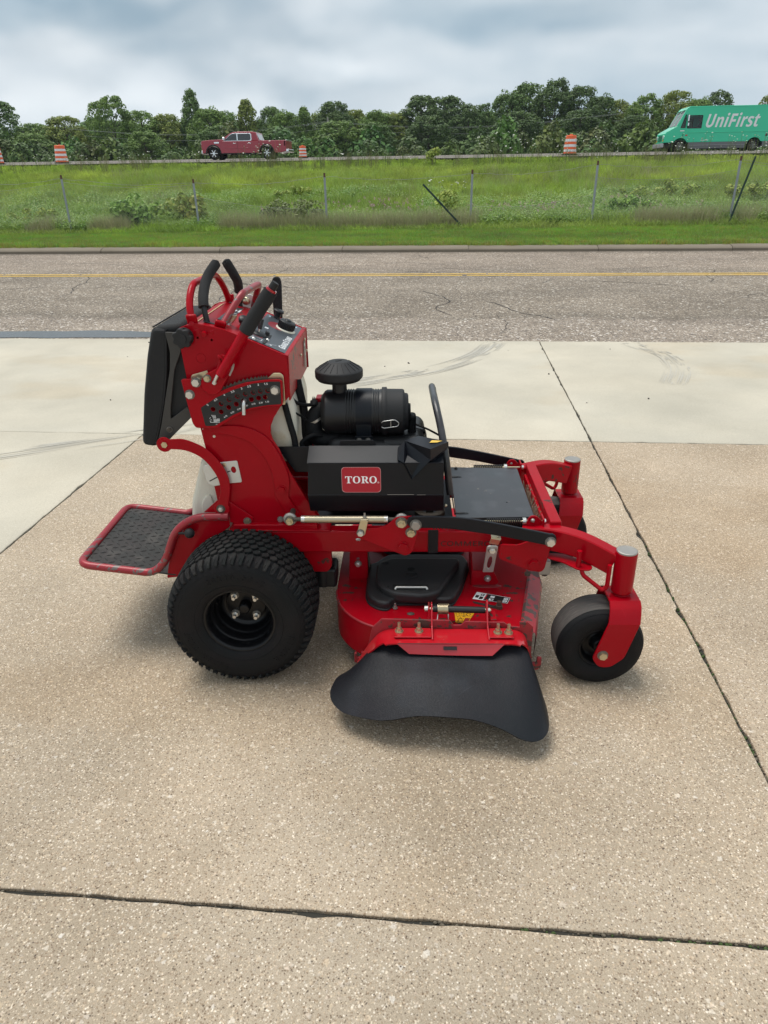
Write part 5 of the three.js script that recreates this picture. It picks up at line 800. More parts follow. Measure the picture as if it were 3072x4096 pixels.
    P('pillow_block', rbox(0.040, 0.055, 0.05, 0.004, [1.056, 0.370, 0.290]), M.steel, lift); for (const x of [1.0, 1.06]) P('block_nut', T(new THREE.CylinderGeometry(0.011, 0.011, 0.010, 6), [x, 0.340, 0.30]), M.darkSteel, lift);
  } else { bolt([1.058, 0.503, -0.353], 0.0155, -1, { par: lift }); bolt([0.601, 0.567, -0.353], 0.0155, -1, { par: lift }); }
  // return spring beside the foot plate
  const sp = []; const cyl = (t) => [lerp(0.852, 0.972, t), 0.526, 0.256 * s]; const n = 16, poly = []; for (let i = 0; i <= n * 9; i++) { const a = i / 9 * 2 * Math.PI, [x, y, z] = cyl(i / (n * 9)); poly.push(new THREE.Vector3(x, y + Math.cos(a) * 0.010, z + Math.sin(a) * 0.010)); }
  P('return_spring', tubePoly(poly, 0.0024, 6), M.plasticMatte, lift);
  P('spring_rod', rod([0.84, 0.526, 0.256 * s], [1.046, 0.526, 0.256 * s], 0.0038), M.yzinc, lift); P('spring_nut', T(new THREE.CylinderGeometry(0.014, 0.014, 0.012, 6), [0.982, 0.526, 0.256 * s], [0, 0, Math.PI / 2]), M.zinc, lift);
  P('spring_bracket', [plate(rounded([[0.988, 0.485], [0.988, 0.538], [1.000, 0.555], [1.020, 0.555], [1.044, 0.530], [1.044, 0.485]], 0.008), s > 0 ? 0.268 : -0.274, 0.006), rbox(0.006, 0.055, 0.05, 0.002, [1.044, 0.520, 0.262 * s])], M.red, lift); P('spring_end_nut', T(new THREE.CylinderGeometry(0.009, 0.009, 0.010, 6), [1.052, 0.526, 0.256 * s], [0, 0, Math.PI / 2]), M.zinc, lift);
  P('bracket_pin', T(new THREE.SphereGeometry(0.008, 12, 8), [1.008, 0.538, 0.274 * s]), M.steel, lift);
}
{ const n = 20, poly = []; for (let i = 0; i <= n * 8; i++) { const a = i / 8 * 2 * Math.PI; poly.push(new THREE.Vector3(lerp(0.66, 0.86, i / (n * 8)), 0.527 + Math.cos(a) * 0.008, 0.300 + Math.sin(a) * 0.008)); } P('long_spring', tubePoly(poly, 0.0020, 6), M.darkSteel, lift); }
// ---- cutting deck
const deck = group('cutting_deck', mower);
const DT = 0.238, DB = 0.098;
{
  const near = []; for (let k = 0; k <= 22; k++) { const a = lerp(Math.PI * 1.0, Math.PI * 0.535, k / 22); near.push([0.575 + Math.cos(a) * 0.262, 0.245 + Math.sin(a) * 0.262]); }
  const ol = [[0.315, -0.2], [0.312, 0.18], ...near, [0.60, 0.500], [0.952, 0.500], [0.955, 0.478], [1.036, 0.140], [1.036, -0.20]];
  const far = []; for (let k = 0; k <= 14; k++) { const a = lerp(0, -Math.PI, k / 14); far.push([0.675 + Math.cos(a) * 0.36, -0.22 + Math.sin(a) * 0.27]); }
  const outline = [...ol, ...far];
  P('deck_top', slabPlate(outline, DT - 0.006, 0.006, { bev: 0.002 }), M.redWorn, deck);
  // skirt, open at the discharge side
  const wallPts = [...ol.slice(0, 25), ], w2 = [[0.952, 0.500], [0.955, 0.478], [1.036, 0.140], [1.036, -0.20], ...far, [0.315, -0.2]];
  const wall = (pts) => { const gs = []; for (let i = 0; i < pts.length - 1; i++) { const a = pts[i], b = pts[i + 1]; gs.push([a, b]); } const pos = [], idx = [], uv = []; let s = 0; pts.forEach(([x, z], i) => { if (i) s += Math.hypot(x - pts[i - 1][0], z - pts[i - 1][1]); const fl = 1; pos.push(x, DT - 0.002, z, x, DB, z); uv.push(s, 0.2, s, 0.05); }); for (let i = 0; i < pts.length - 1; i++) { const a = i * 2; idx.push(a, a + 1, a + 2, a + 2, a + 1, a + 3); } const g = new THREE.BufferGeometry(); g.setAttribute('position', new THREE.Float32BufferAttribute(pos, 3)); g.setAttribute('uv', new THREE.Float32BufferAttribute(uv, 2)); g.setIndex(idx); g.computeVertexNormals(); return g; };
  const redW2 = M.redWorn.clone(); redW2.side = THREE.DoubleSide;
  P('deck_skirt', wall(wallPts), redW2, deck); P('deck_skirt', wall(w2), redW2, deck);
  P('rim_lip', pipe(near.map(([x, z]) => [x, DT - 0.003, z]), 0.004, 0.01, 8), M.redScuff, deck);
  // slanting reinforced leading edge
  P('leading_edge', [boxUV(toCreasedNormals(gridSurf((u, v) => { const t = v, x0 = lerp(0.952, 1.034, u), z0 = lerp(0.490, 0.135, u); return [[x0, DT + 0.004, z0], [x0 + 0.008, DT + 0.008, z0 + 0.002], [x0 + 0.05, DT - 0.012, z0 + 0.012], [x0 + 0.056, DT - 0.03, z0 + 0.014], [x0 + 0.05, DB - 0.0, z0 + 0.012]][Math.round(t * 4)]; }, 12, 4), 0.3)), rbox(0.05, 0.13, 0.40, 0.004, [1.058, 0.165, -0.06])], M.redScuff, deck);
  // spindles and blades below
  for (const z of [0.245, -0.22]) { P('blade', rbox(0.45, 0.006, 0.055, 0.001, [0.64, 0.115, z], [0, 0.6, 0]), M.darkSteel, deck); P('spindle_housing', lathe([[0.02, 0.11], [0.05, 0.13], [0.06, 0.235]], 20).translate(0.62, 0, z), M.darkSteel, deck); }
}
// moulded belt covers
for (const s of [1, -1]) {
  const cv = group('belt_cover', deck); const fz = (z) => s > 0 ? z : -z;
  const base = [[0.425, 0.108], [0.424, 0.300], [0.436, 0.345], [0.470, 0.378], [0.505, 0.388], [0.527, 0.350], [0.66, 0.347], [0.70, 0.362], [0.736, 0.350], [0.772, 0.258], [0.812, 0.090], [0.792, 0.026], [0.50, 0.026], [0.448, 0.096]].map(([x, z]) => [x, fz(z)]);
  const top = [[0.458, 0.155], [0.458, 0.285], [0.478, 0.335], [0.525, 0.372], [0.630, 0.388], [0.684, 0.366], [0.735, 0.240], [0.772, 0.155], [0.772, 0.115], [0.511, 0.115]].map(([x, z]) => [x, fz(z - 0.012)]);
  const sl = (pts, y, h, b, r) => { const g = new THREE.ExtrudeGeometry(shapeOf(rounded(pts.map(([x, z]) => [x, -z]), r, 4)), { depth: h - b, bevelEnabled: true, bevelThickness: b, bevelSize: b, bevelOffset: -b, bevelSegments: 3 }); g.rotateX(-Math.PI / 2); g.translate(0, y, 0); return boxUV(g); };
  P('cover_skirt', sl(base, DT + 0.002, 0.032, 0.010, 0.022), M.cover, cv);
  P('cover_top', sl(top, DT + 0.030, 0.030, 0.012, 0.025), M.cover, cv);
  P('cover_flange', sl(base.map(([x, z]) => [lerp(0.61, x, 1.02), lerp(fz(0.2), z, 1.03)]), DT + 0.001, 0.006, 0.002, 0.02), M.cover, cv);
  const dk = std([0.004, 0.004, 0.004], 0.8);
  P('cover_window', slabPlate(rounded([[0.521, 0.318], [0.648, 0.318], [0.648, 0.354], [0.521, 0.354]].map(([x, z]) => [x, fz(z - 0.010)]), 0.003), DT + 0.0600, 0.0008, { bev: 0 }), dk, cv);
  P('cover_handle', pipe([[0.530, DT + 0.0600, fz(0.340)], [0.533, DT + 0.066, fz(0.335)], [0.641, DT + 0.066, fz(0.335)], [0.644, DT + 0.0600, fz(0.340)]], 0.0042, 0.008, 10), std([0.62, 0.60, 0.56], 0.35, 0.7), cv);
  P('cover_hole', [T(new THREE.CylinderGeometry(0.014, 0.014, 0.001, 24), [0.588, DT + 0.0605, fz(0.195)], [0, 0, 0], [1, 1, 0.75]), T(new THREE.CylinderGeometry(0.0045, 0.0045, 0.001, 14), [0.505, DT + 0.0605, fz(0.322)])], dk, cv);
  P('cover_emblem', [T(new THREE.TorusGeometry(0.024, 0.0011, 6, 32), [0.589, DT + 0.0604, fz(0.240)], [Math.PI / 2, 0, 0], [1, 0.72, 1]), rbox(0.036, 0.0014, 0.003, 0.0005, [0.589, DT + 0.0604, fz(0.240)], [0, 0.6, 0]), rbox(0.010, 0.0014, 0.022, 0.0005, [0.585, DT + 0.0604, fz(0.242)], [0, -0.3, 0]), T(new THREE.TorusGeometry(0.012, 0.0009, 6, 24), [0.492, DT + 0.0604, fz(0.150)], [Math.PI / 2, 0, 0], [1, 0.5, 1])], M.plastic, cv);
  boltUp([0.530, DT + 0.002, fz(0.372)], 0.006, 0.02, M.steel, cv, 'cover_stud');
}
// hangers
{
  const rh = group('rear_hanger', deck); P('hanger_plate', plate(rounded([[0.352, DT], [0.424, DT], [0.424, 0.352], [0.412, 0.362], [0.366, 0.362], [0.358, 0.352]], 0.005), 0.160, 0.006, { holes: [circleHole(0.3885, 0.325, 0.006)] }), M.red, rh); P('hanger_side', plate([[-0.16, DT], [-0.10, DT], [-0.10, 0.34], [-0.16, 0.362]], 0, 0.006).rotateY(Math.PI / 2).translate(0.418, 0, 0), M.red, rh); bolt([0.3885, 0.305, 0.166], 0.0105, 1, { par: rh, stud: 0.008 });
  P('hanger_link', rod([0.43, 0.27, 0.13], [0.415, 0.36, 0.10], 0.006), M.darkSteel, rh);
  const fh = group('front_hanger', deck); P('hanger_plate', plate(rounded([[0.814, DT], [0.904, DT], [0.914, 0.252], [0.892, 0.300], [0.814, 0.300]], 0.004), 0.204, 0.006), M.redWorn, fh); P('hanger_side', plate([[-0.21, DT], [-0.08, DT], [-0.08, 0.40], [-0.105, 0.40], [-0.135, 0.33], [-0.21, 0.300]], 0, 0.006).rotateY(Math.PI / 2).translate(0.812, 0, 0), M.redWorn, fh); bolt([0.872, 0.268, 0.210], 0.0105, 1, { par: fh, stud: 0.006 });
  P('hanger_weld', T(new THREE.SphereGeometry(1, 18, 8), [0.870, DT, 0.216], [0, 0, 0], [0.055, 0.003, 0.014]), M.redScuff, fh);
}
// deck labels, slot and stud
decal('deck_label', [[0.829, DT + 0.0016, 0.260], [0.946, DT + 0.0016, 0.300], [0.930, DT + 0.0016, 0.338], [0.808, DT + 0.0016, 0.308]], canvasTex(560, 180, (x, w, h) => { x.fillStyle = '#111214'; x.fillRect(0, 0, w, h); x.fillStyle = '#eef0f0'; x.fillRect(0, 0, 170, h); x.strokeStyle = '#eef0f0'; x.lineWidth = 12; x.strokeRect(0, 0, w, h); x.fillStyle = '#17181a'; x.fillRect(88, 24, 60, 46); x.fillRect(20, 70, 54, 64); x.fillRect(92, 90, 60, 66); x.fillStyle = '#eef0f0'; x.beginPath(); x.arc(116, 46, 14, 0, 7); x.fill(); x.fillRect(250, 30, 70, 44); x.fillRect(250, 96, 70, 60); x.fillRect(470, 24, 66, 58); x.fillRect(470, 96, 66, 60); x.fillStyle = '#17181a'; x.fillRect(264, 104, 40, 14); x.fillRect(282, 122, 30, 20); for (let i = 0; i < 4; i++) { x.fillRect(480 + (i % 2) * 26, 34 + (i >> 1) * 22, 16, 12); x.fillRect(474 + i * 14, 104, 6, 44); } x.fillStyle = '#b3162a'; x.fillRect(170, 20, 22, 110); }), deck);
decal('warning_label', [[0.738, DT + 0.0014, 0.395], [0.808, DT + 0.0014, 0.398], [0.780, DT + 0.0014, 0.460], [0.738, DT + 0.0014, 0.458]], canvasTex(220, 170, (x, w, h) => { x.fillStyle = '#e3a81c'; x.fillRect(0, 0, w, h); x.strokeStyle = '#1c1710'; x.lineWidth = 6; x.beginPath(); x.moveTo(20, 150); x.lineTo(60, 90); x.lineTo(100, 150); x.closePath(); x.stroke(); x.beginPath(); x.arc(150, 40, 22, 0, 7); x.moveTo(100, 10); x.lineTo(100, 80); x.stroke(); x.fillStyle = '#5a3a22'; for (let i = 0; i < 60; i++) x.fillRect((i * 71) % 220, (i * 43) % 170, 6 + (i % 5) * 3, 4 + (i % 3) * 3); x.fillStyle = '#8d2420'; x.fillRect(120, 95, 90, 70); }), deck);
P('adjust_slot', slabPlate(rounded([[0.806, 0.322], [0.812, 0.336], [0.890, 0.372], [0.905, 0.370], [0.900, 0.358]], 0.006), DT + 0.0004, 0.001, { bev: 0 }), std([0.02, 0.014, 0.012], 0.8), deck);
P('rusty_stud', [T(new THREE.CylinderGeometry(0.008, 0.008, 0.028, 10), [0.897, DT + 0.014, 0.366]), T(new THREE.CylinderGeometry(0.013, 0.013, 0.012, 6), [0.897, DT + 0.006, 0.366])], std([0.085, 0.042, 0.030], 0.85), deck);
P('grease_plug', T(new THREE.SphereGeometry(0.014, 16, 8), [0.585, DT, 0.405], [0, 0, 0], [1, 0.35, 0.7]), M.darkSteel, deck);
// standing plate along the discharge opening
P('chute_plate', plate([[0.435, 0.150], [0.449, 0.225], [0.456, 0.248], [0.486, 0.280], [0.715, 0.275], [0.728, 0.256], [0.753, 0.257], [0.767, 0.271], [0.895, 0.268], [0.915, 0.252], [0.950, 0.249], [0.948, 0.270], [0.975, 0.270], [0.995, 0.250], [0.996, 0.080], [0.965, 0.080], [0.960, 0.205], [0.52, 0.205], [0.475, 0.16], [0.46, 0.100], [0.42, 0.085]], 0.494, 0.006), M.redScuff, deck);
P('chute_hook', plate(rounded([[0.985, 0.128], [1.000, 0.128], [1.000, 0.100], [1.018, 0.100], [1.018, 0.122], [1.034, 0.122], [1.034, 0.082], [1.020, 0.070], [0.985, 0.078]], 0.005), 0.488, 0.010), M.redScuff, deck);
P('chute_hook', plate(rounded([[0.388, 0.125], [0.398, 0.125], [0.398, 0.105], [0.412, 0.105], [0.412, 0.128], [0.422, 0.128], [0.422, 0.085], [0.388, 0.085]], 0.004), 0.470, 0.010), M.redScuff, deck);
// ---- discharge chute: bright new bracket, hinge, rubber flap
const chute = group('discharge_chute', mower);
{
  const arch = smoothLine([[0.398, 0.104], [0.424, 0.152], [0.455, 0.200], [0.478, 0.226], [0.505, 0.239], [0.545, 0.2425], [0.70, 0.243], [0.88, 0.2425], [0.930, 0.240], [0.958, 0.229], [0.974, 0.208], [0.980, 0.170], [0.983, 0.112]], 60);
  const zf = (x, y) => { const side = y < 0.235; return side ? lerp(0.524, 0.570, sst(0.10, 0.236, y)) : 0.583; };
  P('chute_bracket', thickSurf((u, v) => { const p = arch[Math.round(u * 60)]; return [p[0], p[1] - v * 0.002, lerp(0.502, zf(p[0], p[1]), v)]; }, 60, 2, 0.005), M.redNew, chute);
  P('bracket_tab', thickSurf((u, v) => { const x0 = lerp(0.535, 0.892, u), x1 = lerp(0.578, 0.849, u); return [lerp(x0, x1, v), 0.241 - v * 0.034 - 0.002 * Math.sin(u * Math.PI), lerp(0.582, 0.594 + 0.008 * u, v)]; }, 24, 3, 0.005), M.redNew, chute);
  P('tab_slot', [rbox(0.044, 0.0012, 0.012, 0.0004, [0.712, 0.2275, 0.5905], [1.1, 0, 0]), rbox(0.34, 0.0012, 0.0018, 0.0004, [0.712, 0.2425, 0.586], [0.4, 0, 0])], std([0.02, 0.02, 0.022], 0.7), chute);
  for (const [x0, x1, xe] of [[0.528, 0.652, 0.655], [0.840, 0.922, 0.843]]) P('hinge_plate', slabPlate(rounded([[x0, 0.508], [x1, 0.508], [x1, 0.560], [x0, 0.560]], 0.006), 0.2455, 0.005), M.redNew, chute);
  P('hinge_ear', plate(rounded([[-0.570, 0.246], [-0.506, 0.246], [-0.450, 0.275], [-0.436, 0.30], [-0.444, 0.314], [-0.462, 0.316], [-0.480, 0.30], [-0.515, 0.262]], 0.005), 0, 0.005).rotateY(Math.PI / 2).translate(0.652, 0, 0), M.redNew, chute);
  P('hinge_ear', plate(rounded([[-0.570, 0.246], [-0.506, 0.246], [-0.452, 0.275], [-0.440, 0.31], [-0.452, 0.33], [-0.468, 0.326], [-0.484, 0.30], [-0.515, 0.262]], 0.005), 0, 0.005).rotateY(Math.PI / 2).translate(0.838, 0, 0), M.redNew, chute);
  P('deck_ear', plate(rounded([[-0.494, DT], [-0.430, DT], [-0.436, 0.305], [-0.448, 0.316], [-0.466, 0.312], [-0.494, 0.27]], 0.005), 0, 0.005).rotateY(Math.PI / 2).translate(0.643, 0, 0), M.redWorn, chute); P('deck_ear', plate(rounded([[-0.494, DT], [-0.43, DT], [-0.436, 0.275], [-0.494, 0.275]], 0.005), 0, 0.02).rotateY(Math.PI / 2).translate(0.852, 0, 0), M.redWorn, chute);
  P('hinge_sleeve', rod([0.660, 0.293, 0.456], [0.836, 0.288, 0.456], 0.0115, 20), M.plastic, chute);
  P('hinge_pin', rod([0.630, 0.293, 0.456], [0.856, 0.2875, 0.456], 0.0055, 12), M.yzinc, chute); P('hinge_nut', T(new THREE.CylinderGeometry(0.011, 0.011, 0.011, 6), [0.637, 0.293, 0.456], [0, 0, Math.PI / 2]), M.zinc, chute); P('hinge_nut', T(new THREE.CylinderGeometry(0.009, 0.009, 0.007, 6), [0.849, 0.288, 0.456], [0, 0, Math.PI / 2]), M.zinc, chute);
  const poly = []; for (let i = 0; i <= 9 * 14; i++) { const a = i / 14 * 2 * Math.PI; poly.push(new THREE.Vector3(lerp(0.676, 0.712, i / 126), 0.292 + Math.cos(a) * 0.0165, 0.456 + Math.sin(a) * 0.0165)); } P('hinge_spring', tubePoly(poly, 0.0022, 8), M.yzinc, chute);
  P('spring_leg', [pipe([[0.676, 0.276, 0.462], [0.674, 0.262, 0.478], [0.652, 0.258, 0.482], [0.650, 0.266, 0.478]], 0.0022, 0.006, 8), rod([0.711, 0.28, 0.468], [0.711, 0.250, 0.478], 0.0022, 8)], M.zinc, chute);
  for (const [x, z] of [[0.545, 0.528], [0.611, 0.528], [0.872, 0.534], [0.907, 0.536]]) boltUp([x, 0.2505, z], 0.0098, 0.034, M.yzinc, chute, 'chute_bolt');
  // rubber flap: arched at the bracket, flaring to two drooping lobes
  const top = smoothLine([[0.400, 0.098, 0.510], [0.428, 0.148, 0.520], [0.460, 0.196, 0.528], [0.500, 0.214, 0.535], [0.600, 0.208, 0.54], [0.710, 0.207, 0.54], [0.820, 0.208, 0.54], [0.925, 0.220, 0.54], [0.964, 0.214, 0.535], [0.976, 0.170, 0.525], [0.980, 0.105, 0.515]], 40);
  const rimP = smoothLine([[0.330, 0.088, 0.570], [0.316, 0.082, 0.628], [0.327, 0.078, 0.680], [0.364, 0.078, 0.728], [0.425, 0.085, 0.760], [0.500, 0.100, 0.790], [0.600, 0.122, 0.793], [0.690, 0.128, 0.805], [0.780, 0.120, 0.808], [0.860, 0.100, 0.824], [0.925, 0.076, 0.845], [0.975, 0.064, 0.833], [1.008, 0.062, 0.790], [1.020, 0.066, 0.720], [1.018, 0.074, 0.650], [1.002, 0.090, 0.565]], 40);
  P('rubber_flap', thickSurf((u, v) => { const a = top[Math.round(u * 40)], b = rimP[Math.round(u * 40)], bul = 0.024 * Math.sin(v * Math.PI) * Math.sqrt(v) * Math.sin(u * Math.PI) ** 0.8, w = v; return [lerp(a[0], b[0], w) - 0.0, lerp(a[1], b[1], w) + bul + (fbm(u * 5, v * 4, 3, 3) - 0.5) * 0.006 * v, lerp(a[2], b[2], w)]; }, 40, 26, 0.007), M.flap, chute);
}
sh(mower);

// ================================================================== PLANTS
function grassClump(n, h, spread, w, seed, lean = 0.5) {
  const r0 = mulberry(seed), pos = [], idx = [], nor = [];
  for (let i = 0; i < n; i++) {
    const a = r0() * 6.28, d = Math.sqrt(r0()) * spread, x = Math.cos(a) * d, z = Math.sin(a) * d, hh = h * (0.55 + 0.6 * r0()), la = r0() * 6.28, l = lean * hh * (0.2 + r0() * 0.8), fa = r0() * 3.14, dx = Math.cos(fa) * w / 2, dz = Math.sin(fa) * w / 2, lx = Math.cos(la) * l, lz = Math.sin(la) * l, b = pos.length / 3;
    pos.push(x - dx, -0.02, z - dz, x + dx, -0.02, z + dz, x - dx * 0.8 + lx * 0.35, hh * 0.55, z - dz * 0.8 + lz * 0.35, x + dx * 0.8 + lx * 0.35, hh * 0.55, z + dz * 0.8 + lz * 0.35, x + lx, hh * (1 - 0.25 * lean * r0()), z + lz);
    idx.push(b, b + 1, b + 2, b + 1, b + 3, b + 2, b + 2, b + 3, b + 4);
  }
  const g = new THREE.BufferGeometry(); g.setAttribute('position', new THREE.Float32BufferAttribute(pos, 3)); g.setIndex(idx); g.computeVertexNormals(); return g;
}
const leafMat = (o = {}) => phys([1, 1, 1], 0.9, 0, { side: THREE.DoubleSide, transmission: 0.38, thickness: 0, ...o });
const _o = new THREE.Object3D(), _c = new THREE.Color();
function scatter(name, label, category, geo, mat, n, place) {
  const im = new THREE.InstancedMesh(geo, mat, n); let k = 0, guard = 0;
  while (k < n && guard++ < n * 6) { const p = place(k); if (!p) continue; _o.position.set(p.x, p.y, p.z); _o.rotation.set(p.rx ?? 0, p.ry ?? R(0, 6.28), p.rz ?? 0); const s = p.s ?? 1; _o.scale.set(s, p.sy ?? s, s); _o.updateMatrix(); im.setMatrixAt(k, _o.matrix); im.setColorAt(k, _c.setRGB(...p.c)); k++; }
  im.count = k; im.name = numbered(name); im.userData = { label, category, kind: 'stuff' }; im.castShadow = im.receiveShadow = true; scene.add(im); return im;
}
// mown verge, ragged over the kerb
scatter('mown_grass', 'short bright green mown grass strip behind the kerb', 'grass', grassClump(22, 0.085, 0.11, 0.009, 3, 0.7), leafMat(), 62000, (k) => {
  const x = k < 40000 ? R(-19, 15) : (rnd() < 0.5 ? R(-48, -19) : R(15, 44)), z = -18.46 - R(0, 1) * (5.0 + (fbm(x * 0.6, 3, 1, 3) - 0.5) * 1.2), n = fbm(x * 0.7, z * 1.1, 4.4, 4), y = fbm(x * 3, z * 3, 1.4, 3), edge = z > -18.7 ? 0.75 + R(0, 0.5) : 1;
  const dry = clamp((y - 0.52) * 3) * 0.6 + (z > -18.85 ? 0.3 : 0); return { x, y: groundY(x, z) + 0.01, z, s: R(0.7, 1.35) * edge, sy: R(0.4, 1.6) * edge * (0.8 + n * 0.5), c: [lerp(0.26, 0.46, dry) * (0.6 + n * 0.8) * R(0.65, 1.3), lerp(0.40, 0.46, dry) * (0.6 + n * 0.8) * R(0.7, 1.25), lerp(0.045, 0.11, dry)] };
});
// rough grass on the embankment
const slopeTone = (x, z) => { const a = fbm(x * 0.22, z * 0.45, 7.7, 4), b = fbm(x * 1.1, z * 1.6, 2.7, 3), t = clamp((a - 0.34) * 2.4), q = clamp((b - 0.3) * 2); const up = sst(-27, -33, z); const j = R(0.6, 1.35); return [lerp(0.30, 0.52, t * 0.6 + up * 0.3) * (0.7 + q * 0.55) * j, lerp(0.46, 0.60, t * 0.5 + up * 0.3) * (0.7 + q * 0.55) * j, lerp(0.060, 0.105, t) * (0.75 + q * 0.4) * j]; };
scatter('meadow_grass', 'tall rough green grass covering the roadside embankment', 'grass', grassClump(18, 0.36, 0.20, 0.016, 5, 0.9), leafMat(), 88000, (k) => {
  const z = -22.9 - R(0, 1) * 15.6, w = 15 + (-z) * 0.35, x = k < 60000 ? R(-w * 1.05, w * 0.85) : (rnd() < 0.5 ? R(-60, -w * 1.05) : R(w * 0.85, 56)), tall = sst(-24, -23.2, z) * 0.35;
  const n = fbm(x * 0.5, z * 0.5, 3.1, 3); return { x, y: groundY(x, z), z, s: R(0.7, 1.25), sy: R(0.45, 1.35) * (0.55 + n * 0.8) * (1 - tall) * (z < -36.2 ? 0.55 : 1), rx: R(-0.15, 0.15), rz: R(-0.15, 0.15), c: slopeTone(x, z) };
});
scatter('tall_tufts', 'pale taller tufts of seeding grass standing out of the meadow', 'grass', grassClump(12, 0.62, 0.10, 0.012, 15, 0.6), leafMat(), 7000, () => { const z = -23.6 - R(0, 1) * 13.5, w = 15 + (-z) * 0.35, x = R(-w, w * 0.85); if (fbm(x * 0.6, z * 0.8, 5.5, 3) < 0.47) return null; const t = rnd(), j = R(0.85, 1.2); return { x, y: groundY(x, z), z, s: R(0.6, 1.15), sy: R(0.6, 1.1) * (z < -35 ? 0.6 : 1), c: [lerp(0.30, 0.50, t) * j, lerp(0.48, 0.58, t) * j, lerp(0.09, 0.17, t) * j] }; });
// dry stems and seed heads along the fence and scattered through the meadow
scatter('dry_weeds', 'tangled straw-coloured dry weeds along the foot of the wire fence', 'weeds', grassClump(11, 0.62, 0.16, 0.010, 8, 0.55), leafMat(), 5200, () => {
  const x = R(-18, 13), k = rnd(); const z = k < 0.75 ? -23.35 - Math.abs(R(-1, 1)) * R(0.1, 1.6) : R(-36, -25); const dens = fbm(x * 0.45, 2, z * 0.3, 3) + (x > 3 ? 0.10 : 0) + (x < -15 ? -0.05 : 0); if (dens < 0.44 + (k < 0.75 ? 0 : 0.12)) return null;
  const t = rnd(); return { x, y: groundY(x, z), z, s: R(0.6, 1.2), sy: R(0.5, 1.15), c: [lerp(0.28, 0.52, t), lerp(0.29, 0.48, t), lerp(0.14, 0.27, t)] };
});
// low leafy weeds: clumps of small broad leaves
function leafClump(n, rad, h, size, seed) {
  const r0 = mulberry(seed), pos = [], idx = [];
  for (let i = 0; i < n; i++) { const a = r0() * 6.28, d = Math.sqrt(r0()) * rad, y = h * (0.15 + 0.85 * r0() * (1 - 0.5 * d / rad)), s = size * (0.6 + 0.7 * r0()), f = r0() * 6.28, tilt = (r0() - 0.3) * 1.4, c = Math.cos(f), q = Math.sin(f), ct = Math.cos(tilt), st = Math.sin(tilt), x = Math.cos(a) * d, z = Math.sin(a) * d, b = pos.length / 3;
    const put = (u, v) => pos.push(x + (c * u * ct - q * v) * s, y + u * st * s, z + (q * u * ct + c * v) * s); put(0, 0); put(0.5, 0.32); put(1, 0); put(0.5, -0.32); idx.push(b, b + 1, b + 2, b, b + 2, b + 3); }
  const g = new THREE.BufferGeometry(); g.setAttribute('position', new THREE.Float32BufferAttribute(pos, 3)); g.setIndex(idx); g.computeVertexNormals(); return g;
}
scatter('leafy_weeds', 'low leafy green weeds in patches across the lower embankment', 'weeds', leafClump(80, 0.30, 0.42, 0.060, 12), leafMat(), 4200, () => {
  const x = R(-18, 14), z = -23.7 - R(0, 1) ** 1.4 * 7.5, n = fbm(x * 0.33, z * 0.6, 9.9, 4); if (n < 0.485) return null; const t = rnd();
  return { x, y: groundY(x, z) + 0.05, z, s: R(0.6, 1.25), c: [lerp(0.17, 0.36, t), lerp(0.33, 0.48, t), lerp(0.06, 0.11, t)] };
});
// pink blossoms
{
  const g = leafClump(20, 0.05, 0.14, 0.035, 21); const spots = [[-5.5, -25.6, 1.2], [-3.0, -26.6, 1.6], [-1.6, -26.3, 1.2], [1.9, -25.6, 1.4], [3.4, -25.2, 1.2], [5.9, -26.6, 1.0], [2.7, -25.0, 1.8], [-2.4, -25.4, 1.5], [7.0, -25.0, 1.0]];
  scatter('pink_wildflowers', 'scattered pink wildflower heads in the middle of the embankment', 'flowers', g, leafMat(), 190, () => { const [sx, sz, r] = spots[Math.floor(rnd() * spots.length)], x = sx + R(-r, r), z = sz + R(-0.8, 0.8), t = rnd(); return { x, y: groundY(x, z) + R(0.30, 0.52), z, s: R(0.6, 1.1), c: [lerp(0.40, 0.62, t), lerp(0.14, 0.30, t), lerp(0.30, 0.44, t)] }; });
}
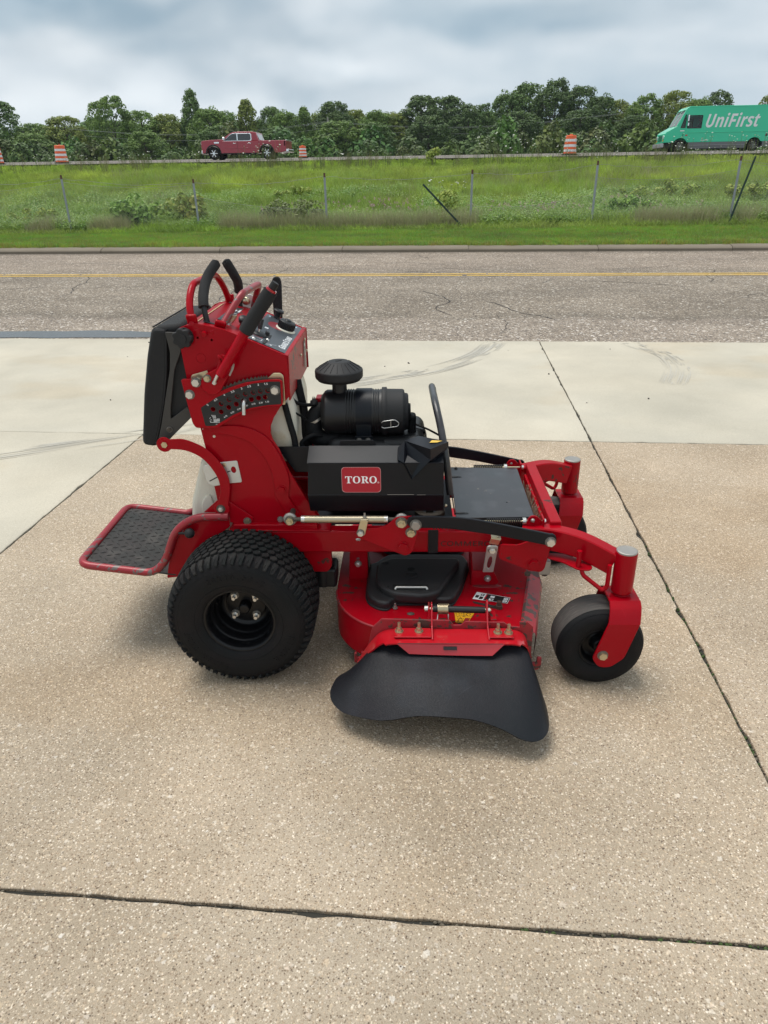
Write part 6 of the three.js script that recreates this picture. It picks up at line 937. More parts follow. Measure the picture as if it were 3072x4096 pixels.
// white umbel flowers: clumps standing at the top of the bank
const umbelHead = (() => { const gs = [], r0 = mulberry(77); for (let i = 0; i < 11; i++) { const a = i * 2.4, d = 0.030 * Math.sqrt(i / 11) * 1.35; gs.push(T(new THREE.IcosahedronGeometry(0.0135, 0), [Math.cos(a) * d, 0.006 * r0(), Math.sin(a) * d], [0, 0, 0], [1, 0.45, 1])); } return merge(gs); })();
M.umbel = std([0.74, 0.74, 0.66], 0.8); M.stem = std([0.13, 0.19, 0.05], 0.8); M.stemDry = std([0.22, 0.20, 0.09], 0.8);
function umbels(label, cx, cz, rx, rz, n, h0, h1) {
  const t = thing('wildflower_clump', label, 'wildflowers', [cx, groundY(cx, cz), cz], 0, 'white umbel flowers along the highway edge'), heads = [], stems = [];
  for (let i = 0; i < n; i++) { const x = R(-rx, rx), z = R(-rz, rz), y0 = groundY(cx + x, cz + z) - groundY(cx, cz), h = R(h0, h1) * 1.2, lx = R(-0.12, 0.12), s = R(0.5, 1.05), p = [x + lx, y0 + h, z + R(-0.1, 0.1)]; stems.push(rod([x, y0, z], p, 0.007, 4, 0.004)); heads.push(T(umbelHead, p, [R(-0.5, 0.6), R(0, 6), R(-0.4, 0.4)], [s, s, s])); if (rnd() < 0.6) { const q = [p[0] + R(-0.12, 0.12), p[1] - R(0.02, 0.2), p[2] + R(-0.05, 0.05)]; stems.push(rod([lerp(x, p[0], 0.6), lerp(y0, p[1], 0.6), lerp(z, p[2], 0.6)], q, 0.005, 4, 0.003)); heads.push(T(umbelHead, q, [R(-0.4, 0.5), 0, R(-0.3, 0.3)], [s * 0.8, s * 0.8, s * 0.8])); } }
  part('stems', stems, M.stem, t, { kind: 'stuff' }); part('flower_heads', heads, M.umbel, t, { kind: 'stuff' }); return t;
}
umbels('white umbel wildflowers in front of the rear of the red pickup', -9.0, -37.6, 1.0, 0.5, 20, 0.55, 1.15);
umbels('tall white umbel wildflowers between the dark trees and right orange drum', 2.3, -37.4, 1.4, 0.5, 46, 0.5, 1.25);
umbels('white umbel wildflowers at the foot of the right orange drum', 6.2, -37.5, 1.8, 0.5, 46, 0.35, 0.95);
umbels('white umbel wildflowers in front of the green van middle', 11.0, -37.5, 1.2, 0.5, 24, 0.35, 1.0);
umbels('dense white umbel wildflowers in front of the van rear wheel', 13.4, -37.4, 1.3, 0.5, 42, 0.4, 1.05);
umbels('small white umbel wildflowers right of the left orange drum', -14.6, -37.7, 2.4, 0.4, 26, 0.35, 0.7);
umbels('sparse white umbel wildflowers left of the left orange drum', -19.2, -37.8, 1.6, 0.4, 24, 0.35, 0.75);
umbels('sparse white umbel wildflowers below the middle orange drum', -3.8, -37.7, 1.6, 0.4, 14, 0.3, 0.6);
umbels('low white flowers in the grass halfway up the bank', -0.2, -30.5, 1.0, 0.8, 16, 0.4, 0.6);
// tall seed spikes at the bank top
scatter('seed_spikes', 'tall straw seed spikes standing along the top of the bank', 'weeds', grassClump(7, 0.8, 0.10, 0.014, 31, 0.25), leafMat(), 420, () => { const x = R(-24, 18), z = R(-38.2, -36.4); if (fbm(x * 0.5, 1.1, 2.2, 3) < 0.5 && rnd() < 0.75) return null; const t = rnd(); return { x, y: groundY(x, z), z, s: R(0.6, 1.1), c: [lerp(0.12, 0.25, t), lerp(0.16, 0.22, t), lerp(0.05, 0.09, t)] }; });

// shrubs with readable leaves
function leafyCrown(blobs, per, size, seed, cols) {
  const r0 = mulberry(seed), pos = [], idx = [], col = [];
  for (const [bx, by, bz, br] of blobs) {
    const bt = r0();
    for (let i = 0; i < per; i++) {
      let x, y, z, l; do { x = r0() * 2 - 1; y = r0() * 2 - 1; z = r0() * 2 - 1; l = Math.hypot(x, y, z); } while (l > 1 || l < 0.05); x /= l; y /= l; z /= l; if (y < -0.35 && r0() < 0.6) y = -y;
      const rr = br * (0.62 + 0.46 * Math.sqrt(r0())), c = new THREE.Vector3(bx + x * rr, by + y * rr * 0.9, bz + z * rr), n = new THREE.Vector3(x + (r0() - 0.5) * 1.6, y + 0.45 + (r0() - 0.5) * 1.4, z + (r0() - 0.5) * 1.6).normalize(), a = new THREE.Vector3(r0() - 0.5, r0() - 0.5, r0() - 0.5).cross(n).normalize(), b = n.clone().cross(a), s = size * (0.6 + 0.8 * r0()), q = pos.length / 3, d = s * (0.38 + 0.2 * r0());
      for (const v of [c.clone().addScaledVector(a, -s * 0.5), c.clone().addScaledVector(b, d).addScaledVector(n, s * 0.1), c.clone().addScaledVector(a, s * 0.6), c.clone().addScaledVector(b, -d).addScaledVector(n, -s * 0.05)]) pos.push(v.x, v.y, v.z);
      const t = clamp(bt * 0.6 + r0() * 0.5), k = 0.75 + r0() * 0.5; for (let j = 0; j < 4; j++) col.push(lerp(cols[0][0], cols[1][0], t) * k, lerp(cols[0][1], cols[1][1], t) * k, lerp(cols[0][2], cols[1][2], t) * k);
      idx.push(q, q + 1, q + 2, q, q + 2, q + 3);
    }
  }
  const g = new THREE.BufferGeometry(); g.setAttribute('position', new THREE.Float32BufferAttribute(pos, 3)); g.setAttribute('color', new THREE.Float32BufferAttribute(col, 3)); g.setIndex(idx); g.computeVertexNormals(); return g;
}
M.leaves = phys([1, 1, 1], 0.85, 0, { vertexColors: true, side: THREE.DoubleSide, transmission: 0.25, thickness: 0 }); M.bark = std([0.075, 0.060, 0.045], 0.9);
function shrub(label, x, z, w, h, n, size, cols, seed, name = 'shrub', lift = 0) {
  const t = thing(name, label, 'shrub', [x, groundY(x, z), z]), bl = [], st = []; const r0 = mulberry(seed);
  for (let i = 0; i < n; i++) { const bx = (r0() * 2 - 1) * w * 0.5, bz = (r0() * 2 - 1) * w * 0.25, by = lift + h * (0.3 + 0.55 * r0()) * (1 - 0.5 * Math.abs(bx) / w), br = h * 0.17 * (0.6 + 0.8 * r0()); bl.push([bx, by, bz, br]); st.push(rod([bx * 0.3, 0, bz * 0.3], [bx, by, bz], 0.008, 4, 0.004)); }
  part('stems', st, M.bark, t, { kind: 'stuff' }); part('foliage', leafyCrown(bl, 60, size, seed + 1, cols), M.leaves, t, { kind: 'stuff' }); return t;
}
const GREEN = [[0.15, 0.30, 0.045], [0.30, 0.46, 0.075]], LIME = [[0.22, 0.32, 0.05], [0.38, 0.43, 0.08]], OLIVE = [[0.14, 0.18, 0.06], [0.24, 0.28, 0.10]], DARKG = [[0.045, 0.085, 0.025], [0.09, 0.14, 0.04]];
shrub('broad-leaved green shrub behind the leftmost fence span', -10.5, -24.7, 1.7, 1.15, 26, 0.12, GREEN, 301);
shrub('green shrub with orange-tinted young leaves beside the second fence post', -8.9, -24.8, 1.2, 1.2, 16, 0.11, [[0.20, 0.34, 0.05], [0.42, 0.42, 0.09]], 302);
shrub('dark tangled brush beside the third fence post', -5.1, -24.2, 1.8, 1.0, 22, 0.07, OLIVE, 303);
shrub('dense green bramble patch right of the fifth fence post', 5.6, -25.6, 2.0, 0.75, 26, 0.085, GREEN, 304);
shrub('yellow-green vine patch left of the rightmost fence post', 7.4, -28.6, 2.6, 0.85, 24, 0.09, LIME, 305);
shrub('yellow-green vine patch at the right edge of the picture', 10.6, -27.4, 2.4, 0.9, 22, 0.09, LIME, 306);
shrub('upright yellow-green sapling on top of the bank', -0.95, -37.4, 0.4, 0.95, 9, 0.08, LIME, 307);
shrub('pale yellow-green bush on the bank right of second post', -6.2, -29.8, 1.3, 0.7, 14, 0.08, LIME, 308);
shrub('small lime-leaved sapling behind the leaning green stake', -0.15, -24.9, 0.45, 1.25, 8, 0.075, LIME, 309);
shrub('low yellow-green weeds at the far left of the fence', -14.4, -25.2, 1.6, 0.8, 14, 0.08, LIME, 310);

// ================================================================== FENCE
{
  const FZ = -23.8, f = thing('wire_fence', 'old chain-link fence with leaning grey steel posts along the verge', 'fence');
  M.galv = std([0.36, 0.38, 0.41], 0.55, 0.6); M.rust = std([0.13, 0.06, 0.04], 0.85); M.wire = std([0.30, 0.30, 0.29], 0.6, 0.3);
  const posts = [[-16.6, 1.75, 0], [-12.34, 1.83, -0.012], [-8.07, 1.66, -0.02], [-3.93, 1.78, -0.012], [0.56, 1.81, 0.006], [4.23, 2.0, 0.01], [8.28, 2.06, 0.012], [12.4, 1.9, 0]];
  for (const [x, h, l] of posts) { const g0 = groundY(x, FZ), p = part('post', rod([x - l, g0 - 0.1, FZ], [x + l * 0.5, h - 0.12, FZ], 0.034, 14), M.galv, f); part('rusty_cap', rod([x + l * 0.5, h - 0.13, FZ], [x + l * 0.6, h, FZ], 0.031, 12), M.rust, p); for (const q of [0.35, 0.7]) part('wire_tie', T(new THREE.TorusGeometry(0.037, 0.004, 5, 14), [x, lerp(g0, h, q), FZ], [Math.PI / 2, 0, 0]), M.wire, p); }
  // woven mesh: two families of diagonal wires clipped to each span's sagging top
  const span = (a, b, topA, topB, sag, base) => { const gs = [], L = b - a, pitch = 0.085, top = (x) => lerp(topA, topB, (x - a) / L) - sag * Math.sin(Math.PI * (x - a) / L), gy = (x) => groundY(x, FZ) + base;
    for (const d of [1, -1]) for (let c = -2.2; c < L + 2.2; c += pitch) { let run = null; for (let t = 0; t <= 2.2; t += 0.05) { const x = a + c + d * t * 1.0, y = t; const ok = x >= a && x <= b && y >= gy(x) && y <= top(x); if (ok && !run) run = [x, y]; if ((!ok || t > 2.14) && run) { gs.push(rod([run[0], run[1], FZ - 0.04 + d * 0.002], [x - d * 0.05, y - 0.05, FZ - 0.04 + d * 0.002], 0.0027, 3)); run = null; } } }
    const tw = []; for (let i = 0; i <= 16; i++) { const x = lerp(a, b, i / 16); tw.push([x, top(x), FZ - 0.04]); } gs.push(hose(tw, 0.004, 20, 4)); if (gs.length) part('wire_mesh', gs, M.wire, f, { kind: 'stuff' }); };
  span(-16.6, -12.34, 1.35, 1.62, 0.1, 0.05); span(-12.34, -8.07, 1.62, 1.50, 0.12, 0.05); span(-8.07, -3.93, 1.15, 0.75, 0.1, 0.05); span(-3.93, 0.56, 0.45, 0.4, 0.08, 0.02); span(0.56, 4.23, 0.8, 1.1, 0.15, 0.05); span(4.23, 8.28, 1.55, 1.7, 0.15, 0.05); span(8.28, 12.4, 1.9, 1.7, 0.12, 0.05);
  // barbed strand along the tops
  for (let i = 0; i < posts.length - 1; i++) { const a = posts[i], b = posts[i + 1], w = []; for (let k = 0; k <= 14; k++) { const t = k / 14; w.push([lerp(a[0], b[0], t), lerp(a[1] - 0.1, b[1] - 0.1, t) - 0.12 * Math.sin(Math.PI * t) + R(-0.02, 0.02), FZ - 0.03 + R(-0.03, 0.03)]); } part('top_strand', hose(w, 0.004, 40, 4), M.wire, f); }
}
for (const [lab, a, b] of [['dark green steel stake leaning left beside the middle fence post', [0.46, 0.10, -23.25], [-0.90, 1.43, -23.35]], ['dark green steel stake leaning right against the rightmost fence post', [8.05, 0.12, -23.3], [8.52, 2.04, -23.35]]]) {
  const t = thing('steel_stake', lab, 'stake', a, 0, 'green steel stakes'), d = V(b).sub(V(a)).toArray(), m = std([0.012, 0.040, 0.036], 0.6);
  part('stake_web', bar([0, 0, 0], d, 0.010, 0.055), m, t); part('stake_flange', bar([0, 0, 0.012], [d[0], d[1], d[2] + 0.012], 0.045, 0.012), m, t);
}

// ================================================================== TREES
const treeCols = [[[0.105, 0.200, 0.034], [0.215, 0.320, 0.052]], [[0.060, 0.120, 0.028], [0.120, 0.190, 0.038]], [[0.150, 0.215, 0.034], [0.290, 0.335, 0.054]], [[0.080, 0.160, 0.038], [0.160, 0.250, 0.054]]];
// leaf clusters spread through an uneven envelope, densest towards its outside
function crownGeo(seed, style) {
  const r0 = mulberry(seed), bl = [], n = style === 'open' ? 190 : 290;
  while (bl.length < n) {
    const t = 0.02 + 0.98 * r0() ** (style === 'tall' ? 1.1 : 0.9), a = r0() * 6.28;
    const prof = style === 'tall' ? Math.pow(1 - t, 0.62) * 0.95 + 0.06 : t < 0.42 ? 0.78 + 0.22 * Math.sin(t / 0.42 * 1.57) : Math.sqrt(Math.max(0.01, 1 - ((t - 0.42) / 0.60) ** 2));
    const lump = 0.62 + 0.62 * fbm(Math.cos(a) * 1.3 + seed, t * 3.4, Math.sin(a) * 1.3 + seed * 0.7, 3) + 0.22 * fbm(Math.cos(a) * 4, t * 9, Math.sin(a) * 4 + seed, 2);
    if (style === 'open' && fbm(Math.cos(a) * 1.7 + 9, t * 4.5, Math.sin(a) * 1.7 + seed, 2) < 0.46) continue;
    const d = prof * lump * (0.35 + 0.65 * Math.sqrt(r0())), y = 0.55 + t * 7.3 * (0.93 + 0.1 * lump);
    bl.push([Math.cos(a) * d * 2.6, y, Math.sin(a) * d * 2.6, 0.26 + 0.34 * r0() * (1 - 0.3 * t)]);
  }
  return bl;
}
const variants = []; ['round', 'round', 'tall', 'open', 'round', 'tall', 'open', 'round'].forEach((s, i) => { const bl = crownGeo(400 + i * 7, s); variants.push({ bl, geos: [null, null, null, null], s, i }); });
function crownOf(v, c) { const V0 = variants[v]; if (!V0.geos[c]) V0.geos[c] = leafyCrown(V0.bl, V0.s === 'open' ? 54 : 52, 0.160, 500 + v * 5 + c, treeCols[c]); return V0.geos[c]; }
const trunkGeos = variants.map((v) => { const gs = [tubePoly([[0, -0.5, 0], [0.05, 1.5, 0.03], [-0.05, 3.5, 0], [0.04, 5.6, 0.05], [0, 7.0, 0]].map(V), (t) => lerp(0.19, 0.03, t), 8)]; v.bl.filter((_, i) => i % 12 === 0).forEach(([x, y, z]) => gs.push(rod([0, Math.max(0.8, y - 1.4), 0], [x * 0.9, y, z * 0.9], 0.06, 5, 0.02))); return merge(gs); });
function tree(label, x, z, top, w, v, c, grp) {
  const y = groundY(x, z), h = top - y, t = thing('broadleaf_tree', label, 'tree', [x, y, z], (x * 7.3) % 6.28, grp); t.scale.set(w / 2.6, h / 8.3, w / 2.6);
  part('trunk', trunkGeos[v], M.bark, t); part('crown', crownOf(v, c), M.leaves, t, { kind: 'stuff' }); return t;
}
const A = 'trees left of the red pickup', B = 'trees behind and right of the red pickup', C = 'trees in the middle of the tree line', D = 'trees between the right drum and the van', E = 'trees behind the van';
[
  ['rounded dark tree at the left edge of the picture', -56.5, 10.9, 3.4, 0, 3, A], ['low rounded tree right of the leftmost tree', -52.0, 8.2, 3.2, 4, 0, A], ['light green rounded tree above the left orange drum', -48.6, 9.0, 3.0, 7, 2, A],
  ['slender open-crowned tree, left one of the pair near the left drum', -44.2, 10.7, 2.3, 3, 0, A], ['slender open-crowned tree, right one of the pair near the left drum', -41.3, 10.9, 2.4, 6, 0, A],
  ['medium round tree between the open pair and the tallest left tree', -38.2, 9.3, 2.8, 4, 0, A], ['light green bushy tree left of the tall narrow tree', -35.6, 9.0, 2.4, 7, 2, A],
  ['tall narrow tree towering above the left tree line', -32.5, 11.6, 2.3, 2, 3, A], ['green tree just right of the tall narrow tree', -29.6, 9.5, 2.4, 0, 0, A], ['rounded tree left of the pickup roof', -27.6, 9.0, 2.2, 4, 0, B],
  ['light green dome-topped tree above the pickup cab', -25.4, 10.3, 2.4, 5, 2, B], ['dark tree above the pickup bed', -22.4, 9.6, 2.2, 1, 3, B], ['bushy tree above the pickup tailgate', -20.3, 8.9, 2.1, 0, 0, B],
  ['pointed green tree above the middle orange drum', -18.0, 9.3, 2.0, 5, 0, B], ['dark round-topped tree beside the utility pole', -14.4, 9.9, 2.7, 1, 1, C], ['yellow-green tree right of the utility pole', -11.9, 9.1, 2.0, 7, 2, C], ['low hazy tree left of the big dark trees', -9.4, 8.7, 2.3, 4, 0, C], ['low yellowish tree beside the big dark trees', -6.9, 8.6, 2.1, 0, 2, C],
  ['big dark tree, left half of the dark pair in the middle', -4.0, 10.3, 3.1, 1, 1, C], ['big dark tree, right half of the dark pair in the middle', -1.2, 10.3, 3.0, 1, 1, C], ['lower dark tree right of the big dark pair', 1.6, 9.1, 2.4, 4, 1, C], ['feathery tree left of the tall right-hand group', 3.9, 9.4, 2.2, 3, 3, C],
  ['tall tree at the left end of the right-hand group', 6.2, 10.5, 2.5, 0, 3, D], ['tallest tree of the right-hand group, left of the drum', 8.7, 11.4, 2.7, 1, 3, D], ['tall dense tree directly above the right orange drum', 11.4, 11.4, 2.8, 4, 1, D], ['dense tree right of the right orange drum', 14.3, 10.8, 2.7, 7, 1, D], ['dark tree between the right drum and van', 16.8, 10.0, 2.4, 0, 1, D], ['yellowish tree left of the van', 18.9, 9.5, 2.3, 7, 2, D], ['green tree just left of the van windscreen', 21.6, 9.7, 2.3, 4, 0, D],
  ['yellow-green tree above the van cab', 25.2, 10.1, 2.4, 7, 2, E], ['olive tree above the van lettering', 28.0, 9.5, 2.1, 0, 0, E], ['open dark tree above the van roof', 30.4, 10.2, 2.3, 6, 1, E], ['sparse pale tree at the right edge of the picture', 34.6, 9.4, 2.4, 3, 2, E], ['thin tree beyond the right edge', 38.0, 9.8, 2.6, 4, 0, E],
].forEach(([lab, x, top, w, v, c, g], i) => tree(lab, x, -95 - (i * 5 % 4), top, w, v, c, g));
// nearer, lower trees filling the front of the wood
[['small bright green tree behind the left orange drum', -40.6, -84, 6.6, 1.2, 5, 2, A], ['bushy low tree between the left drum and pickup', -33.8, -85, 6.6, 2.2, 0, 0, A], ['broad low tree left of the pickup bonnet', -25.6, -85, 6.9, 2.3, 4, 3, A], ['light broad low tree right of the middle drum', -12.4, -85, 7.1, 2.6, 7, 0, C], ['low grey-green tree beneath the utility wires', -8.6, -86, 6.9, 2.2, 4, 3, C], ['low dark tree below the big dark pair', -2.8, -87, 7.6, 2.6, 1, 1, C], ['low dark tree left of the right orange drum', 6.8, -87, 7.8, 2.6, 1, 1, D], ['low dark tree right of the right orange drum', 13.2, -87, 7.8, 2.6, 4, 1, D], ['low olive tree left of the van bonnet', 18.6, -87, 7.2, 2.3, 7, 1, D], ['low green tree at the left edge behind the road', -47.5, -86, 6.6, 2.6, 7, 0, A], ['low round tree behind the leftmost partial drum', -52.5, -87, 6.4, 2.4, 0, 0, A], ['low dark tree behind the pickup cab', -19.4, -87, 6.8, 2.2, 1, 3, B]].forEach((a) => tree(a[0], a[1], a[2], a[3], a[4], a[5], a[6], a[7]));
// the wood behind, one mass
scatter('woodland', 'dense green woodland massed behind the roadside trees', 'woodland', crownOf(0, 0), M.leaves, 240, (k) => { const x = -170 + k * 1.35 + R(-1, 1), z = R(-102, -116), s = R(0.95, 1.2); return { x, y: groundY(x, z) - 0.6, z, s, sy: s * R(0.70, 0.86), c: [R(0.7, 1.1), R(0.8, 1.1), R(0.8, 1.2)] }; });
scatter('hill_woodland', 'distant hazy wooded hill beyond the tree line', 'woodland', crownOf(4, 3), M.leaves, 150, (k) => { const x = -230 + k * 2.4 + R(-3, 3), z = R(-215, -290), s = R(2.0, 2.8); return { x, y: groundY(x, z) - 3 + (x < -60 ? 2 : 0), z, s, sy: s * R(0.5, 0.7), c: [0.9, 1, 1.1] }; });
scatter('undergrowth', 'leafy undergrowth along the foot of the tree line', 'undergrowth', leafyCrown([[0, 0.7, 0, 0.8], [0.8, 0.5, 0.2, 0.6], [-0.7, 0.55, 0, 0.65], [0.2, 1.2, 0, 0.6]], 110, 0.22, 640, treeCols[1]), M.leaves, 440, () => { const x = rnd() < 0.75 ? R(-72, 48) : (rnd() < 0.5 ? R(-130, -72) : R(48, 110)), z = R(-78.5, -93), s = R(0.9, 1.9); return { x, y: groundY(x, z) - 0.2, z, s, sy: s * R(0.8, 1.3), c: [R(0.8, 1.3), R(0.85, 1.25), R(0.8, 1.1)] }; });
// utility pole and wires
{
  const x = -14.0, z = -88.5, y = groundY(x, z), t = thing('utility_pole', 'slim grey utility pole standing among the trees', 'utility pole', [x, y, z]);
  part('pole', rod([0, 0, 0], [0, 7.75 - y, 0], 0.13, 10, 0.09), std([0.30, 0.28, 0.25], 0.9), t); part('crossarm', rbox(0.10, 0.10, 1.6, 0.01, [0, 7.2 - y, 0]), std([0.22, 0.20, 0.18], 0.9), t);
  for (const [dy, dz] of [[7.3, 0.7], [7.3, -0.7], [6.7, 0]]) { const w = []; for (let i = -12; i <= 12; i++) { const X = i * 2.6, s = (Math.abs(X) % 31) / 31; w.push([X, dy - y - 0.9 * Math.sin(Math.PI * s), dz + i * 0.3]); } part('wire', hose(w, 0.011, 50, 4), std([0.20, 0.21, 0.21], 0.6), t); }
}

// ================================================================== TRAFFIC
// ---- orange channelising drums
M.drumO = phys([0.80, 0.115, 0.018], 0.5, 0, { clearcoat: 0.2 }); M.drumW = std([0.74, 0.73, 0.72], 0.45); M.drumB = std([0.02, 0.02, 0.02], 0.9);
const drumG = (() => { const sec = [[0.335, 0.05], [0.330, 0.15], [0.322, 0.26], [0.312, 0.37], [0.300, 0.49], [0.290, 0.61], [0.278, 0.73], [0.268, 0.85]], bands = []; for (let i = 0; i < 7; i++) { const [r0, y0] = sec[i], [r1, y1] = sec[i + 1]; bands.push(lathe([[r1 - 0.02, y0 - 0.001], [r0, y0], [r0 - 0.002, y0 + 0.005], [lerp(r0, r1, 0.9), y1 - 0.012], [r1 - 0.008, y1]], 28)); } return bands; })();
function drum(label, x, z, s, tilt) {
  const t = thing('traffic_drum', label, 'traffic drum', [x, hwyY(z) + 0.01, z], x, 'orange and white drums on the highway'); t.rotation.z = tilt; t.scale.setScalar(s);
  drumG.forEach((g, i) => part(i % 2 ? 'white_band' : 'orange_band', g, i === 1 || i === 3 || i === 5 ? M.drumW : M.drumO, t));
  part('drum_top', lathe([[0.268, 0.85], [0.262, 0.885], [0.24, 0.90], [0, 0.905]], 28), M.drumO, t); part('handle', rbox(0.16, 0.07, 0.04, 0.015, [0, 0.925, 0]), M.drumO, t); part('rubber_base', lathe([[0, 0], [0.42, 0], [0.42, 0.04], [0.35, 0.055], [0.34, 0.07]], 28), M.drumB, t); return t;
}
drum('orange and white drum cut off by the left edge', -27.1, -45, 1.02, 0); drum('orange and white drum leaning slightly, left of the pickup', -23.1, -45, 1.06, 0.035);
drum('small far orange and white drum behind the pickup', -12.0, -62.5, 0.95, 0); drum('orange and white drum left of the green van', 6.4, -45, 1.08, -0.01);

// ---- vehicle helpers (local x along the vehicle, front at -x, near side +z)
function wheelAt(par, x, y, z, r, w, rimMat, spokes) {
  const g = group('wheel', par); g.position.set(x, y, z); const s = Math.sign(z);
  part('tyre', lathe(smoothLine([[r * 0.66, -w / 2], [r * 0.9, -w / 2], [r, -w * 0.36], [r, w * 0.36], [r * 0.9, w / 2], [r * 0.66, w / 2]], 24), 36, 'z'), M.rubber, g);
  part('rim', lathe([[r * 0.68, -w / 2], [r * 0.67, s * w * 0.46], [r * 0.60, s * w * 0.44], [r * 0.58, s * w * 0.2], [r * 0.2, s * w * 0.25], [0, s * w * 0.3]], 32, 'z'), M.darkSteel, g);
  for (let i = 0; i < spokes; i++) { const a = i / spokes * 2 * Math.PI; part('spoke', bar([Math.cos(a) * r * 0.10, Math.sin(a) * r * 0.10, s * w * 0.40], [Math.cos(a) * r * 0.63, Math.sin(a) * r * 0.63, s * w * 0.42], 0.03, r * 0.13, 0.008), rimMat, g); }
  part('hub_cap', T(cylG, [0, 0, s * w * 0.42], [0, 0, 0], [r * 0.18, r * 0.18, 0.03]), rimMat, g); return g;
}
const arc = (cx, cy, r, a0, a1, n = 12) => Array.from({ length: n + 1 }, (_, k) => { const a = lerp(a0, a1, k / n); return [cx + Math.cos(a) * r, cy + Math.sin(a) * r]; });
M.chrome = std([0.80, 0.80, 0.80], 0.12, 1); M.glass = phys([0.02, 0.024, 0.026], 0.06, 0, { clearcoat: 1, clearcoatRoughness: 0.02 }); M.burg = phys([0.34, 0.004, 0.022], 0.3, 0.1, { clearcoat: 1, clearcoatRoughness: 0.06 }); M.dark = std([0.015, 0.015, 0.016], 0.7); M.lamp = phys([0.75, 0.75, 0.76], 0.15, 0.2, { clearcoat: 1 }); M.tail = phys([0.55, 0.02, 0.02], 0.25, 0, { clearcoat: 1 });
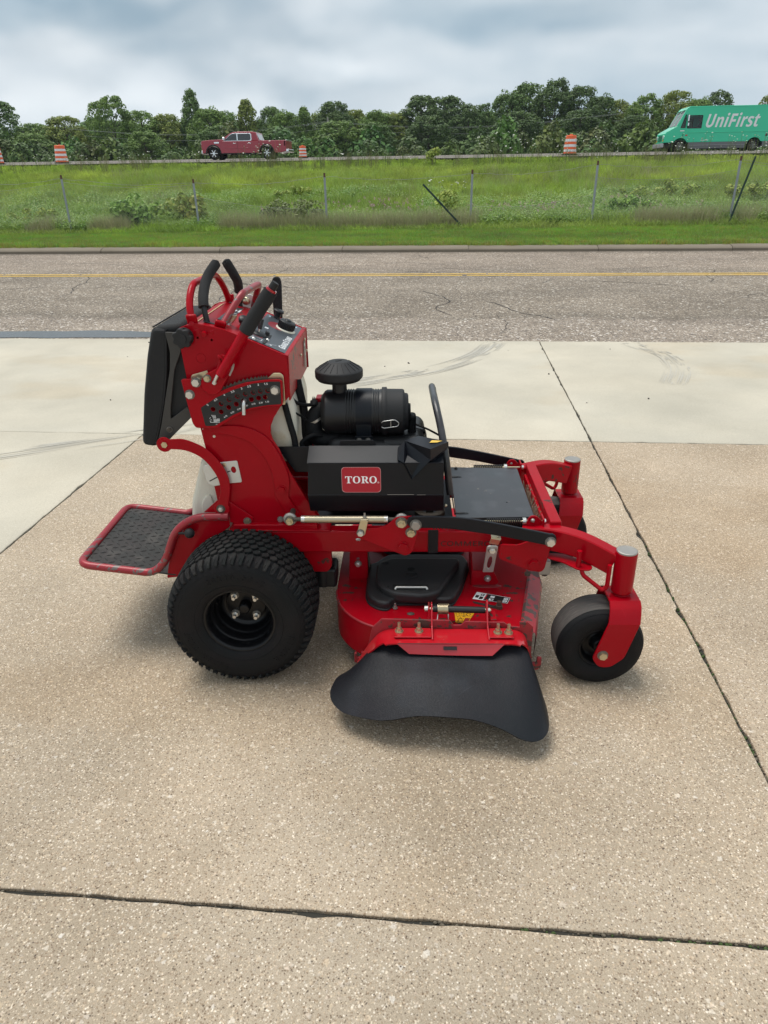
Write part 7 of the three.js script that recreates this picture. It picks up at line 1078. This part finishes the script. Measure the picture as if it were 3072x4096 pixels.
// ---- pickup
{
  const zc = -53.95, t = thing('pickup_truck', 'dark red crew cab pickup truck driving left on the highway', 'pickup', [-14.2, hwyY(zc) + 0.0, zc]);
  const W = 0.98, ext2 = (pts, w, b = 0.05) => { const g = new THREE.ExtrudeGeometry(shapeOf(pts), { depth: 2 * w - 2 * b, bevelEnabled: true, bevelThickness: b, bevelSize: b * 0.6, bevelOffset: -b * 0.6, bevelSegments: 3 }); g.translate(0, 0, -w + b); return g; };
  part('body', ext2([...[[-2.90, 0.40], [-2.95, 0.80], [-2.94, 1.09], [-2.86, 1.16], [-2.2, 1.205], [-1.56, 1.225], [-1.44, 1.12], [1.02, 1.11], [1.08, 1.125], [2.88, 1.12], [2.92, 1.08], [2.90, 0.46], [2.30, 0.36]], ...arc(1.57, 0.38, 0.50, 0.05, Math.PI - 0.05).slice(0), [0.9, 0.36], [-1.5, 0.36], ...arc(-2.12, 0.38, 0.50, 0.05, Math.PI - 0.05)], W, 0.045), M.burg, t);
  part('cab', ext2([[-1.66, 1.10], [-1.60, 1.20], [-0.88, 1.60], [-0.66, 1.66], [-0.2, 1.685], [0.66, 1.67], [0.88, 1.62], [1.05, 1.10]], 0.90, 0.09), M.burg, t);
  const win = [[-1.36, 1.135], [-0.95, 1.45], [-0.74, 1.555], [0.44, 1.555], [0.52, 1.50], [0.52, 1.20], [0.44, 1.135]];
  for (const s of [1, -1]) {
    const z = s > 0 ? 0.878 : -0.908; part('window_trim', plate(rounded(win.map(([x, y]) => [x * 1.0 + (x < -1 ? -0.05 : x > 0.3 ? 0.04 : 0), y + (y > 1.4 ? 0.03 : -0.03)]), 0.04), z, 0.03), M.chrome, t);
    part('front_window', plate(rounded([[-1.34, 1.145], [-0.95, 1.45], [-0.74, 1.55], [-0.46, 1.55], [-0.46, 1.145]], 0.02), s > 0 ? 0.893 : -0.923, 0.03), M.glass, t); part('rear_window', plate(rounded([[-0.38, 1.145], [-0.38, 1.55], [0.43, 1.55], [0.50, 1.49], [0.50, 1.21], [0.42, 1.145]], 0.03), s > 0 ? 0.893 : -0.923, 0.03), M.glass, t);
    for (const x of [-0.62, 0.42]) part('door_handle', rbox(0.22, 0.035, 0.05, 0.012, [x, 0.98, s * 0.99]), M.chrome, t);
    part('mirror', rbox(0.16, 0.20, 0.16, 0.05, [-1.32, 1.26, s * 1.06]), M.chrome, t); part('side_moulding', rbox(2.3, 0.03, 0.03, 0.01, [-0.1, 0.70, s * 0.985]), M.burg, t); part('rocker_panel', rbox(2.45, 0.10, 0.08, 0.03, [-0.3, 0.38, s * 0.94]), M.dark, t);
    part('fender_badge', rbox(0.34, 0.10, 0.02, 0.02, [-1.86, 1.03, s * 0.985]), M.chrome, t);
    for (const x of [-2.12, 1.57]) { const q = []; const o = arc(x, 0.38, 0.545, 0, Math.PI, 20), i2 = arc(x, 0.38, 0.475, Math.PI, 0, 20); part('wheel_arch', plate([...o, ...i2], s > 0 ? 0.965 : -0.995, 0.03, { bev: 0.004 }), M.dark, t); wheelAt(t, x, 0.385, s * 0.83, 0.385, 0.26, M.chrome, 6); }
    part('headlight', rbox(0.30, 0.20, 0.10, 0.03, [-2.82, 1.00, s * 0.89]), M.lamp, t); part('fog_trim', rbox(0.08, 0.22, 0.08, 0.02, [-2.90, 0.66, s * 0.86]), M.chrome, t); part('tail_light', rbox(0.12, 0.34, 0.08, 0.02, [2.83, 0.93, s * 0.94]), M.tail, t);
    part('bed_seam', rbox(0.016, 0.70, 0.012, 0.003, [1.07, 0.78, s * 0.981]), M.dark, t); part('door_seam', rbox(0.014, 0.75, 0.012, 0.003, [-0.42, 0.80, s * 0.981]), M.dark, t);
  }
  part('windscreen', gridSurf((u, v) => [lerp(-1.60, -0.90, v), lerp(1.215, 1.565, v) + 0.012, lerp(-0.78, 0.78, u)], 4, 2), M.glass, t); part('rear_glass', gridSurf((u, v) => [lerp(1.06, 0.90, v), lerp(1.18, 1.55, v), lerp(-0.7, 0.7, 1 - u)], 4, 2), M.glass, t);
  part('grille', rbox(0.06, 0.34, 1.3, 0.03, [-2.91, 0.86, 0]), M.chrome, t); part('front_bumper', rbox(0.22, 0.22, 1.9, 0.06, [-2.88, 0.46, 0]), M.chrome, t); part('rear_bumper', rbox(0.22, 0.20, 1.86, 0.05, [2.95, 0.50, 0]), M.chrome, t); part('bed_liner', rbox(1.70, 0.02, 1.6, 0.005, [1.95, 1.125, 0]), M.dark, t); part('antenna_fin', rbox(0.12, 0.06, 0.04, 0.015, [-0.55, 1.70, 0]), M.burg, t); part('tailgate_trim', rbox(0.05, 0.06, 1.7, 0.01, [2.90, 1.13, 0]), M.chrome, t);
}
// ---- delivery van
{
  const zn = -61, t = thing('delivery_van', 'bright green step van with large white lettering driving on the highway', 'van', [18, hwyY(zn) - 0.02, zn - 1.18]);
  M.vanG = phys([0.022, 0.60, 0.33], 0.34, 0, { clearcoat: 0.6, clearcoatRoughness: 0.15 }); M.vanGrey = std([0.16, 0.165, 0.17], 0.6); M.pane = phys([1, 1, 1], 0.02, 0, { transmission: 1, thickness: 0, ior: 1.45, color: lin(0.62, 0.68, 0.68) });
  const W = 1.16, side = [[-2.48, 0.66], [-2.50, 1.22], [-2.36, 1.36], [-1.70, 1.72], [-1.20, 2.74], [-1.10, 2.90], [-0.96, 2.98], [5.30, 2.98], [5.34, 0.66], ...arc(3.94, 0.40, 0.52, 0.5, Math.PI - 0.5), [3.2, 0.66], [-0.8, 0.66], ...arc(-1.34, 0.40, 0.55, 0.5, Math.PI - 0.5)];
  const hole = (pts) => { const p = new THREE.Path(rounded(pts, 0.06).map(([x, y]) => new THREE.Vector2(x, y))); return p; };
  const w1 = [[-0.98, 1.57], [0.03, 1.57], [0.03, 2.40], [-0.98, 2.40]], w2 = [[-1.46, 1.60], [-1.10, 1.60], [-1.10, 2.46], [-1.20, 2.46]];
  for (const s of [1, -1]) {
    part('side_panel', plate(side, s > 0 ? W - 0.05 : -W, 0.05, { holes: [hole(w1), hole(w2)], bev: 0.01 }), M.vanG, t);
    part('side_skirt', plate([[-0.76, 0.655], [3.38, 0.655], [3.30, 0.24], [-0.72, 0.24]], s > 0 ? W - 0.06 : -W + 0.01, 0.05), M.vanGrey, t); part('side_skirt', plate([[4.52, 0.655], [5.33, 0.655], [5.33, 0.30], [4.56, 0.30]], s > 0 ? W - 0.06 : -W + 0.01, 0.05), M.vanGrey, t);
    part('rub_rail', rbox(6.2, 0.05, 0.04, 0.012, [2.20, 1.30, s * (W + 0.01)]), M.vanG, t); part('skirt_rail', rbox(4.0, 0.05, 0.04, 0.012, [1.3, 0.45, s * W]), std([0.24, 0.245, 0.25], 0.5), t); part('roof_rail', rbox(6.3, 0.06, 0.05, 0.02, [2.17, 2.95, s * (W - 0.005)]), M.vanG, t);
    for (const [w, n] of [[w1, 'door_window'], [w2, 'quarter_window']]) { const c = w.reduce((a, p) => [a[0] + p[0] / 4, a[1] + p[1] / 4], [0, 0]); const gr = group(n, t); part('window_frame', plate(rounded(w.map(([x, y]) => [lerp(c[0], x, 1.03), lerp(c[1], y, 1.03)]), 0.06), s > 0 ? W - 0.006 : -W - 0.006, 0.012, { holes: [hole(w.map(([x, y]) => [lerp(c[0], x, 0.94), lerp(c[1], y, 0.95)]))], bev: 0.002 }), M.dark, gr); part('pane', plate(rounded(w, 0.06), s * (W - 0.03), 0.004, { bev: 0 }), M.pane, gr); if (n === 'door_window') part('window_bar', rbox(0.04, 0.82, 0.03, 0.008, [-0.62, 1.985, s * (W - 0.03)]), M.dark, gr); }
    part('mirror', rbox(0.10, 0.42, 0.20, 0.03, [-1.02, 2.22, s * (W + 0.18)]), M.chrome, t); part('mirror', rbox(0.10, 0.22, 0.20, 0.03, [-0.99, 1.82, s * (W + 0.18)]), M.chrome, t); part('mirror_arm', pipe([[-1.0, 2.46, s * W], [-1.0, 2.48, s * (W + 0.18)], [-1.0, 1.68, s * (W + 0.18)], [-1.0, 1.66, s * W]], 0.015, 0.05, 6), M.dark, t);
    wheelAt(t, -1.34, 0.41, s * (W - 0.18), 0.41, 0.26, M.vanGrey, 8); wheelAt(t, 3.94, 0.41, s * (W - 0.18), 0.41, 0.28, M.vanGrey, 8);
    part('headlight', T(cylG, [-2.53, 1.02, s * 0.86], [0, Math.PI / 2, 0], [0.13, 0.13, 0.05]), M.lamp, t); part('turn_signal', T(cylG, [-2.53, 0.80, s * 0.88], [0, Math.PI / 2, 0], [0.06, 0.06, 0.04]), std([0.75, 0.30, 0.03], 0.3), t);
    part('step_handle', rbox(0.03, 0.22, 0.03, 0.01, [-1.22, 1.12, s * (W + 0.02)]), M.dark, t); part('fuel_port', T(cylG, [4.72, 1.06, s * W], [0, 0, 0], [0.09, 0.09, 0.02]), M.dark, t);
  }
  // roof, bonnet, front and rear skins
  const skin = (a, b, w = W - 0.04) => { const g = bar([a[0], a[1], 0], [b[0], b[1], 0], 2 * w, 0.05, 0.012); return g; };
  part('roof', skin([-0.96, 2.965], [5.3, 2.965], W - 0.055), M.vanG, t); part('roof_front', skin([-1.18, 2.76], [-0.94, 2.96], W - 0.055), M.vanG, t); part('bonnet', skin([-2.38, 1.345], [-1.70, 1.705], W - 0.055), M.vanG, t); part('bonnet_nose', skin([-2.47, 1.23], [-2.36, 1.345], W - 0.055), M.vanG, t); part('front_panel', rbox(0.05, 0.60, 2 * W - 0.10, 0.01, [-2.475, 0.95, 0]), M.vanG, t); part('rear_panel', rbox(0.05, 2.3, 2 * W - 0.11, 0.01, [5.29, 1.82, 0]), M.vanG, t);
  part('floor', rbox(7.6, 0.05, 2 * W - 0.12, 0.01, [1.45, 0.70, 0]), M.dark, t); part('bulkhead', rbox(0.05, 2.2, 2 * W - 0.12, 0.01, [0.9, 1.8, 0]), M.vanGrey, t); part('firewall', rbox(0.05, 1.0, 2 * W - 0.12, 0.01, [-1.62, 1.2, 0]), M.dark, t);
  const ws = (z0, z1) => gridSurf((u, v) => [lerp(-1.70, -1.20, v) - 0.02, lerp(1.74, 2.72, v), lerp(z0, z1, u)], 2, 2); part('windscreen', ws(-1.03, -0.03), M.pane, t); part('windscreen', ws(0.03, 1.03), M.pane, t); part('windscreen_pillar', [bar([-1.70, 1.72, 0], [-1.19, 2.74, 0], 0.06, 0.05), bar([-1.70, 1.72, 1.07], [-1.19, 2.74, 1.07], 0.08, 0.05), bar([-1.70, 1.72, -1.07], [-1.19, 2.74, -1.07], 0.08, 0.05)], M.vanG, t);
  for (const z of [-0.5, 0.5]) part('wiper', pipe([[-1.20, 2.78, z + 0.25], [-1.28, 2.66, z + 0.15], [-1.30, 2.60, z - 0.3]], 0.014, 0.05, 6), M.dark, t);
  part('grille', rbox(0.03, 0.50, 1.2, 0.01, [-2.505, 0.96, 0]), M.vanG, t); for (let i = 0; i < 9; i++) part('grille_slot', rbox(0.012, 0.42, 0.05, 0.004, [-2.522, 0.96, -0.48 + i * 0.12]), M.dark, t);
  part('front_bumper', rbox(0.24, 0.26, 2.3, 0.03, [-2.62, 0.47, 0]), std([0.42, 0.43, 0.44], 0.4, 0.5), t); part('chassis_front', rbox(1.0, 0.3, 1.9, 0.02, [-2.0, 0.48, 0]), M.dark, t); part('chassis_rail', rbox(7.4, 0.2, 1.2, 0.02, [1.5, 0.5, 0]), M.dark, t); for (let i = 0; i < 3; i++) part('roof_marker', rbox(0.05, 0.05, 0.12, 0.015, [-1.05, 2.99, -0.4 + i * 0.4]), std([0.7, 0.35, 0.05], 0.4), t);
  // side lettering
  const tg = new TextGeometry('UniFirst', { font, size: 0.86, depth: 0.012, curveSegments: 4 }); tg.computeBoundingBox(); const bb = tg.boundingBox; tg.translate(-bb.min.x, -bb.min.y, 0); const p = tg.attributes.position; const k = 3.68 / (bb.max.x - bb.min.x); for (let i = 0; i < p.count; i++) p.setX(i, p.getX(i) * k + p.getY(i) * 0.23); tg.translate(0.26, 1.60, W + 0.004); part('side_lettering', tg, std([0.85, 0.85, 0.85], 0.5), t, { label: 'white slanted lettering on the van side' });
  part('door_label', rbox(0.30, 0.07, 0.006, 0.002, [-1.30, 1.42, W + 0.004]), std([0.72, 0.74, 0.72], 0.6), t); part('door_badge', rbox(0.16, 0.09, 0.006, 0.002, [-0.96, 1.12, W + 0.004]), std([0.45, 0.05, 0.05], 0.6), t); part('small_print', rbox(0.55, 0.045, 0.006, 0.002, [0.38, 0.78, W + 0.004]), std([0.6, 0.75, 0.68], 0.6), t);
  part('seat', [rbox(0.5, 0.12, 0.5, 0.04, [0.05, 1.28, 0.55]), rbox(0.12, 0.75, 0.5, 0.04, [0.32, 1.65, 0.55], [0, 0, -0.15])], M.dark, t); part('seat_pedestal', rbox(0.2, 0.5, 0.3, 0.02, [0.05, 0.98, 0.55]), M.dark, t); part('steering_wheel', T(new THREE.TorusGeometry(0.22, 0.018, 8, 28), [-0.66, 1.62, 0.55], [0, Math.PI / 2, 0.5]), M.dark, t); part('steering_column', rod([-0.66, 1.62, 0.55], [-1.3, 1.2, 0.55], 0.03), M.dark, t);
  // driver
  const bones = [[[0.10, 1.36, 0], [0.14, 1.62, 0], 0.15, 0.17], [[0.14, 1.62, 0], [0.13, 1.86, 0], 0.17, 0.14], [[0.13, 1.88, 0], [0.10, 2.02, 0], 0.06, 0.055], [[0.07, 2.10, 0], [0.06, 2.18, 0], 0.085, 0.095], [[-0.01, 2.11, 0], [-0.02, 2.12, 0], 0.03, 0.022]];
  for (const s of [1, -1]) bones.push([[0.13, 1.86, s * 0.13], [0.11, 1.84, s * 0.20], 0.08, 0.065], [[0.11, 1.84, s * 0.20], [-0.06, 1.60, s * 0.26], 0.062, 0.050], [[-0.06, 1.60, s * 0.26], [-0.46, 1.66, s * 0.18], 0.048, 0.034], [[-0.46, 1.66, s * 0.18], [-0.57, 1.70, s * 0.16], 0.034, 0.040], [[0.08, 1.40, s * 0.09], [-0.38, 1.44, s * 0.12], 0.10, 0.075], [[-0.38, 1.44, s * 0.12], [-0.46, 1.02, s * 0.12], 0.07, 0.05], [[-0.46, 0.98, s * 0.12], [-0.62, 0.92, s * 0.12], 0.05, 0.04], ...[0, 1, 2, 3].map((f) => [[-0.56, 1.70 + f * 0.018 - 0.03, s * 0.17], [-0.635, 1.68 + f * 0.02 - 0.03, s * (0.15 - (f % 2) * 0.008)], 0.013, 0.010]), [[-0.54, 1.71, s * 0.14], [-0.58, 1.75, s * 0.12], 0.014, 0.011]);
  const N = 84, mc = new MarchingCubes(N, new THREE.MeshBasicMaterial(), true, false, 120000); const ctr = [-0.22, 1.55, 0], half = 0.78; const cap = (p, [a, b, r0, r1]) => { const ab = [b[0] - a[0], b[1] - a[1], b[2] - a[2]], ap = [p[0] - a[0], p[1] - a[1], p[2] - a[2]], h = clamp((ap[0] * ab[0] + ap[1] * ab[1] + ap[2] * ab[2]) / (ab[0] ** 2 + ab[1] ** 2 + ab[2] ** 2)); return Math.hypot(ap[0] - ab[0] * h, ap[1] - ab[1] * h, ap[2] - ab[2] * h) - lerp(r0, r1, h); };
  mc.isolation = 0; for (let k2 = 0; k2 < N; k2++) for (let j = 0; j < N; j++) for (let i = 0; i < N; i++) { const q = [ctr[0] + (i / N * 2 - 1) * half, ctr[1] + (j / N * 2 - 1) * half, ctr[2] + (k2 / N * 2 - 1) * half]; let d = 1; for (const b of bones) { const e = cap(q, b), m = 0.03, hh = clamp(0.5 + 0.5 * (d - e) / m); d = lerp(d, e, hh) - m * hh * (1 - hh); } mc.field[i + j * N + k2 * N * N] = -d; }
  mc.update(); const cnt = mc.count, pg = new THREE.BufferGeometry(); pg.setAttribute('position', new THREE.BufferAttribute(mc.positionArray.slice(0, cnt * 3), 3)); pg.setAttribute('normal', new THREE.BufferAttribute(mc.normalArray.slice(0, cnt * 3), 3)); pg.scale(half, half, half); pg.translate(...ctr); const pp = pg.attributes.position, pc = []; for (let i = 0; i < cnt; i++) { const x = pp.getX(i), y = pp.getY(i); let c = [0.03, 0.035, 0.05]; if (y > 1.95) c = y > 2.17 || x > 0.10 ? [0.02, 0.014, 0.010] : [0.36, 0.20, 0.13]; else if (x < -0.10 && y > 1.5) c = [0.36, 0.20, 0.13]; else if (y < 1.48) c = [0.02, 0.022, 0.03]; pc.push(...c); } pg.setAttribute('color', new THREE.Float32BufferAttribute(pc, 3));
  const dr = thing('person', 'van driver in a dark shirt seated with hands on the wheel', 'person', [18, hwyY(zn) - 0.02, zn - 1.18 + 0.55]); part('body', pg, std([1, 1, 1], 0.75, 0, { vertexColors: true }), dr);
}

renderer.render(scene, camera);
